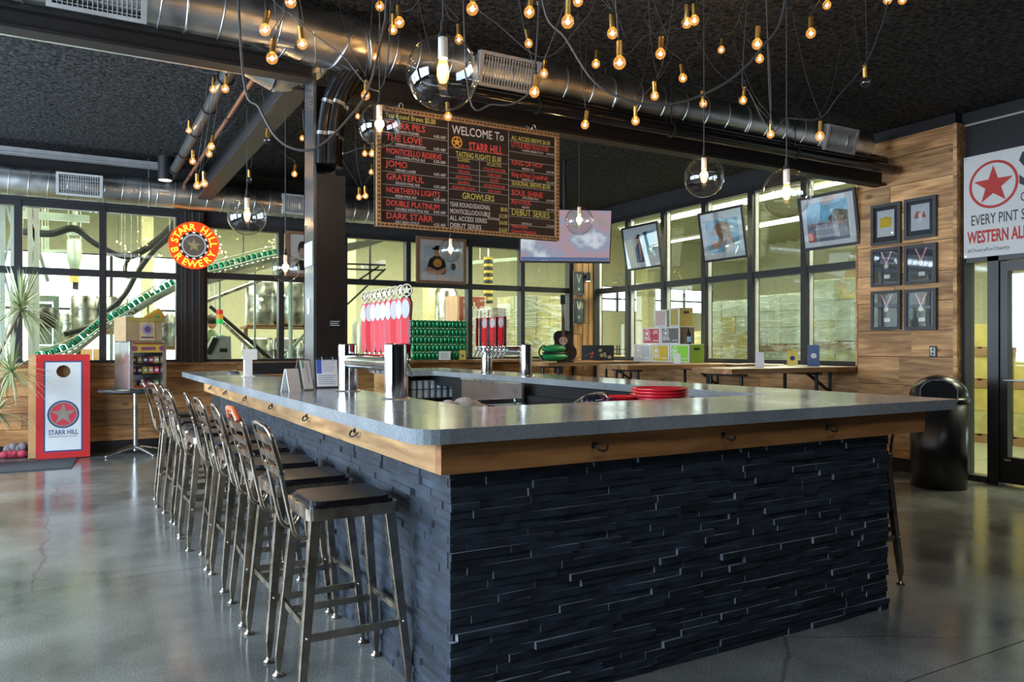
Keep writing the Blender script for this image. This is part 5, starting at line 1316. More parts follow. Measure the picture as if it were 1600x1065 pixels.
# beer cartons
def carton(y0_, y1_, x0_, x1_, z0_, z1_, colr, label, star=True, txt=None, handle=False, side=None):
    t = thing('beer_carton', label, 'box', ((x0_+x1_)/2, (y0_+y1_)/2, z0_))
    MB().bb(x0_, x1_, y0_, y1_, z0_, z1_).build('carton_body', plain('carton_white', (.66, .66, .64), .6), t, bevel=.003)
    fr = (Vector((x0_-.001, y1_, z0_)), -UY, UZ, -UX); w_, h_ = y1_-y0_, z1_-z0_
    if colr: MB().prism(rect(.03, .02, w_-.03, h_-.02), fr, 0, .001).build('colour_panel', plain('carton_'+label[:6].replace(' ', '_'), colr, .6, var=.05), t)
    if star:
        g = MB(); ring(g, .28*w_, .64*h_, .055, .065, fr, .002, 20); starflat(g, .28*w_, .64*h_, .05, fr, .002)
        g.text('STARR HILL', fr, .10*w_, .22*h_, .075, .002, sx=.42, bold=.02)
        if txt: g.text(txt, fr, .62*w_, .62*h_, .075, .002, sx=.55, bold=.02)
        g.flat(rect(.62*w_, .2*h_, .9*w_, .24*h_), fr, .002); g.build('white_print', M_white, t)
    fr = (Vector((x0_, y0_-.001, z0_)), UX, UZ, -UY); w_ = x1_-x0_
    if side: MB().prism(rect(.005, .005, w_-.005, h_-.005), fr, 0, .001).build('side_panel', plain('side_'+label[:6].replace(' ', '_'), side, .6, var=.05), t)
    if handle: MB().prism(rrect(w_*.3, h_*.68, w_*.7, h_*.82, .012), fr, .001, .002).build('hand_hole', M_black, t)
zc = 1.137
y5 = 8.24; cw_ = .42
carton(y5, y5+cw_-.01, 7.55, 7.83, zc, zc+.265, (.25, .62, .04), 'bright green beer carton at the right of the bottom row on the ledge', txt=None, handle=True, side=(.16, .30, .02))
carton(y5+cw_, y5+2*cw_-.01, 7.55, 7.83, zc, zc+.265, (.62, .40, .04), 'mustard yellow beer carton in the middle of the bottom row')
carton(y5+2*cw_, y5+3*cw_-.01, 7.55, 7.83, zc, zc+.265, (.45, .45, .46), 'pale grey beer carton at the left of the bottom row')
carton(y5+.23, y5+.23+cw_, 7.58, 7.86, zc+.267, zc+.52, (.14, .12, .12), 'charcoal beer carton on top of the green and yellow ones', side=(.10, .06, .04))
carton(y5+.24+cw_, y5+.24+2*cw_, 7.58, 7.86, zc+.267, zc+.52, (.48, .05, .08), 'dark red beer carton on top of the grey and yellow ones', txt='LOVE')
carton(y5+.26, y5+.48, 7.60, 7.86, zc+.524, zc+.80, (.42, .32, .08), 'gold beer carton standing on the second tier', star=False, handle=True, side=(.34, .26, .06))
carton(y5+.54, y5+.82, 7.60, 7.80, zc+.524, zc+.78, (.52, .36, .34), 'pale pink and green beer carton at the left of the top tier', star=False, side=(.3, .4, .32))
t = thing('beer_bottle', 'dark beer bottle with a blue label in front of the brown carton side', 'bottle', (7.68, y5+.1, zc+.267))
MB().lathe([(0, 0), (.03, 0), (.031, .01), (.031, .13), (.024, .16), (.013, .19), (.0125, .235), (0, .237)], 18, (7.68, y5+.15, zc+.267)).build('bottle_glass', plain('bottle_dark', (.012, .015, .012), .1), t)
MB().cyl((7.68, y5+.15, zc+.267+.03), (7.68, y5+.15, zc+.267+.11), .0318, n=18, cap=False).build('label', plain('label_blue', (.18, .35, .5), .4), t)
# small cards on the tables and ledge
def card(px, py, d, w_, h_, label, m, yaw=0, marks=None):
    v = at(px, py, d); v.z = py if py < 5 else v.z
    t = thing('table_card', label, 'card', v, yaw)
    q = Matrix.Rotation(yaw, 3, 'Z')
    for s_ in (1, -1):
        N = (q @ (-UY))*s_; V = (UZ*math.cos(R(12))-N*math.sin(R(12)))
        MB().prism(rect(-w_/2, 0, w_/2, h_), (v+N*h_*.21, q @ UX, V, N), -.001, .001).build('card_face', m, t)
    if marks: g = MB(); N = q @ (-UY); V = (UZ*math.cos(R(12))-N*math.sin(R(12))); g.flat(circ(0, h_*.5, w_*.25), (v+N*h_*.21, q @ UX, V, N), .002); g.build('card_print', marks, t)
M_yel = plain('card_yellow', (.68, .52, .10), .5)
def onTop(px, X, Z): Y, d = onX(px, X); return Vector((X, Y, Z))
def card2(v, *a, **k):
    d = v.x*S_+v.y*C_; px = 800+F*(v.x*C_-v.y*S_)/d; card(px, v.z, d, *a, **k)
card2(onTop(1058, 7.0, 1.14), .09, .14, 'small white table card on the middle high table', M_paper, R(-40))
card2(onTop(1187, 6.7, 1.14), .09, .17, 'small white table card on the nearest high table', M_paper, R(-40))
card2(onTop(1238, 7.66, 1.135), .12, .19, 'yellow card with a purple mark on the right ledge', M_yel, R(-45), marks=M_navy)
card2(onTop(1271, 7.62, 1.135), .13, .26, 'blue and white leaflet stand on the right ledge', plain('card_blue', (.10, .16, .30), .4), R(-45), marks=M_white)
t = thing('paper_pile', 'flat white papers spread along the right ledge', 'papers', (7.65, 6.6, 1.135))
for i, (x, y, a) in enumerate(((7.68, 6.15, .2), (7.66, 6.45, -.3), (7.7, 6.9, .5), (7.64, 7.15, .1))): MB().box((x, y, 1.137+.004*i), (.21, .28, .003), Matrix.Rotation(a, 3, 'Z')).build('paper_sheet', M_paper, t)

# cans on the back sill
can0 = None
xc0, xc1 = onY(642, YB-.25)[0], onY(722, YB-.25)[0]
t = thing('sill_shelf', 'wooden shelf below the back windows carrying the green cans', 'shelf', ((xc0+xc1)/2, YB-.3, 1.1))
MB().bb(4.3, 7.3, YB-.42, YB-.17, 1.12, 1.158).build('shelf_board', M_ledge, t)
for x in (4.4, 5.8, 7.2): MB().bb(x-.02, x+.02, YB-.4, YB-.17, .9, 1.12).build('bracket', M_frame, t)
NTH = ['first', 'second', 'third', 'fourth', 'fifth', 'sixth', 'seventh', 'eighth', 'ninth', 'tenth', 'eleventh', 'twelfth', 'thirteenth', 'fourteenth']
nC = 13; pitch = (xc1-xc0)/nC; rc = pitch*.485; hcan = .1245
for j in range(5):
    for i in range(nC+1):
        if can0 is None:
            can0 = MB().mat(0).lathe([(rc*.78, 0), (rc, .008), (rc, .112), (rc*.86, .121)], 14).mat(1).lathe([(rc*.86, .121), (rc*.84, .1235), (0, .1215)], 14).mat(1).lathe([(0, .004), (rc*.78, 0)], 14).build('beer_can', [M_green, M_steel], None); o = can0
        else: o = can0.copy(); COL.objects.link(o)
        o.location = (xc0+(i+.5)*pitch, YB-.27+random.uniform(-.003, .003), 1.158+j*hcan); o.rotation_euler = (0, 0, random.uniform(0, 6))
        tag(o, 'green can, %s from the left in the %s row of the can wall' % (NTH[i], ['bottom', 'second lowest', 'middle', 'second highest', 'top'][j]), 'can', 'stacked green cans')
t = thing('notice_card', 'white printed notice leaning on the green cans', 'card', (5.3, YB-.36, 1.158))
v = PY(695, 558, YB-.36); fr = frame_faceY(v.x, YB-.355, 1.159)
MB().prism(rect(-.10, 0, .10, .135), fr, -.002, .002).build('card_face', M_paper, t)
g = MB()
for i in range(5): g.flat(rect(-.07, .105-.018*i, .06-.01*(i % 2), .109-.018*i), fr, .003)
g.build('print', M_greyframe, t)
v = PY(723, 558, YB-.36); fr = frame_faceY(v.x, YB-.355, 1.159)
t = thing('notice_card', 'yellow card with a dark emblem at the right end of the green cans', 'card', (v.x, YB-.36, 1.158))
MB().prism([(-.06, 0), (.06, 0), (.052, .15), (-.052, .15)], fr, -.002, .002).build('card_face', M_yel, t); g = MB(); g.flat(circ(0, .06, .02), fr, .003); g.build('print', M_navy, t)

# guitar on the farthest table
gx, gy = 6.22, 9.45
gv = Vector((gx, gy, 1.141)); q = Matrix.Rotation(R(-28), 3, 'Z')
lean = R(9); N = q @ Vector((0, -math.cos(lean), math.sin(lean))); V = q @ Vector((0, math.sin(lean), math.cos(lean))); U = q @ UX
fr = (gv+Vector((0, 0, .01)), U, V, N)
t = thing('acoustic_guitar', 'black acoustic guitar standing on the farthest high table', 'guitar', gv)
out = []
prof = [(0, 0), (.10, .005), (.165, .04), (.195, .11), (.19, .18), (.15, .235), (.128, .275), (.135, .32), (.145, .37), (.135, .42), (.09, .455), (0, .465)]
pr = prof+[(-a, b_) for a, b_ in prof[-2:0:-1]]
MB().prism(pr, fr, -.09, 0).build('guitar_body', plain('guitar_black', (.012, .011, .012), .12), t, bevel=.005)
MB().prism(circ(0, .31, .062, 24), fr, 0, .002).build('rosette', plain('rosette', (.42, .30, .18), .4), t); MB().prism(circ(0, .31, .048, 24), fr, .002, .003).build('sound_hole', M_hair, t)
MB().prism([(-.026, .36), (.026, .36), (.021, .84), (-.021, .84)], fr, 0, .02).build('neck', plain('fretboard', (.08, .04, .025), .4), t)
MB().prism([(-.022, .84), (.022, .84), (.036, .87), (.032, 1.0), (-.032, 1.0), (-.036, .87)], fr, -.01, .012).build('headstock', M_black, t)
for s_ in (-1, 1):
    for k in range(3): c = fr[0]+U*(s_*.045)+V*(.885+.04*k); MB().sphere(c, .009, 8, 5).build('tuning_peg', M_steel, t)
MB().prism(rect(-.06, .12, .06, .14), fr, 0, .01).build('bridge', M_hair, t)
g = MB()
for k in range(6): g.tube([fr[0]+U*(-.016+.0065*k)+V*.13+N*.012, fr[0]+U*(-.014+.0056*k)+V*.86+N*.022], .0009, 4)
g.build('strings', M_steel, t)
MB().bar(gv+V*.5-N*.1, gv+Vector((.12, .24, 0))-N*.1, .02, .02).bar(gv+Vector((-.12, 0, .01))-N*.0+U*0, gv+U*.15+Vector((0, 0, .01)), .02, .02).build('stand', M_black, t)
t = thing('green_bag', 'green padded bag with black straps lying before the guitar', 'bag', (5.98, 9.35, 1.141))
q2 = Matrix.Rotation(R(-28), 3, 'Z')
for k, (dz, sx_) in enumerate(((.075, .24), (.19, .20))):
    MB().sphere(Vector((6.0, 9.38, 1.145+dz)), 1, 20, 10, (sx_, .10, .062)).build('bag_roll', plain('bag_green', (.01, .22, .06), .45, bump=.4, bs=20), t)
MB().sphere(Vector((6.0, 9.38, 1.145+.13)), 1, 18, 8, (.20, .08, .03)).build('strap', M_black, t)
MB().tube(bez([(5.82, 9.36, 1.18), (5.72, 9.33, 1.28), (5.80, 9.36, 1.38), (5.88, 9.37, 1.36)], 6), .012).build('handle', M_black, t)
t = thing('record_stand', 'black framed picture cards leaning at the far end of the ledge', 'picture', (7.0, 9.6, 1.135))
for k, (px, w_) in enumerate(((908, .30), (932, .34))):
    c = PX(922 if k == 0 else 943, 575, 7.62); c.z = 1.137
    q = Matrix.Rotation(R(-42), 3, 'Z'); N = q @ Vector((0, -math.cos(R(14)), math.sin(R(14)))); V = q @ Vector((0, math.sin(R(14)), math.cos(R(14))))
    fr = (c, q @ UX, V, N)
    p_ = MB().prism(rect(-w_/2, 0, w_/2, .26), fr, -.01, 0).build('card_panel', M_black, t)
    g = MB(); random.seed(9+k)
    for i in range(6): g.flat(circ(random.uniform(-.1, .1), random.uniform(.05, .2), random.uniform(.012, .035), 8), fr, .002+.0003*i)
    g.build('card_picture', col('card_red%d' % k, (.35, .05, .04) if k == 0 else (.30, .22, .10)), p_)
# trash can
tx_, ty_ = 7.36, 4.50
t = thing('trash_can', 'tall black dome-top trash can before the plank wall', 'bin', (tx_, ty_, 0))
M_can = plain('bin_black', (.012, .012, .013), .28)
MB().lathe([(0, .0), (.235, .0), (.245, .01), (.262, .84), (.0, .84)], 40, (tx_, ty_, 0)).build('bin_body', M_can, t)
MB().lathe([(.268, .835), (.270, .85), (.268, .87)]+[(.262*math.cos(a), .87+.225*math.sin(a)) for a in [R(90)*i/10 for i in range(10)]]+[(.001, 1.095)], 40, (tx_, ty_, 0)).build('dome_lid', M_can, t)
dv = Vector((-tx_, -ty_, 0)).normalized(); U = Vector((-dv.y, dv.x, 0)); U = -U if U.x < 0 else U
fr = (Vector((tx_, ty_, .86))+dv*.235, U, UZ, dv)
fl_ = MB().prism([(-.15, 0), (.15, 0), (.15, .10), (.11, .16), (.05, .185), (-.05, .185), (-.11, .16), (-.15, .10)], fr, .0, .035).build('push_flap', M_blackgloss, t)
pts = [(-.155, -.01), (-.155, .11), (-.11, .17), (-.05, .195), (.05, .195), (.11, .17), (.155, .11), (.155, -.01)]
MB().tube([fr[0]+U*a+UZ*b_+dv*.03 for a, b_ in pts], .006, 6).build('flap_rim', plain('rim_grey', (.12, .13, .15), .35), t)

# ============================================================ LEFT CORNER
yb_ = 11.02
for k in range(2):
    w_ = .575; h_ = 1.27; L0 = onY(56, yb_-.1)[0]
    lean = R(6)
    O = Vector((L0-.085*k, yb_-.16+.14*k, .0)); V = Vector((0, math.sin(lean), math.cos(lean))); N = Vector((0, -math.cos(lean), math.sin(lean)))
    fr = (O+Vector((0, 0, .01)), UX, V, N)
    t = thing('cornhole_board', ['red and white cornhole board with a star badge, leaning at the left windows', 'second cornhole board hidden behind the first, bare wooden side showing'][k], 'game board', O)
    fm = MB(); bw = .055
    if k == 1:
        MB().prism(rect(0, 0, w_, h_), fr, -.11, 0).build('wooden_box', plain('box_pine', (.52, .30, .13), .6), t); continue
    # face with a real hole
    cx2, cy2, rh_ = w_*.50, h_*.835, .076; n = 24
    def face_hole(mb, x0_, y0_, x1_, y1_, t_):
        sq = []
        for i in range(n):
            a = 2*PI*i/n; c_, s_ = math.cos(a), math.sin(a)
            kx2 = min(((x1_-cx2) if c_ > 0 else (cx2-x0_))/abs(c_) if abs(c_) > 1e-6 else 9, ((y1_-cy2) if s_ > 0 else (cy2-y0_))/abs(s_) if abs(s_) > 1e-6 else 9)
            sq.append((cx2+c_*kx2, cy2+s_*kx2))
        # insert corners
        for i in range(n):
            a = 2*PI*i/n; b2 = 2*PI*(i+1)/n; p0 = (cx2+rh_*math.cos(a), cy2+rh_*math.sin(a)); p1 = (cx2+rh_*math.cos(b2), cy2+rh_*math.sin(b2))
            q0, q1 = sq[i], sq[(i+1) % n]; poly = [p0, q0]
            for cc in ((x1_, y1_), (x0_, y1_), (x0_, y0_), (x1_, y0_)):
                an = math.atan2(cc[1]-cy2, cc[0]-cx2) % (2*PI)
                if a < an < b2: poly.append(cc)
            poly += [q1, p1]; mb.flat(poly, fr, t_)
    g = MB(); face_hole(g, .095, .095, w_-.095, h_-.095, .001); g.build('white_face', M_white, t)
    g = MB()
    for a in (rect(0, 0, w_, .08), rect(0, h_-.08, w_, h_), rect(0, .08, .08, h_-.08), rect(w_-.08, .08, w_, h_-.08)): g.prism(a, fr, -.02, .002)
    g.build('red_border', M_red, t)
    g = MB()
    for a in (rect(.08, .08, w_-.08, .097), rect(.08, h_-.097, w_-.08, h_-.08), rect(.08, .097, .097, h_-.097), rect(w_-.097, .097, w_-.08, h_-.097)): g.flat(a, fr, .0015)
    g.build('navy_line', M_navy, t)
    g = MB()
    for a in (rect(0, 0, .02, h_), rect(w_-.02, 0, w_, h_), rect(.02, 0, w_-.02, .02), rect(.02, h_-.02, w_-.02, h_)): g.prism(a, fr, -.11, -.02)
    g.build('wooden_box', plain('box_pine', (.52, .30, .13), .6), t)
    if k == 0:
        cx3, cy3, r3 = w_*.5, h_*.42, .17
        g = MB(); g.flat(circ(cx3, cy3, r3, 32), fr, .002); g.build('badge_navy', M_navy, t)
        g = MB(); g.flat(circ(cx3, cy3, r3*.90, 32), fr, .003); g.build('badge_grey', plain('badge_grey', (.30, .27, .22), .5), t)
        g = MB(); g.flat(circ(cx3, cy3, r3*.80, 32), fr, .004); g.build('badge_red', plain('badge_red', (.70, .05, .08), .4), t)
        g = MB(); starflat(g, cx3, cy3, r3*.80, fr, .006); g.build('badge_star', plain('badge_grey', (.3, .27, .22)), t)
        g = MB(); g.text('STARR HILL', fr, w_*.5, h_*.225, .085, .003, 'CENTER', sx=.72, bold=.01); g.flat(rect(w_*.24, h_*.205, w_*.76, h_*.209), fr, .003); g.build('lettering', M_navy, t)
# pedestal table with snack cabinet
px_, py_ = .64, 10.84
t = thing('pedestal_table', 'round black pedestal table with a steel foot under the snack cabinet', 'table', (px_, py_, 0))
MB().lathe([(0, .80), (.42, .80), (.43, .81), (.43, .825), (.42, .835), (0, .835)], 44, (px_, py_, 0)).build('table_top', plain('table_dark', (.03, .035, .045), .3), t)
MB().cyl((px_, py_, .05), (px_, py_, .80), .03, n=20).build('pole', M_steel, t)
for k in range(4):
    a = R(28+90*k); q = Vector((math.cos(a), math.sin(a), 0)); c = Vector((px_, py_, 0))
    MB().tube([c+Vector((0, 0, .10)), c+q*.12+Vector((0, 0, .085)), c+q*.38+Vector((0, 0, .022))], [.030, .024, .014], 10).sphere(c+q*.38+Vector((0, 0, .014)), .014, 8, 6).build('foot', M_steel, t)
cz = .836; rz = R(22)
t = thing('snack_cabinet', 'steel display cabinet of snacks on the round table', 'cabinet', (px_+.06, py_, cz), rz)
def loc(x, y, z): return t.matrix_basis @ Vector((x, y, z))
w_, d_, h_ = .47, .40, .60
cb = MB()
for (a, b2, c, e, f_, g_) in ((-w_/2, -w_/2+.05, -d_/2, d_/2, 0, h_), (w_/2-.05, w_/2, -d_/2, d_/2, 0, h_), (-w_/2, w_/2, d_/2-.02, d_/2, 0, h_), (-w_/2, w_/2, -d_/2, d_/2, h_-.02, h_), (-w_/2, w_/2, -d_/2, d_/2, 0, .02)): cb.bb(a, b2, c, e, f_, g_)
cb.build('cabinet_shell', M_steel, t, world=False, bevel=.003)
fr = (Vector((0, -d_/2, 0)), UX, UZ, -UY)
MB().prism(rect(-w_/2+.05, h_-.14, w_/2-.05, h_-.04), fr, -.01, .005).build('sign_strip', plain('strip_yellow', (.70, .48, .08), .4), t, world=False)
g = MB(); [g.flat(circ(x, h_-.09, .035, 14), fr, .007) for x in (-.17, .17)]; g.flat(rect(-.09, h_-.11, .09, h_-.07), fr, .007); g.build('strip_print', plain('strip_purple', (.35, .08, .18), .4), t, world=False)
MB().prism(rect(-w_/2+.05, h_-.04, w_/2-.05, h_-.02), fr, -.01, .005).prism(rect(-w_/2+.05, .02, w_/2-.05, .05), fr, -.01, .005).build('copper_trim', plain('copper', (.55, .16, .06), .25, metal=.7), t, world=False)
for z in (.18, .31): MB().bb(-w_/2+.05, w_/2-.05, -d_/2+.04, d_/2-.02, z, z+.008).build('shelf', M_black, t, world=False)
random.seed(12)
for z, n_ in ((.02, 4), (.19, 5), (.32, 5)):
    for i in range(n_):
        x = -w_/2+.09+i*(w_-.18)/(n_-1); p = loc(x, -.10, cz*0+z+.002)
        s_ = thing('snack_packet', '%s snack packet on the %s shelf of the steel cabinet' % (['leftmost', 'second', 'third', 'fourth', 'rightmost'][i if n_ == 5 else min(i, 3)], {.02: 'bottom', .19: 'middle', .32: 'upper'}[z]), 'snack', p, rz)
        c_ = random.choice([(.5, .03, .06), (.6, .45, .05), (.06, .05, .10), (.45, .30, .10), (.12, .22, .08), (.3, .03, .1)])
        MB().box((0, 0, .045), (.07, .05, .088), None, .8).build('packet', plain('snack_%d%d' % (int(c_[0]*99), int(c_[1]*99)), c_, .4), s_, world=False, bevel=.006)
        MB().box((0, -.026, .045), (.04, .004, .03)).build('packet_label', M_paper, s_, world=False)
# cardboard box with snack bags on top
p = loc(-.02, 0, h_)
t2 = thing('cardboard_box', 'open cardboard snack box with a yellow print on the steel cabinet', 'box', p, rz)
bb_ = MB().bb(-.24, .22, -.16, -.152, 0, .30).bb(-.24, .22, .152, .16, 0, .30).bb(-.24, -.232, -.152, .152, 0, .30).bb(.212, .22, -.152, .152, 0, .30).bb(-.24, .22, -.16, .16, 0, .006)
bb_.build('box_walls', M_card, t2, world=False)
fr = (Vector((0, -.161, 0)), UX, UZ, -UY)
g = MB(); g.flat(rect(-.07, .01, .12, .27), fr, .003); g.build('print_panel', plain('print_peach', (.75, .58, .30), .5), t2, world=False)
g = MB(); g.flat(circ(.025, .15, .07, 20), fr, .005); g.build('print_seal', plain('print_lilac', (.45, .35, .55), .5), t2, world=False)
g = MB(); g.flat(circ(.025, .15, .04, 20), fr, .007); g.flat(rect(-.055, .04, .105, .06), fr, .005); g.build('print_bird', plain('print_plum', (.15, .10, .2), .5), t2, world=False)
MB().add([(-.24, -.16, .30), (.22, -.16, .30), (.22, -.22, .25), (-.24, -.22, .25)], [(0, 1, 2, 3), (3, 2, 1, 0)]).build('box_flap', plain('flap_yellow', (.68, .55, .12), .5), t2, world=False)
p2 = loc(.16, -.02, h_+.28)
t3 = thing('snack_bag', 'green and orange snack bag tilted on top of the cardboard box', 'bag', p2, rz)
mr = Matrix.Rotation(R(-32), 3, 'Y')
MB().box((0, 0, .03), (.27, .06, .15), mr, .9).build('bag_body', plain('bag_orange', (.72, .38, .06), .3, bump=.3), t3, world=False, bevel=.02)
MB().box(mr @ Vector((-.04, 0, -.01))+Vector((0, 0, .03)), (.20, .064, .05), mr).build('bag_stripe', plain('bag_green2', (.12, .45, .12), .3), t3, world=False, bevel=.01)
p3 = loc(-.15, -.02, h_+.17)
t4 = thing('snack_bag', 'white and green snack bag standing in the cardboard box', 'bag', p3, rz)
MB().box((0, 0, .07), (.13, .06, .18), Matrix.Rotation(R(-8), 3, 'Y'), .9).build('bag_body', plain('bag_white', (.7, .72, .6), .3, bump=.3), t4, world=False, bevel=.015)
MB().box((0, -.033, .05), (.10, .01, .07), Matrix.Rotation(R(-8), 3, 'Y')).build('bag_print', plain('bag_green3', (.06, .45, .18), .4), t4, world=False)
# plant
rt = Vector((-1.25, 10.55, 0))
t = thing('spiky_plant', 'tall spiky houseplant with striped narrow leaves at the left edge', 'plant', rt)
M_stem = plain('cane', (.18, .13, .08), .8)
def leafmat():
    m, nt, Nn, L, b = nodes('striped_leaf'); oi = Nn.new('ShaderNodeObjectInfo'); cr = Nn.new('ShaderNodeValToRGB')
    cr.color_ramp.elements[0].color = (.24, .34, .13, 1); cr.color_ramp.elements[1].color = (.75, .74, .48, 1); L.new(oi.outputs['Random'], cr.inputs[0]); L.new(cr.outputs[0], b.inputs['Base Color']); b.inputs['Roughness'].default_value = .4
    return m
M_leaf = leafmat()
MB().lathe([(0, 0), (.15, 0), (.18, .30), (.17, .31), (.155, .27), (0, .27)], 28, rt).build('pot', plain('pot_brown', (.10, .06, .04), .5), t)
heads = [(PY(33, 483, 10.5), .60, 120), (PY(17, 583, 10.45), .52, 110), (PY(-6, 645, 10.4), .40, 50)]
random.seed(3)
lf = []
for (c, Lr, n_) in heads:
    MB().tube(bez([rt+Vector((0, 0, .25)), (rt+c)/2+Vector((0, .05, .1)), c], 6), .016, 8).build('stem', M_stem, t)
    for i in range(n_):
        a = random.uniform(0, 2*PI); e = random.uniform(-.5, 1.45); L_ = Lr*random.uniform(.7, 1.05)
        q = Vector((math.cos(a)*math.cos(e), math.sin(a)*math.cos(e), math.sin(e))); sd = Vector((-math.sin(a), math.cos(a), 0))
        prev = c.copy(); w0 = .013; rows2 = []
        for k in range(6):
            f = k/5; p = c+q*L_*f+Vector((0, 0, -.42*L_*f*f*(1 if e < 1.1 else .15))); ww2 = w0*(1-f)**.6+.0006; rows2.append((p-sd*ww2, p+Vector((0, 0, .002)), p+sd*ww2))
        vs = [v_ for r_ in rows2 for v_ in r_]; fs = []
        for k in range(5): fs += [(k*3, k*3+1, k*3+4, k*3+3), (k*3+1, k*3+2, k*3+5, k*3+4)]
        MB().add(vs, fs).build('leaf', M_leaf, t)
# mat and shoes
t = thing('floor_mat', 'dark grey floor mat in front of the cornhole board', 'mat', (-1, 9.3, 0))
z0m = lambda px, py: (lambda d: Vector((d*(S_+kx(px)*C_), d*(C_-kx(px)*S_), 0)))(H*F/(py-540))
a, b2, c = z0m(0, 738), z0m(112, 731.5), z0m(121, 716)
e = Vector((-2.2, c.y-.05, 0)); f2 = Vector((-2.2, a.y-.03, 0))
MB().prism([(f2.x, f2.y), (b2.x, b2.y), (c.x, c.y), (e.x, c.y)], (Vector((0, 0, 0)), UX, UY, UZ), .002, .012).build('mat_pile', plain('mat_grey', (.045, .055, .07), .85, bump=.5, bs=90), t)
t = thing('cloth_bundle', 'crumpled pink and grey cloth bundle beside the game board', 'cloth', z0m(22, 716))
c = z0m(20, 716)
g = MB(); random.seed(5)
for i in range(5): g.sphere((c.x-.08+.045*i, c.y+random.uniform(-.03, .03), .05), .06, 12, 8, (1.1, .9, .8))
g.build('pink_cloth', plain('cloth_pink', (.55, .06, .10), .8, bump=1, bs=22), t)
g = MB()
for i in range(4): g.sphere((c.x-.05+.05*i, c.y+.05, .11+.02*(i % 2)), .055, 12, 8)
g.build('grey_cloth', plain('cloth_grey', (.22, .20, .22), .85, bump=1, bs=22), t)
# ============================================================ BREWERY HALL BEHIND THE GLASS
M_mint = plain('mint_steel', (.42, .52, .45), .35, metal=.2); M_hose = plain('hose_black', (.02, .022, .024), .4)
M_keg = metalmat('keg_steel', (.60, .62, .60), .22, .3, 7, .4)
M_pal = plain('pallet_wood', (.30, .17, .08), .8)
def tube_light(x0_, x1_, y0_, y1_, z, label):
    t = thing('tube_light', label, 'lamp', ((x0_+x1_)/2, (y0_+y1_)/2, z), group='tube lights of the hall')
    MB().bb(x0_-.02, x1_+.02, y0_, y1_, z+.01, z+.06).build('fixture', M_white, t)
    for k in (-1, 1):
        xm = (x0_+x1_)/2+k*(x1_-x0_)*.25; MB().cyl((xm, y0_+.03, z), (xm, y1_-.03, z), .022, n=10).build('tube', M_tube, t)
    MB().cyl(((x0_+x1_)/2, (y0_+y1_)/2, z+.06), ((x0_+x1_)/2, (y0_+y1_)/2, 5.25), .008, n=6).build('hanger', M_steel, t)
a = at(146, 326, 17.5)
tube_light(a.x-.12, a.x+.12, 17.0, 20.4, 4.5, 'bright tube light behind the left windows, over the conveyor')
a = at(352, 358, 20.3); tube_light(a.x-.12, a.x+.12, 17.6, 21.4, 4.5, 'bright tube light behind the window right of the red clock')
for k, (x, y0_, y1_, s_) in enumerate(((12.1, 3, 13, 'nearest'), (13.1, 2, 17, 'second'), (16.0, 6, 12.2, 'third'), (16.0, 12.6, 18.5, 'farthest'))):
    tube_light(x-.13, x+.13, y0_, y1_, 4.6, '%s long tube light row behind the right windows' % s_)

# black hoses
def hose(pts, Y, r, label, m=M_hose):
    t = thing('process_hose', label, 'hose', PY(pts[0][0], pts[0][1], Y))
    MB().tube(bez([PY(x, y, Y) for x, y in pts], 6), r, 10).build('hose_body', m, t)
    for q_ in (pts[0], pts[len(pts)//2]): p = PY(q_[0], q_[1], Y); MB().cyl(p, (p.x, p.y, 5.28), .006, n=5).build('hanger', M_steel, t)
hose([(36, 362), (80, 365), (116, 357), (150, 380), (190, 399), (215, 396), (250, 372), (277, 345)], 14.5, .06, 'thick black hose sagging across behind the left windows')
hose([(205, 398), (196, 415), (198, 432), (215, 425), (222, 405), (215, 396)], 14.7, .035, 'small loop of black hose below the thick hose')
hose([(272, 360), (240, 392), (215, 425), (195, 460), (168, 486), (140, 510), (100, 522)], 14.2, .045, 'long black hose hanging diagonally behind the left windows')
hose([(265, 372), (228, 405), (205, 445), (183, 478), (172, 484)], 14.4, .03, 'thinner black hose beside the long diagonal one')
hose([(120, 400), (119, 430), (118, 452)], 16.05, .05, 'short hanging grey hose end behind the left windows')
t = thing('mint_track', 'pale green overhead track behind the left windows', 'rail', PY(40, 335, 15))
MB().bar(PY(36, 335, 15), PY(140, 342, 15), .08, .12).build('track_beam', M_mint, t)
for px in (70, 120): p = PY(px, 338, 15); MB().cyl(p, (p.x, p.y, 5.25), .015, n=6).build('hanger', M_steel, t)
t = thing('support_frame', 'light steel hoist frame hanging behind the second left pane', 'frame', PY(116, 360, 16))
for px in (66, 71, 75, 107, 126): p = PY(px, 355 if px < 80 else 362, 16); q_ = PY(px, 392, 16); MB().bar(p, q_, .03, .03).cyl(p, (p.x, p.y, 5.28), .008, n=5).build('upright', M_mint, t)
MB().bar(PY(64, 355, 16), PY(77, 355, 16), .04, .04).bar(PY(104, 365, 16), PY(130, 365, 16), .04, .04).bar(PY(64, 392, 16), PY(130, 392, 16), .04, .05).bar(PY(116, 300, 16), PY(116, 365, 16), .06, .06).build('cross_rail', M_mint, t)
MB().lathe([(0, 0), (.07, .05), (.12, .25), (.12, .55), (.09, .6), (0, .61)], 20, PY(116, 425, 16)).build('hopper', M_mint, t)
MB().cyl(PY(116, 423, 16), PY(116, 441, 16), .09, .07, n=16).build('spout', M_ybox, t)
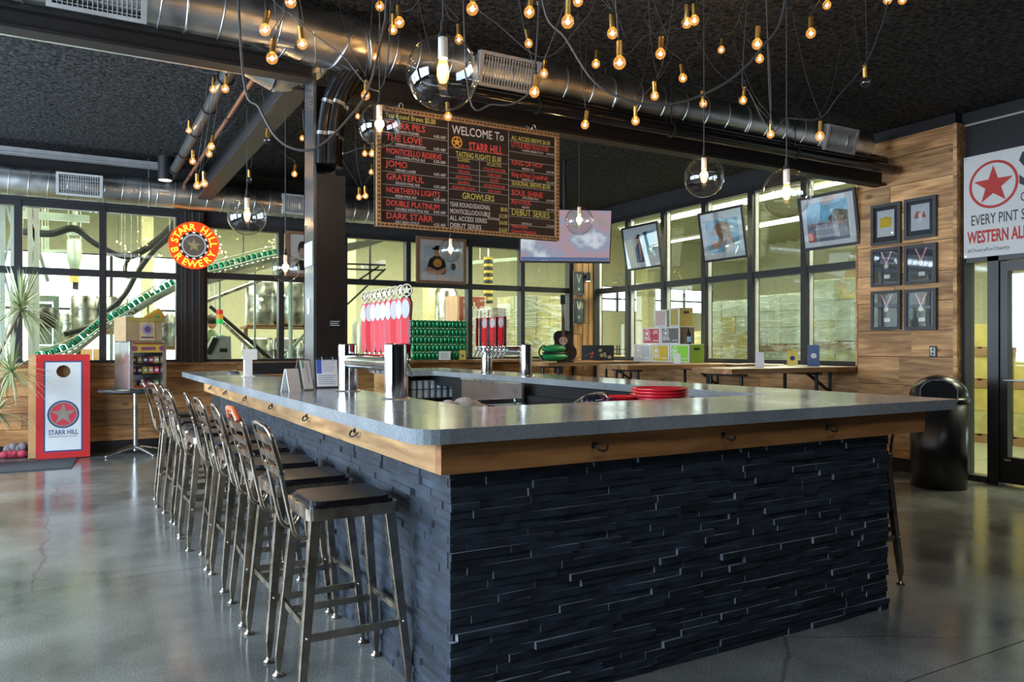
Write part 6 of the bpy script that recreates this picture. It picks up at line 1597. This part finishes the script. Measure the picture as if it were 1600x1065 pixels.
# lattice towers at the far left
for k, (px0_, px1_, Y) in enumerate(((4, 20, 13.2), (47, 58, 13.6))):
    t = thing('lattice_tower', 'white steel lattice tower behind the left windows, %s' % ['at the photo edge' if k == 0 else 'beside the hoist'][0], 'frame', PY(px0_, 500, Y))
    a, b_ = PY(px0_, 540, Y), PY(px1_, 540, Y)
    for x in (a.x, b_.x): MB().bb(x-.03, x+.03, Y-.03, Y+.03, 0, 5.2).build('upright', M_white, t)
    z = .3; fl2 = 1
    while z < 5: MB().bar((a.x, Y, z), (b_.x, Y, z+.55), .03, .03).build('brace', M_white, t) if fl2 > 0 else MB().bar((b_.x, Y, z), (a.x, Y, z+.55), .03, .03).build('brace', M_white, t); z += .55; fl2 = -fl2
t = thing('lattice_tower', 'slanted white steel brace behind the second left pane', 'frame', PY(60, 430, 13.8))
MB().bb(PY(52, 425, 13.8).x-.025, PY(52, 425, 13.8).x+.025, 13.78, 13.82, 0, 2.6).build('upright', M_mint, t); MB().bar(PY(40, 322, 13.8), PY(75, 440, 13.8), .05, .05).build('brace', M_mint, t); MB().bar(PY(52, 322, 13.8), PY(52, 425, 13.8), .05, .05).build('upright', M_mint, t)

# conveyors with cans
canc = None
NUM = ['first', 'second', 'third', 'fourth', 'fifth', 'sixth', 'seventh', 'eighth', 'ninth', 'tenth', 'eleventh', 'twelfth', 'thirteenth', 'fourteenth', 'fifteenth', 'sixteenth', 'seventeenth', 'eighteenth', 'nineteenth', 'twentieth']; NUM += ['twenty-'+n_ for n_ in NUM[:9]]+['thirtieth']+['thirty-'+n_ for n_ in NUM[:9]]
def conveyor(pts, Y, label, group, clab, step=.075, rc_=.036, hc_=.12, belt=M_keg):
    global canc
    t = thing('can_conveyor', label, 'conveyor', PY(pts[0][0], pts[0][1], Y))
    P = bez([PY(x, y, Y) for x, y in pts], 10)
    MB().tube([p+Vector((0, -.08, 0)) for p in P], .018, 6).build('guide_rail', M_mint, t); MB().tube([p+Vector((0, .08, 0)) for p in P], .018, 6).build('guide_rail', M_mint, t)
    MB().tube([p+Vector((0, -.08, .15)) for p in P], .010, 6).build('guide_rail', M_mint, t)
    MB().tube([p+Vector((0, 0, -.06)) for p in P], .045, 6).build('belt_bed', belt, t)
    for q in P[6::14]: MB().bar((q.x, q.y+.1, q.z-.05), (q.x+.0, q.y+.1, 0.0), .03, .03).build('leg', M_mint, t)
    acc = 0; nxt = 0
    for a_, b2 in zip(P, P[1:]):
        L_ = (b2-a_).length
        while nxt <= acc+L_:
            p = a_.lerp(b2, (nxt-acc)/L_); d = (b2-a_).normalized(); ang = math.atan2(d.z, d.x)
            if canc is None:
                canc = MB().mat(0).lathe([(rc_*.8, 0), (rc_, .01), (rc_, hc_-.014), (rc_*.82, hc_-.003)], 10).mat(1).lathe([(rc_*.82, hc_-.003), (0, hc_-.006)], 10).build('conveyor_can', [plain('can_teal', (.02, .26, .16), .25, metal=.5, var=.4, vs=20), M_steel], None); o = canc
            else: o = canc.copy(); COL.objects.link(o)
            o.location = p+Vector((0, 0, -.01)); o.rotation_euler = (0, -ang, 0); nth = int(round(nxt/step)); tag(o, clab % NUM[nth], 'can', group); nxt += step
        acc += L_
conveyor([(62, 560), (85, 555), (120, 540), (157, 512), (200, 487), (240, 463), (280, 442)], 13.4, 'curved rising can conveyor behind the left windows', 'cans on the curved conveyor', 'green can, %s from the low end of the curved conveyor behind the left windows', .088)
conveyor([(322, 426), (360, 417), (400, 406), (440, 397)], 13.0, 'straight upper can conveyor behind the window right of the clock', 'cans on the upper conveyor', 'green can, %s from the left on the upper conveyor right of the red clock', .088)
MBx = MB().bar(PY(322, 438, 13.1), PY(436, 408, 13.1), .08, .14)
t = thing('conveyor_truss', 'grey sloping steel truss under the upper conveyor', 'frame', PY(322, 438, 13.1)); MBx.build('truss_beam', M_keg, t)
for px in (330, 380, 430): p = PY(px, 432-(px-322)*.26, 13.1); MB().bar(p, (p.x, p.y, 5.25), .02, .02).build('hanger', M_steel, t)
for k, (a_, b2, lab) in enumerate((((318, 472), (408, 437), 'thin grey pipe rising to the right behind the second window'), ((328, 478), (425, 562), 'dark sloping chute pipe right of the stack light machine, upper'), ((336, 492), (416, 566), 'dark sloping chute pipe right of the stack light machine, lower'))):
    t = thing('sloping_pipe', lab, 'pipe', PY(a_[0], a_[1], 13.2+.1*k)); MB().cyl(PY(*a_, 13.2+.1*k), PY(*b2, 13.2+.1*k), .032, n=10).build('pipe_body', [M_keg, M_hose, M_keg][k], t)
    p = PY(*a_, 13.2+.1*k); MB().cyl(p, (p.x, p.y, 5.25), .01, n=6).build('hanger', M_steel, t)
t = thing('steel_post', 'slim steel post behind the window just left of the pillar', 'post', PY(454, 560, 12.6)); p = PY(454, 560, 12.6); MB().cyl((p.x, p.y, 0), (p.x, p.y, 5.25), .035, n=12).build('post_tube', M_mint, t)
MB().bar(PY(443, 560, 12.7), PY(475, 522, 12.7), .04, .04).build('brace', M_mint, t)

# stacks of kegs / wrapped goods on pallets
def pallet(t, x0_, x1_, y0_, y1_, z):
    b_ = MB()
    for k in range(5): y = y0_+(y1_-y0_)*(k+.1)/5; b_.bb(x0_, x1_, y, y+(y1_-y0_)*.15, z+.10, z+.12)
    for k in range(3): x = x0_+(x1_-x0_-.08)*k/2; b_.bb(x, x+.08, y0_, y1_, z, z+.10)
    b_.build('pallet', M_pal, t)
def kegs(px, Y, n, zb, r, h_, label, layers=1, m=None):
    p = PY(px, 540, Y); t = thing('keg_stack', label, 'kegs', (p.x, Y, 0))
    z = zb
    if zb > .3:
        MB().bb(p.x-.05, p.x+n*2.05*r, Y-r, Y+r, zb-.04, zb).build('rack_shelf', M_pal, t)
        for xx in (p.x, p.x+n*2.0*r): MB().bb(xx-.03, xx+.03, Y-.03, Y+.03, 0, zb-.04).build('rack_leg', M_pal, t)
    for l in range(layers):
        for i in range(n):
            c = (p.x+r+i*2.05*r, Y, z)
            MB().lathe([(0, 0), (r*.9, 0), (r, .03), (r, h_*.3), (r*1.03, h_*.33), (r, h_*.36), (r, h_*.64), (r*1.03, h_*.67), (r, h_*.70), (r, h_-.03), (r*.9, h_), (0, h_)], 24, c).build('keg', m or M_keg, t)
        z += h_+.02
kegs(110, 15.2, 2, 1.62, .22, .62, 'two steel kegs high on a rack behind the second left pane')
kegs(88, 15.4, 1, 1.45, .17, .5, 'single small keg beside the rack, behind the second left pane')
kegs(236, 14.0, 2, 1.35, .2, .58, 'grey kegs behind the third left pane')
kegs(384, 14.0, 2, 1.72, .27, .80, 'two tall silver kegs right of the stack light, behind the window')
kegs(378, 13.8, 3, .86, .26, .66, 'three silver kegs on the lower rack behind the window left of the pillar')
kegs(438, 14.0, 2, 1.72, .25, .78, 'silver kegs behind the pane just left of the pillar')
t = thing('filler_machine', 'grey steel machine frame behind the second left pane', 'machine', PY(70, 560, 13.9))
a, b_ = PY(54, 540, 13.9), PY(88, 540, 13.9); zt3 = zat(462, onY(70, 13.9)[1])
for x in (a.x, b_.x): MB().bb(x-.04, x+.04, 13.86, 13.94, 0, zt3).build('upright', M_mint, t)
MB().bb(a.x, b_.x, 13.8, 14.2, zt3-.08, zt3).bb(a.x, b_.x, 13.8, 14.2, 1.3, 1.38).build('frame_plate', M_mint, t)
MB().bb(a.x+.06, b_.x-.06, 13.9, 14.2, 1.4, zt3-.12).build('guard_panel', plain('guard', (.45, .50, .45), .3), t); MB().lathe([(0, 0), (.13, 0), (.13, .3), (.0, .34)], 16, ((a.x+b_.x)/2, 13.82, zt3-.5)).build('cylinder_head', M_hose, t)
# labelled machine with the stack light
a, b_ = PY(322, 565, 12.9), PY(364, 565, 12.9); dm = onY(343, 12.9)[1]
t = thing('packing_machine', 'grey sloped control machine with a red, amber and green stack light', 'machine', (a.x, 12.9, 0))
zt4 = zat(525, dm); w_ = b_.x-a.x
fr = frame_faceY(a.x, 12.9, 0)
MB().prism([(0, 0), (w_, 0), (w_*.92, zt4), (w_*.38, zt4), (0, 1.22)], fr, -.5, 0).build('machine_body', plain('machine_grey', (.34, .35, .34), .4), t, bevel=.01)
MB().bar((a.x+.03, 12.89, 1.25), (a.x+w_*.36, 12.89, zt4-.03), .03, .08).build('control_panel', M_dark, t); MB().prism(rect(w_*.5, 1.28, w_*.78, 1.34), fr, 0, .01).build('nameplate', M_dark, t)
c = Vector((a.x+w_*.52, 12.95, zt4)); MB().cyl(c, c+Vector((0, 0, .2)), .014, n=8).build('lamp_stem', M_steel, t)
for k, (nm_, cl_) in enumerate((('green_lamp', (.03, .55, .15)), ('amber_lamp', (.75, .28, .02)), ('red_lamp', (.6, .03, .02)))): MB().cyl(c+Vector((0, 0, .2+.075*k)), c+Vector((0, 0, .27+.075*k)), .052, n=16).build(nm_, plain('l_'+nm_, cl_, .3, emis=.5), t)
# worker behind the machine, seen from behind
def person(label, x, y, yaw, z0=0):
    t = thing('person', label, 'person', (x, y, z0), yaw)
    import bmesh
    J = {'pelvis': (0, 0, .98, .125), 'waist': (0, 0, 1.12, .125), 'chest': (0, -.01, 1.34, .15), 'neck0': (0, -.01, 1.50, .07), 'neck1': (0, -.015, 1.57, .055),
         'shl': (-.19, -.01, 1.46, .06), 'ell': (-.25, -.03, 1.18, .045), 'wrl': (-.20, -.24, 1.10, .03), 'shr': (.19, -.01, 1.46, .06), 'elr': (.25, -.03, 1.18, .045), 'wrr': (.20, -.24, 1.10, .03),
         'hil': (-.10, 0, .92, .095), 'knl': (-.11, -.02, .50, .062), 'anl': (-.11, .02, .09, .042), 'tol': (-.12, -.17, .04, .035), 'hir': (.10, 0, .92, .095), 'knr': (.11, -.02, .50, .062), 'anr': (.11, .02, .09, .042), 'tor': (.12, -.17, .04, .035), 'hdl': (-.18, -.32, 1.10, .032), 'hdr': (.18, -.32, 1.10, .032)}
    names = list(J); ed = [('pelvis', 'waist'), ('waist', 'chest'), ('chest', 'neck0'), ('neck0', 'neck1'), ('chest', 'shl'), ('shl', 'ell'), ('ell', 'wrl'), ('wrl', 'hdl'), ('chest', 'shr'), ('shr', 'elr'), ('elr', 'wrr'), ('wrr', 'hdr'), ('pelvis', 'hil'), ('hil', 'knl'), ('knl', 'anl'), ('anl', 'tol'), ('pelvis', 'hir'), ('hir', 'knr'), ('knr', 'anr'), ('anr', 'tor')]
    me = bpy.data.meshes.new('body'); me.from_pydata([J[n_][:3] for n_ in names], [(names.index(p), names.index(q)) for p, q in ed], [])
    o = bpy.data.objects.new('body', me); COL.objects.link(o); o.parent = t
    sm_ = o.modifiers.new('skin', 'SKIN'); sv = me.skin_vertices[0] if me.skin_vertices else None
    if not me.skin_vertices:
        bm = bmesh.new(); bm.from_mesh(me); bm.verts.layers.skin.verify(); bm.to_mesh(me); bm.free()
    for i, n_ in enumerate(names):
        r_ = J[n_][3]; me.skin_vertices[0].data[i].radius = (r_, r_*(.72 if n_ in ('chest', 'waist', 'pelvis') else 1))
    me.skin_vertices[0].data[0].use_root = True
    sb = o.modifiers.new('sub', 'SUBSURF'); sb.levels = sb.render_levels = 2
    me.materials.append(plain('shirt_green', (.16, .24, .13), .85)); 
    MB().sphere((0, -.025, 1.69), .098, 20, 14, (.86, 1.0, 1.2)).sphere((-.085, -.02, 1.68), .02, 8, 6, (.5, .8, 1.4)).sphere((.085, -.02, 1.68), .02, 8, 6, (.5, .8, 1.4)).sphere((0, -.125, 1.67), .016, 8, 6, (.8, 1, 1.3)).build('head', M_skin, t, world=False)
    MB().sphere((0, -.002, 1.73), .103, 20, 12, (.90, 1.02, .98)).build('hair', plain('hair_dark', (.02, .016, .015), .7), t, world=False)
    for s_ in (-1, 1):
        hd = MB()
        for f_ in range(4): x_ = s_*.18+(-.028+.019*f_); hd.tube([(x_, -.30, 1.10), (x_, -.36, 1.095), (x_, -.395+.006*abs(f_-1.5), 1.08)], .008, 6)
        hd.tube([(s_*.18-s_*.03, -.28, 1.10), (s_*.18-s_*.055, -.32, 1.10), (s_*.18-s_*.05, -.35, 1.095)], .009, 6).sphere((s_*.18, -.29, 1.10), .04, 10, 6, (1, 1, .45)).build('hand', M_skin, t, world=False)
    return t
p = PY(331, 520, 14.1); person('worker in a green shirt seen from behind, behind the control machine', p.x, 14.1, PI-R(10), .10)
MB().bb(p.x-.4, p.x+.4, 13.9, 14.5, 0, .10).build('floor_stand', M_keg, None); bpy.data.objects['floor_stand'].name = 'work_platform'; tag(bpy.data.objects['work_platform'], 'low steel step under the worker behind the control machine', 'platform')

# cream columns and unit heater, walkway
for k, (px0_, px1_, Y, lab) in enumerate(((222, 240, 18, 'cream hall column behind the third left pane'), (544, 556, 17, 'cream hall column right of the black pillar'), (668, 688, 17, 'cream hall column above the green cans'), (1003, 1012, 20, 'cream hall column behind the beer cartons'))):
    a, b_ = onY(px0_, Y)[0], onY(px1_, Y)[0]
    t = thing('hall_column', lab, 'column', ((a+b_)/2, Y, 0)); MB().bb(a, b_, Y, Y+.3, 0, 5.25).build('column_shaft', plain('col_cream', (.62, .60, .36), .7), t); MB().bb(a-.05, b_+.05, Y-.05, Y+.35, 0, .04).build('base_plate', M_keg, t)
t = thing('unit_heater', 'dark hanging duct end behind the window right of the pillar', 'duct', PY(570, 385, 14))
a = [PY(540, 380, 14), PY(600, 371, 14), PY(600, 377, 14), PY(540, 392, 14)]
MB().add(a+[q+Vector((0, .8, 0)) for q in a], [(3, 2, 1, 0), (4, 5, 6, 7), (0, 1, 5, 4), (1, 2, 6, 5), (2, 3, 7, 6), (3, 0, 4, 7)]).build('duct_skin', plain('duct_dark', (.08, .09, .08), .5), t); p = PY(570, 378, 14.4); MB().cyl(p, (p.x, p.y, 5.25), .01, n=6).build('hanger', M_steel, t)
t = thing('catwalk', 'dark steel walkway frame behind the window right of the pillar', 'frame', PY(560, 414, 15))
for a_, b2 in (((540, 412), (602, 414)), ((541, 420), (600, 422)), ((552, 443), (592, 416)), ((543, 475), (602, 420)), ((578, 384), (578, 440))): MB().bar(PY(*a_, 15), PY(*b2, 15), .035, .035).build('frame_bar', M_greyframe, t)
MB().bar(PY(566, 417, 15.1), PY(602, 409, 15.1), .06, .1).build('light_bar', M_white, t); p = PY(578, 384, 15); MB().cyl(p, (p.x, p.y, 5.25), .012, n=6).build('hanger', M_steel, t)
t = thing('bottle_tank', 'pale grey bottle-shaped tank behind the window left of the tap handles', 'tank', PY(574, 545, 13.6)); p = PY(574, 545, 13.6)
MB().lathe([(0, 0), (.27, 0), (.28, .1), (.28, 1.75), (.14, 1.95), (.10, 2.12), (0, 2.13)], 28, (p.x, p.y, 0)).build('tank_shell', plain('tank_pale', (.42, .45, .38), .25, metal=.4), t)
for k, px in enumerate((697, 710)):
    p = PY(px, 500, 16.2); t = thing('brew_tank', 'tall stainless brew tank above the green cans, %s of two' % ['left', 'right'][k], 'tank', (p.x, p.y+.4*k, 0))
    MB().lathe([(0, .4), (.06, .45), (.26, .8), (.26, 2.6), (.2, 2.75), (0, 2.8)], 28, (p.x, p.y+.4*k, 0)).build('tank_shell', M_keg, t)
    for q in range(3): an = 2*PI*q/3; MB().cyl((p.x+.2*math.cos(an), p.y+.4*k+.2*math.sin(an), 0), (p.x+.2*math.cos(an), p.y+.4*k+.2*math.sin(an), .8), .02, n=8).build('leg', M_keg, t)
hose([(716, 498), (712, 480), (718, 470), (726, 468)], 15.5, .03, 'short black hose beside the red machine')
# red machine, yellow coil
a, b_ = PY(718, 560, 14.5), PY(757, 560, 14.5)
t = thing('red_machine', 'tall rust red machine cabinet behind the green cans', 'machine', (a.x, 14.5, 0)); zt5 = zat(463, onY(738, 14.5)[1])
MB().bb(a.x, b_.x, 14.5, 15.1, 0, zt5).build('cabinet_body', plain('rust_red', (.30, .06, .03), .5), t, bevel=.01)
MB().bb(a.x-.05, a.x, 14.5, 15.1, 0, zt5+.02).bb(b_.x, b_.x+.04, 14.5, 15.1, 0, zt5+.02).build('side_trim', plain('trim_pink', (.6, .38, .28), .5), t)
g = MB(); fr = frame_faceY(a.x, 14.49, 0); w_ = b_.x-a.x
g.flat(rect(w_*.55, zt5-.35, w_*.60, zt5-.12), fr, .002).flat(rect(w_*.5, zt5-.25, w_*.68, zt5-.21), fr, .002); g.build('white_marking', M_paper, t)
t = thing('coil_hose', 'yellow and black striped coil above the far taps', 'hose', PY(763, 460, 14.6))
for k in range(14): c = PY(763, 402+k*5.2, 14.6); MB().cyl(c, c-Vector((0, 0, .055)), .10, n=14).build('coil_turn', [M_yel, M_hose][k % 2], t)
p = PY(763, 402, 14.6); MB().cyl(p, (p.x, p.y, 5.25), .02, n=6).build('hanger', M_steel, t)

# pallets of cartons
M_ywrap = plain('yellow_wrapped', (.50, .47, .20), .35, var=.25, vs=6); M_pale = plain('pale_box', (.50, .56, .42), .4, var=.2, vs=5)
M_stripe = plain('box_stripe', (.22, .26, .30), .5, var=.3, vs=20)
def cartonstack(x0_, x1_, y0_, y1_, tiers, label, mats, ch=.27, n_=3, m_=3, wrap=True, zb=0, frac=None):
    t = thing('pallet_stack', label, 'pallet', ((x0_+x1_)/2, (y0_+y1_)/2, 0)); z = zb
    for tier, rows_c in enumerate(tiers):
        pallet(t, x0_, x1_, y0_, y1_, z); z += .125
        for r_ in range(rows_c):
            for i in range(n_):
                for j in range(m_):
                    if 0 < i < n_ and 0 < j < m_: continue       # only the cartons on the two seen faces
                    xa_, ya_ = x0_+(x1_-x0_)*i/n_, y0_+(y1_-y0_)*j/m_; o_ = random.uniform(-.008, .008)
                    MB().bb(xa_+.006+o_, xa_+(x1_-x0_)/n_-.006+o_, ya_+.006, ya_+(y1_-y0_)/m_-.006, z+.003, z+ch-.003).build('carton', random.choice(mats), t)
            MB().bb(x0_+(x1_-x0_)/n_+.02, x1_-.02, y0_+(y1_-y0_)/m_+.02, y1_-.02, z, z+ch).build('inner_load', mats[0], t) if r_ == 0 else None
            z += ch
    if wrap:
        MB().bb(x0_-.012, x1_+.012, y0_-.012, y1_+.012, zb+.12, z+.004).build('stretch_film', film, t)
    return t
def filmmat():
    m = bpy.data.materials.new('stretch_film'); m.use_nodes = True; nt = m.node_tree; nt.nodes.clear(); Nn = nt.nodes; L = nt.links
    ge = Nn.new('ShaderNodeNewGeometry'); mp = Nn.new('ShaderNodeMapping'); mp.inputs['Scale'].default_value = (2, 2, 9); L.new(ge.outputs['Position'], mp.inputs[0])
    n1 = Nn.new('ShaderNodeTexNoise'); n1.inputs['Scale'].default_value = 1.2; n1.inputs['Detail'].default_value = 6; n1.inputs['Distortion'].default_value = 1.5; L.new(mp.outputs[0], n1.inputs[0])
    mr = Nn.new('ShaderNodeMapRange'); mr.inputs[1].default_value = .42; mr.inputs[2].default_value = .68; mr.inputs[3].default_value = .06; mr.inputs[4].default_value = .75; L.new(n1.outputs['Fac'], mr.inputs[0])
    bp = Nn.new('ShaderNodeBump'); bp.inputs['Strength'].default_value = 1; bp.inputs['Distance'].default_value = .03; L.new(n1.outputs['Fac'], bp.inputs['Height'])
    tr = Nn.new('ShaderNodeBsdfTransparent'); pb = Nn.new('ShaderNodeBsdfPrincipled'); pb.inputs['Base Color'].default_value = (.78, .84, .76, 1); pb.inputs['Roughness'].default_value = .12; L.new(bp.outputs[0], pb.inputs['Normal'])
    mx = Nn.new('ShaderNodeMixShader'); L.new(mr.outputs[0], mx.inputs[0]); L.new(tr.outputs[0], mx.inputs[1]); L.new(pb.outputs[0], mx.inputs[2])
    o = Nn.new('ShaderNodeOutputMaterial'); L.new(mx.outputs[0], o.inputs[0]); return m
film = filmmat()
def xs_at(px, Y): return onY(px, Y)[0]
# behind the back windows
cartonstack(xs_at(817, 12.7), xs_at(879, 12.7), 12.7, 13.7, (3, 4), 'tall pallet of yellow cartons behind the guitar window', [M_ywrap, M_ywrap, M_pale], .30, 3, 3)
cartonstack(xs_at(770, 13.4), xs_at(807, 13.4), 13.4, 14.3, (6,), 'grey wrapped pallet behind the far taps', [plain('grey_goods', (.36, .37, .34), .4, var=.2)], .335, 2, 2)
cartonstack(xs_at(242, 13.6), xs_at(281, 13.6), 15, 15.9, (3,), 'low pallet of mixed boxes behind the third left pane', [M_ybox, M_pale, M_card], .33, 2, 2, False)
cartonstack(xs_at(118, 14.6), xs_at(163, 14.6), 16.1, 17.0, (4,), 'low pallet of cartons behind the second left pane', [M_ybox, M_card], .3, 3, 2, False)
# behind the right windows
def yat(px, X): return onX(px, X)[0]
cartonstack(9.6, 10.7, yat(1172, 9.6), yat(1106, 9.6), (3, 4), 'tall pallet of yellow cartons behind the second right pane', [M_ywrap, M_ybox, M_pale], .27, 3, 3)
cartonstack(9.7, 10.8, yat(1258, 9.7), yat(1184, 9.7), (2, 2, 3), 'stretch wrapped pallet of pale boxes behind the pane left of the crowd poster', [M_pale, M_wrap, M_pale], .26, 3, 2)
cartonstack(9.6, 10.7, yat(1342, 9.6), yat(1268, 9.6), (4, 3), 'stretch wrapped pallet with green edges beside the plank wall', [M_ywrap, M_wrap, M_pale], .30, 3, 2)
cartonstack(11.4, 12.5, yat(1100, 11.4), yat(1046, 11.4), (6,), 'pallet of tan cartons behind the beer cartons', [M_ywrap, M_ybox], .26, 3, 3)
cartonstack(12.2, 13.2, yat(1010, 12.2), yat(945, 12.2), (4,), 'low pallet of tan cartons behind the corner pane', [M_ybox, M_card], .25, 3, 3, False)
cartonstack(11.2, 12.3, 6.0, 7.3, (2, 1, 1), 'low pallet rows behind the sidelight', [M_ywrap, M_ybox], .33, 3, 3, False)
cartonstack(11.2, 12.3, 4.3, 5.8, (2, 1, 1), 'pallet rows behind the glass door', [M_ywrap, M_ybox], .33, 3, 3, False)
# stack of folded chairs silhouette behind the left of the cartons
t = thing('stacked_chairs', 'dark stacked chairs behind the corner pane', 'chairs', PX(965, 560, 13.6)); p = PX(966, 540, 13.6)
for k in range(4): MB().bb(p.x-.2, p.x+.2, p.y-.2+.0, p.y+.2, .9+.12*k, .93+.12*k).build('seat', M_hose, t)
for sx in (-.18, .18):
    for sy in (-.18, .18): MB().bar((p.x+sx, p.y+sy, 0), (p.x+sx, p.y+sy, 1.4), .03, .03).build('leg', M_hose, t)
# fairy lights looped in the hall
t = thing('fairy_lights', 'loops of tiny warm lights behind the glass near the red clock', 'lights', PY(240, 390, 14.9))
random.seed(21)
g = MB(); w_ = MB()
path = [PY(x, y, 14.8) for x, y in ((185, 378), (196, 385), (205, 396), (198, 415), (204, 430), (214, 428), (222, 412), (214, 404), (230, 372), (250, 395), (262, 420), (300, 430), (335, 362), (345, 385), (352, 400), (358, 420), (365, 432), (378, 420), (395, 415), (408, 395), (425, 375), (430, 388))]
Pp = bez(path, 4); w_.tube(Pp, .004, 4)
for q in Pp[::1]: g.sphere(q+Vector((random.uniform(-.03, .03), 0, random.uniform(-.05, .03))), .016, 6, 4)
w_.build('wire', M_hose, t); g.build('tiny_bulbs', emit('fairy', (1, .62, .2), 9), t, kind='stuff')
p = path[0]; MB().cyl(p, (p.x, p.y, 5.29), .005, n=5).build('hanger', M_hose, t); p = path[-1]; MB().cyl(p, (p.x, p.y, 5.29), .005, n=5).build('hanger', M_hose, t)
t = thing('sliding_rail', 'light overhead gantry behind the middle panes', 'rail', PY(800, 400, 16))
MB().bar(PY(735, 410, 15.5), PY(890, 398, 15.5), .06, .08).build('rail_beam', M_mint, t)
for px in (750, 830): p = PY(px, 405, 15.5); MB().cyl(p, (p.x, p.y, 5.25), .01, n=6).build('hanger', M_steel, t)
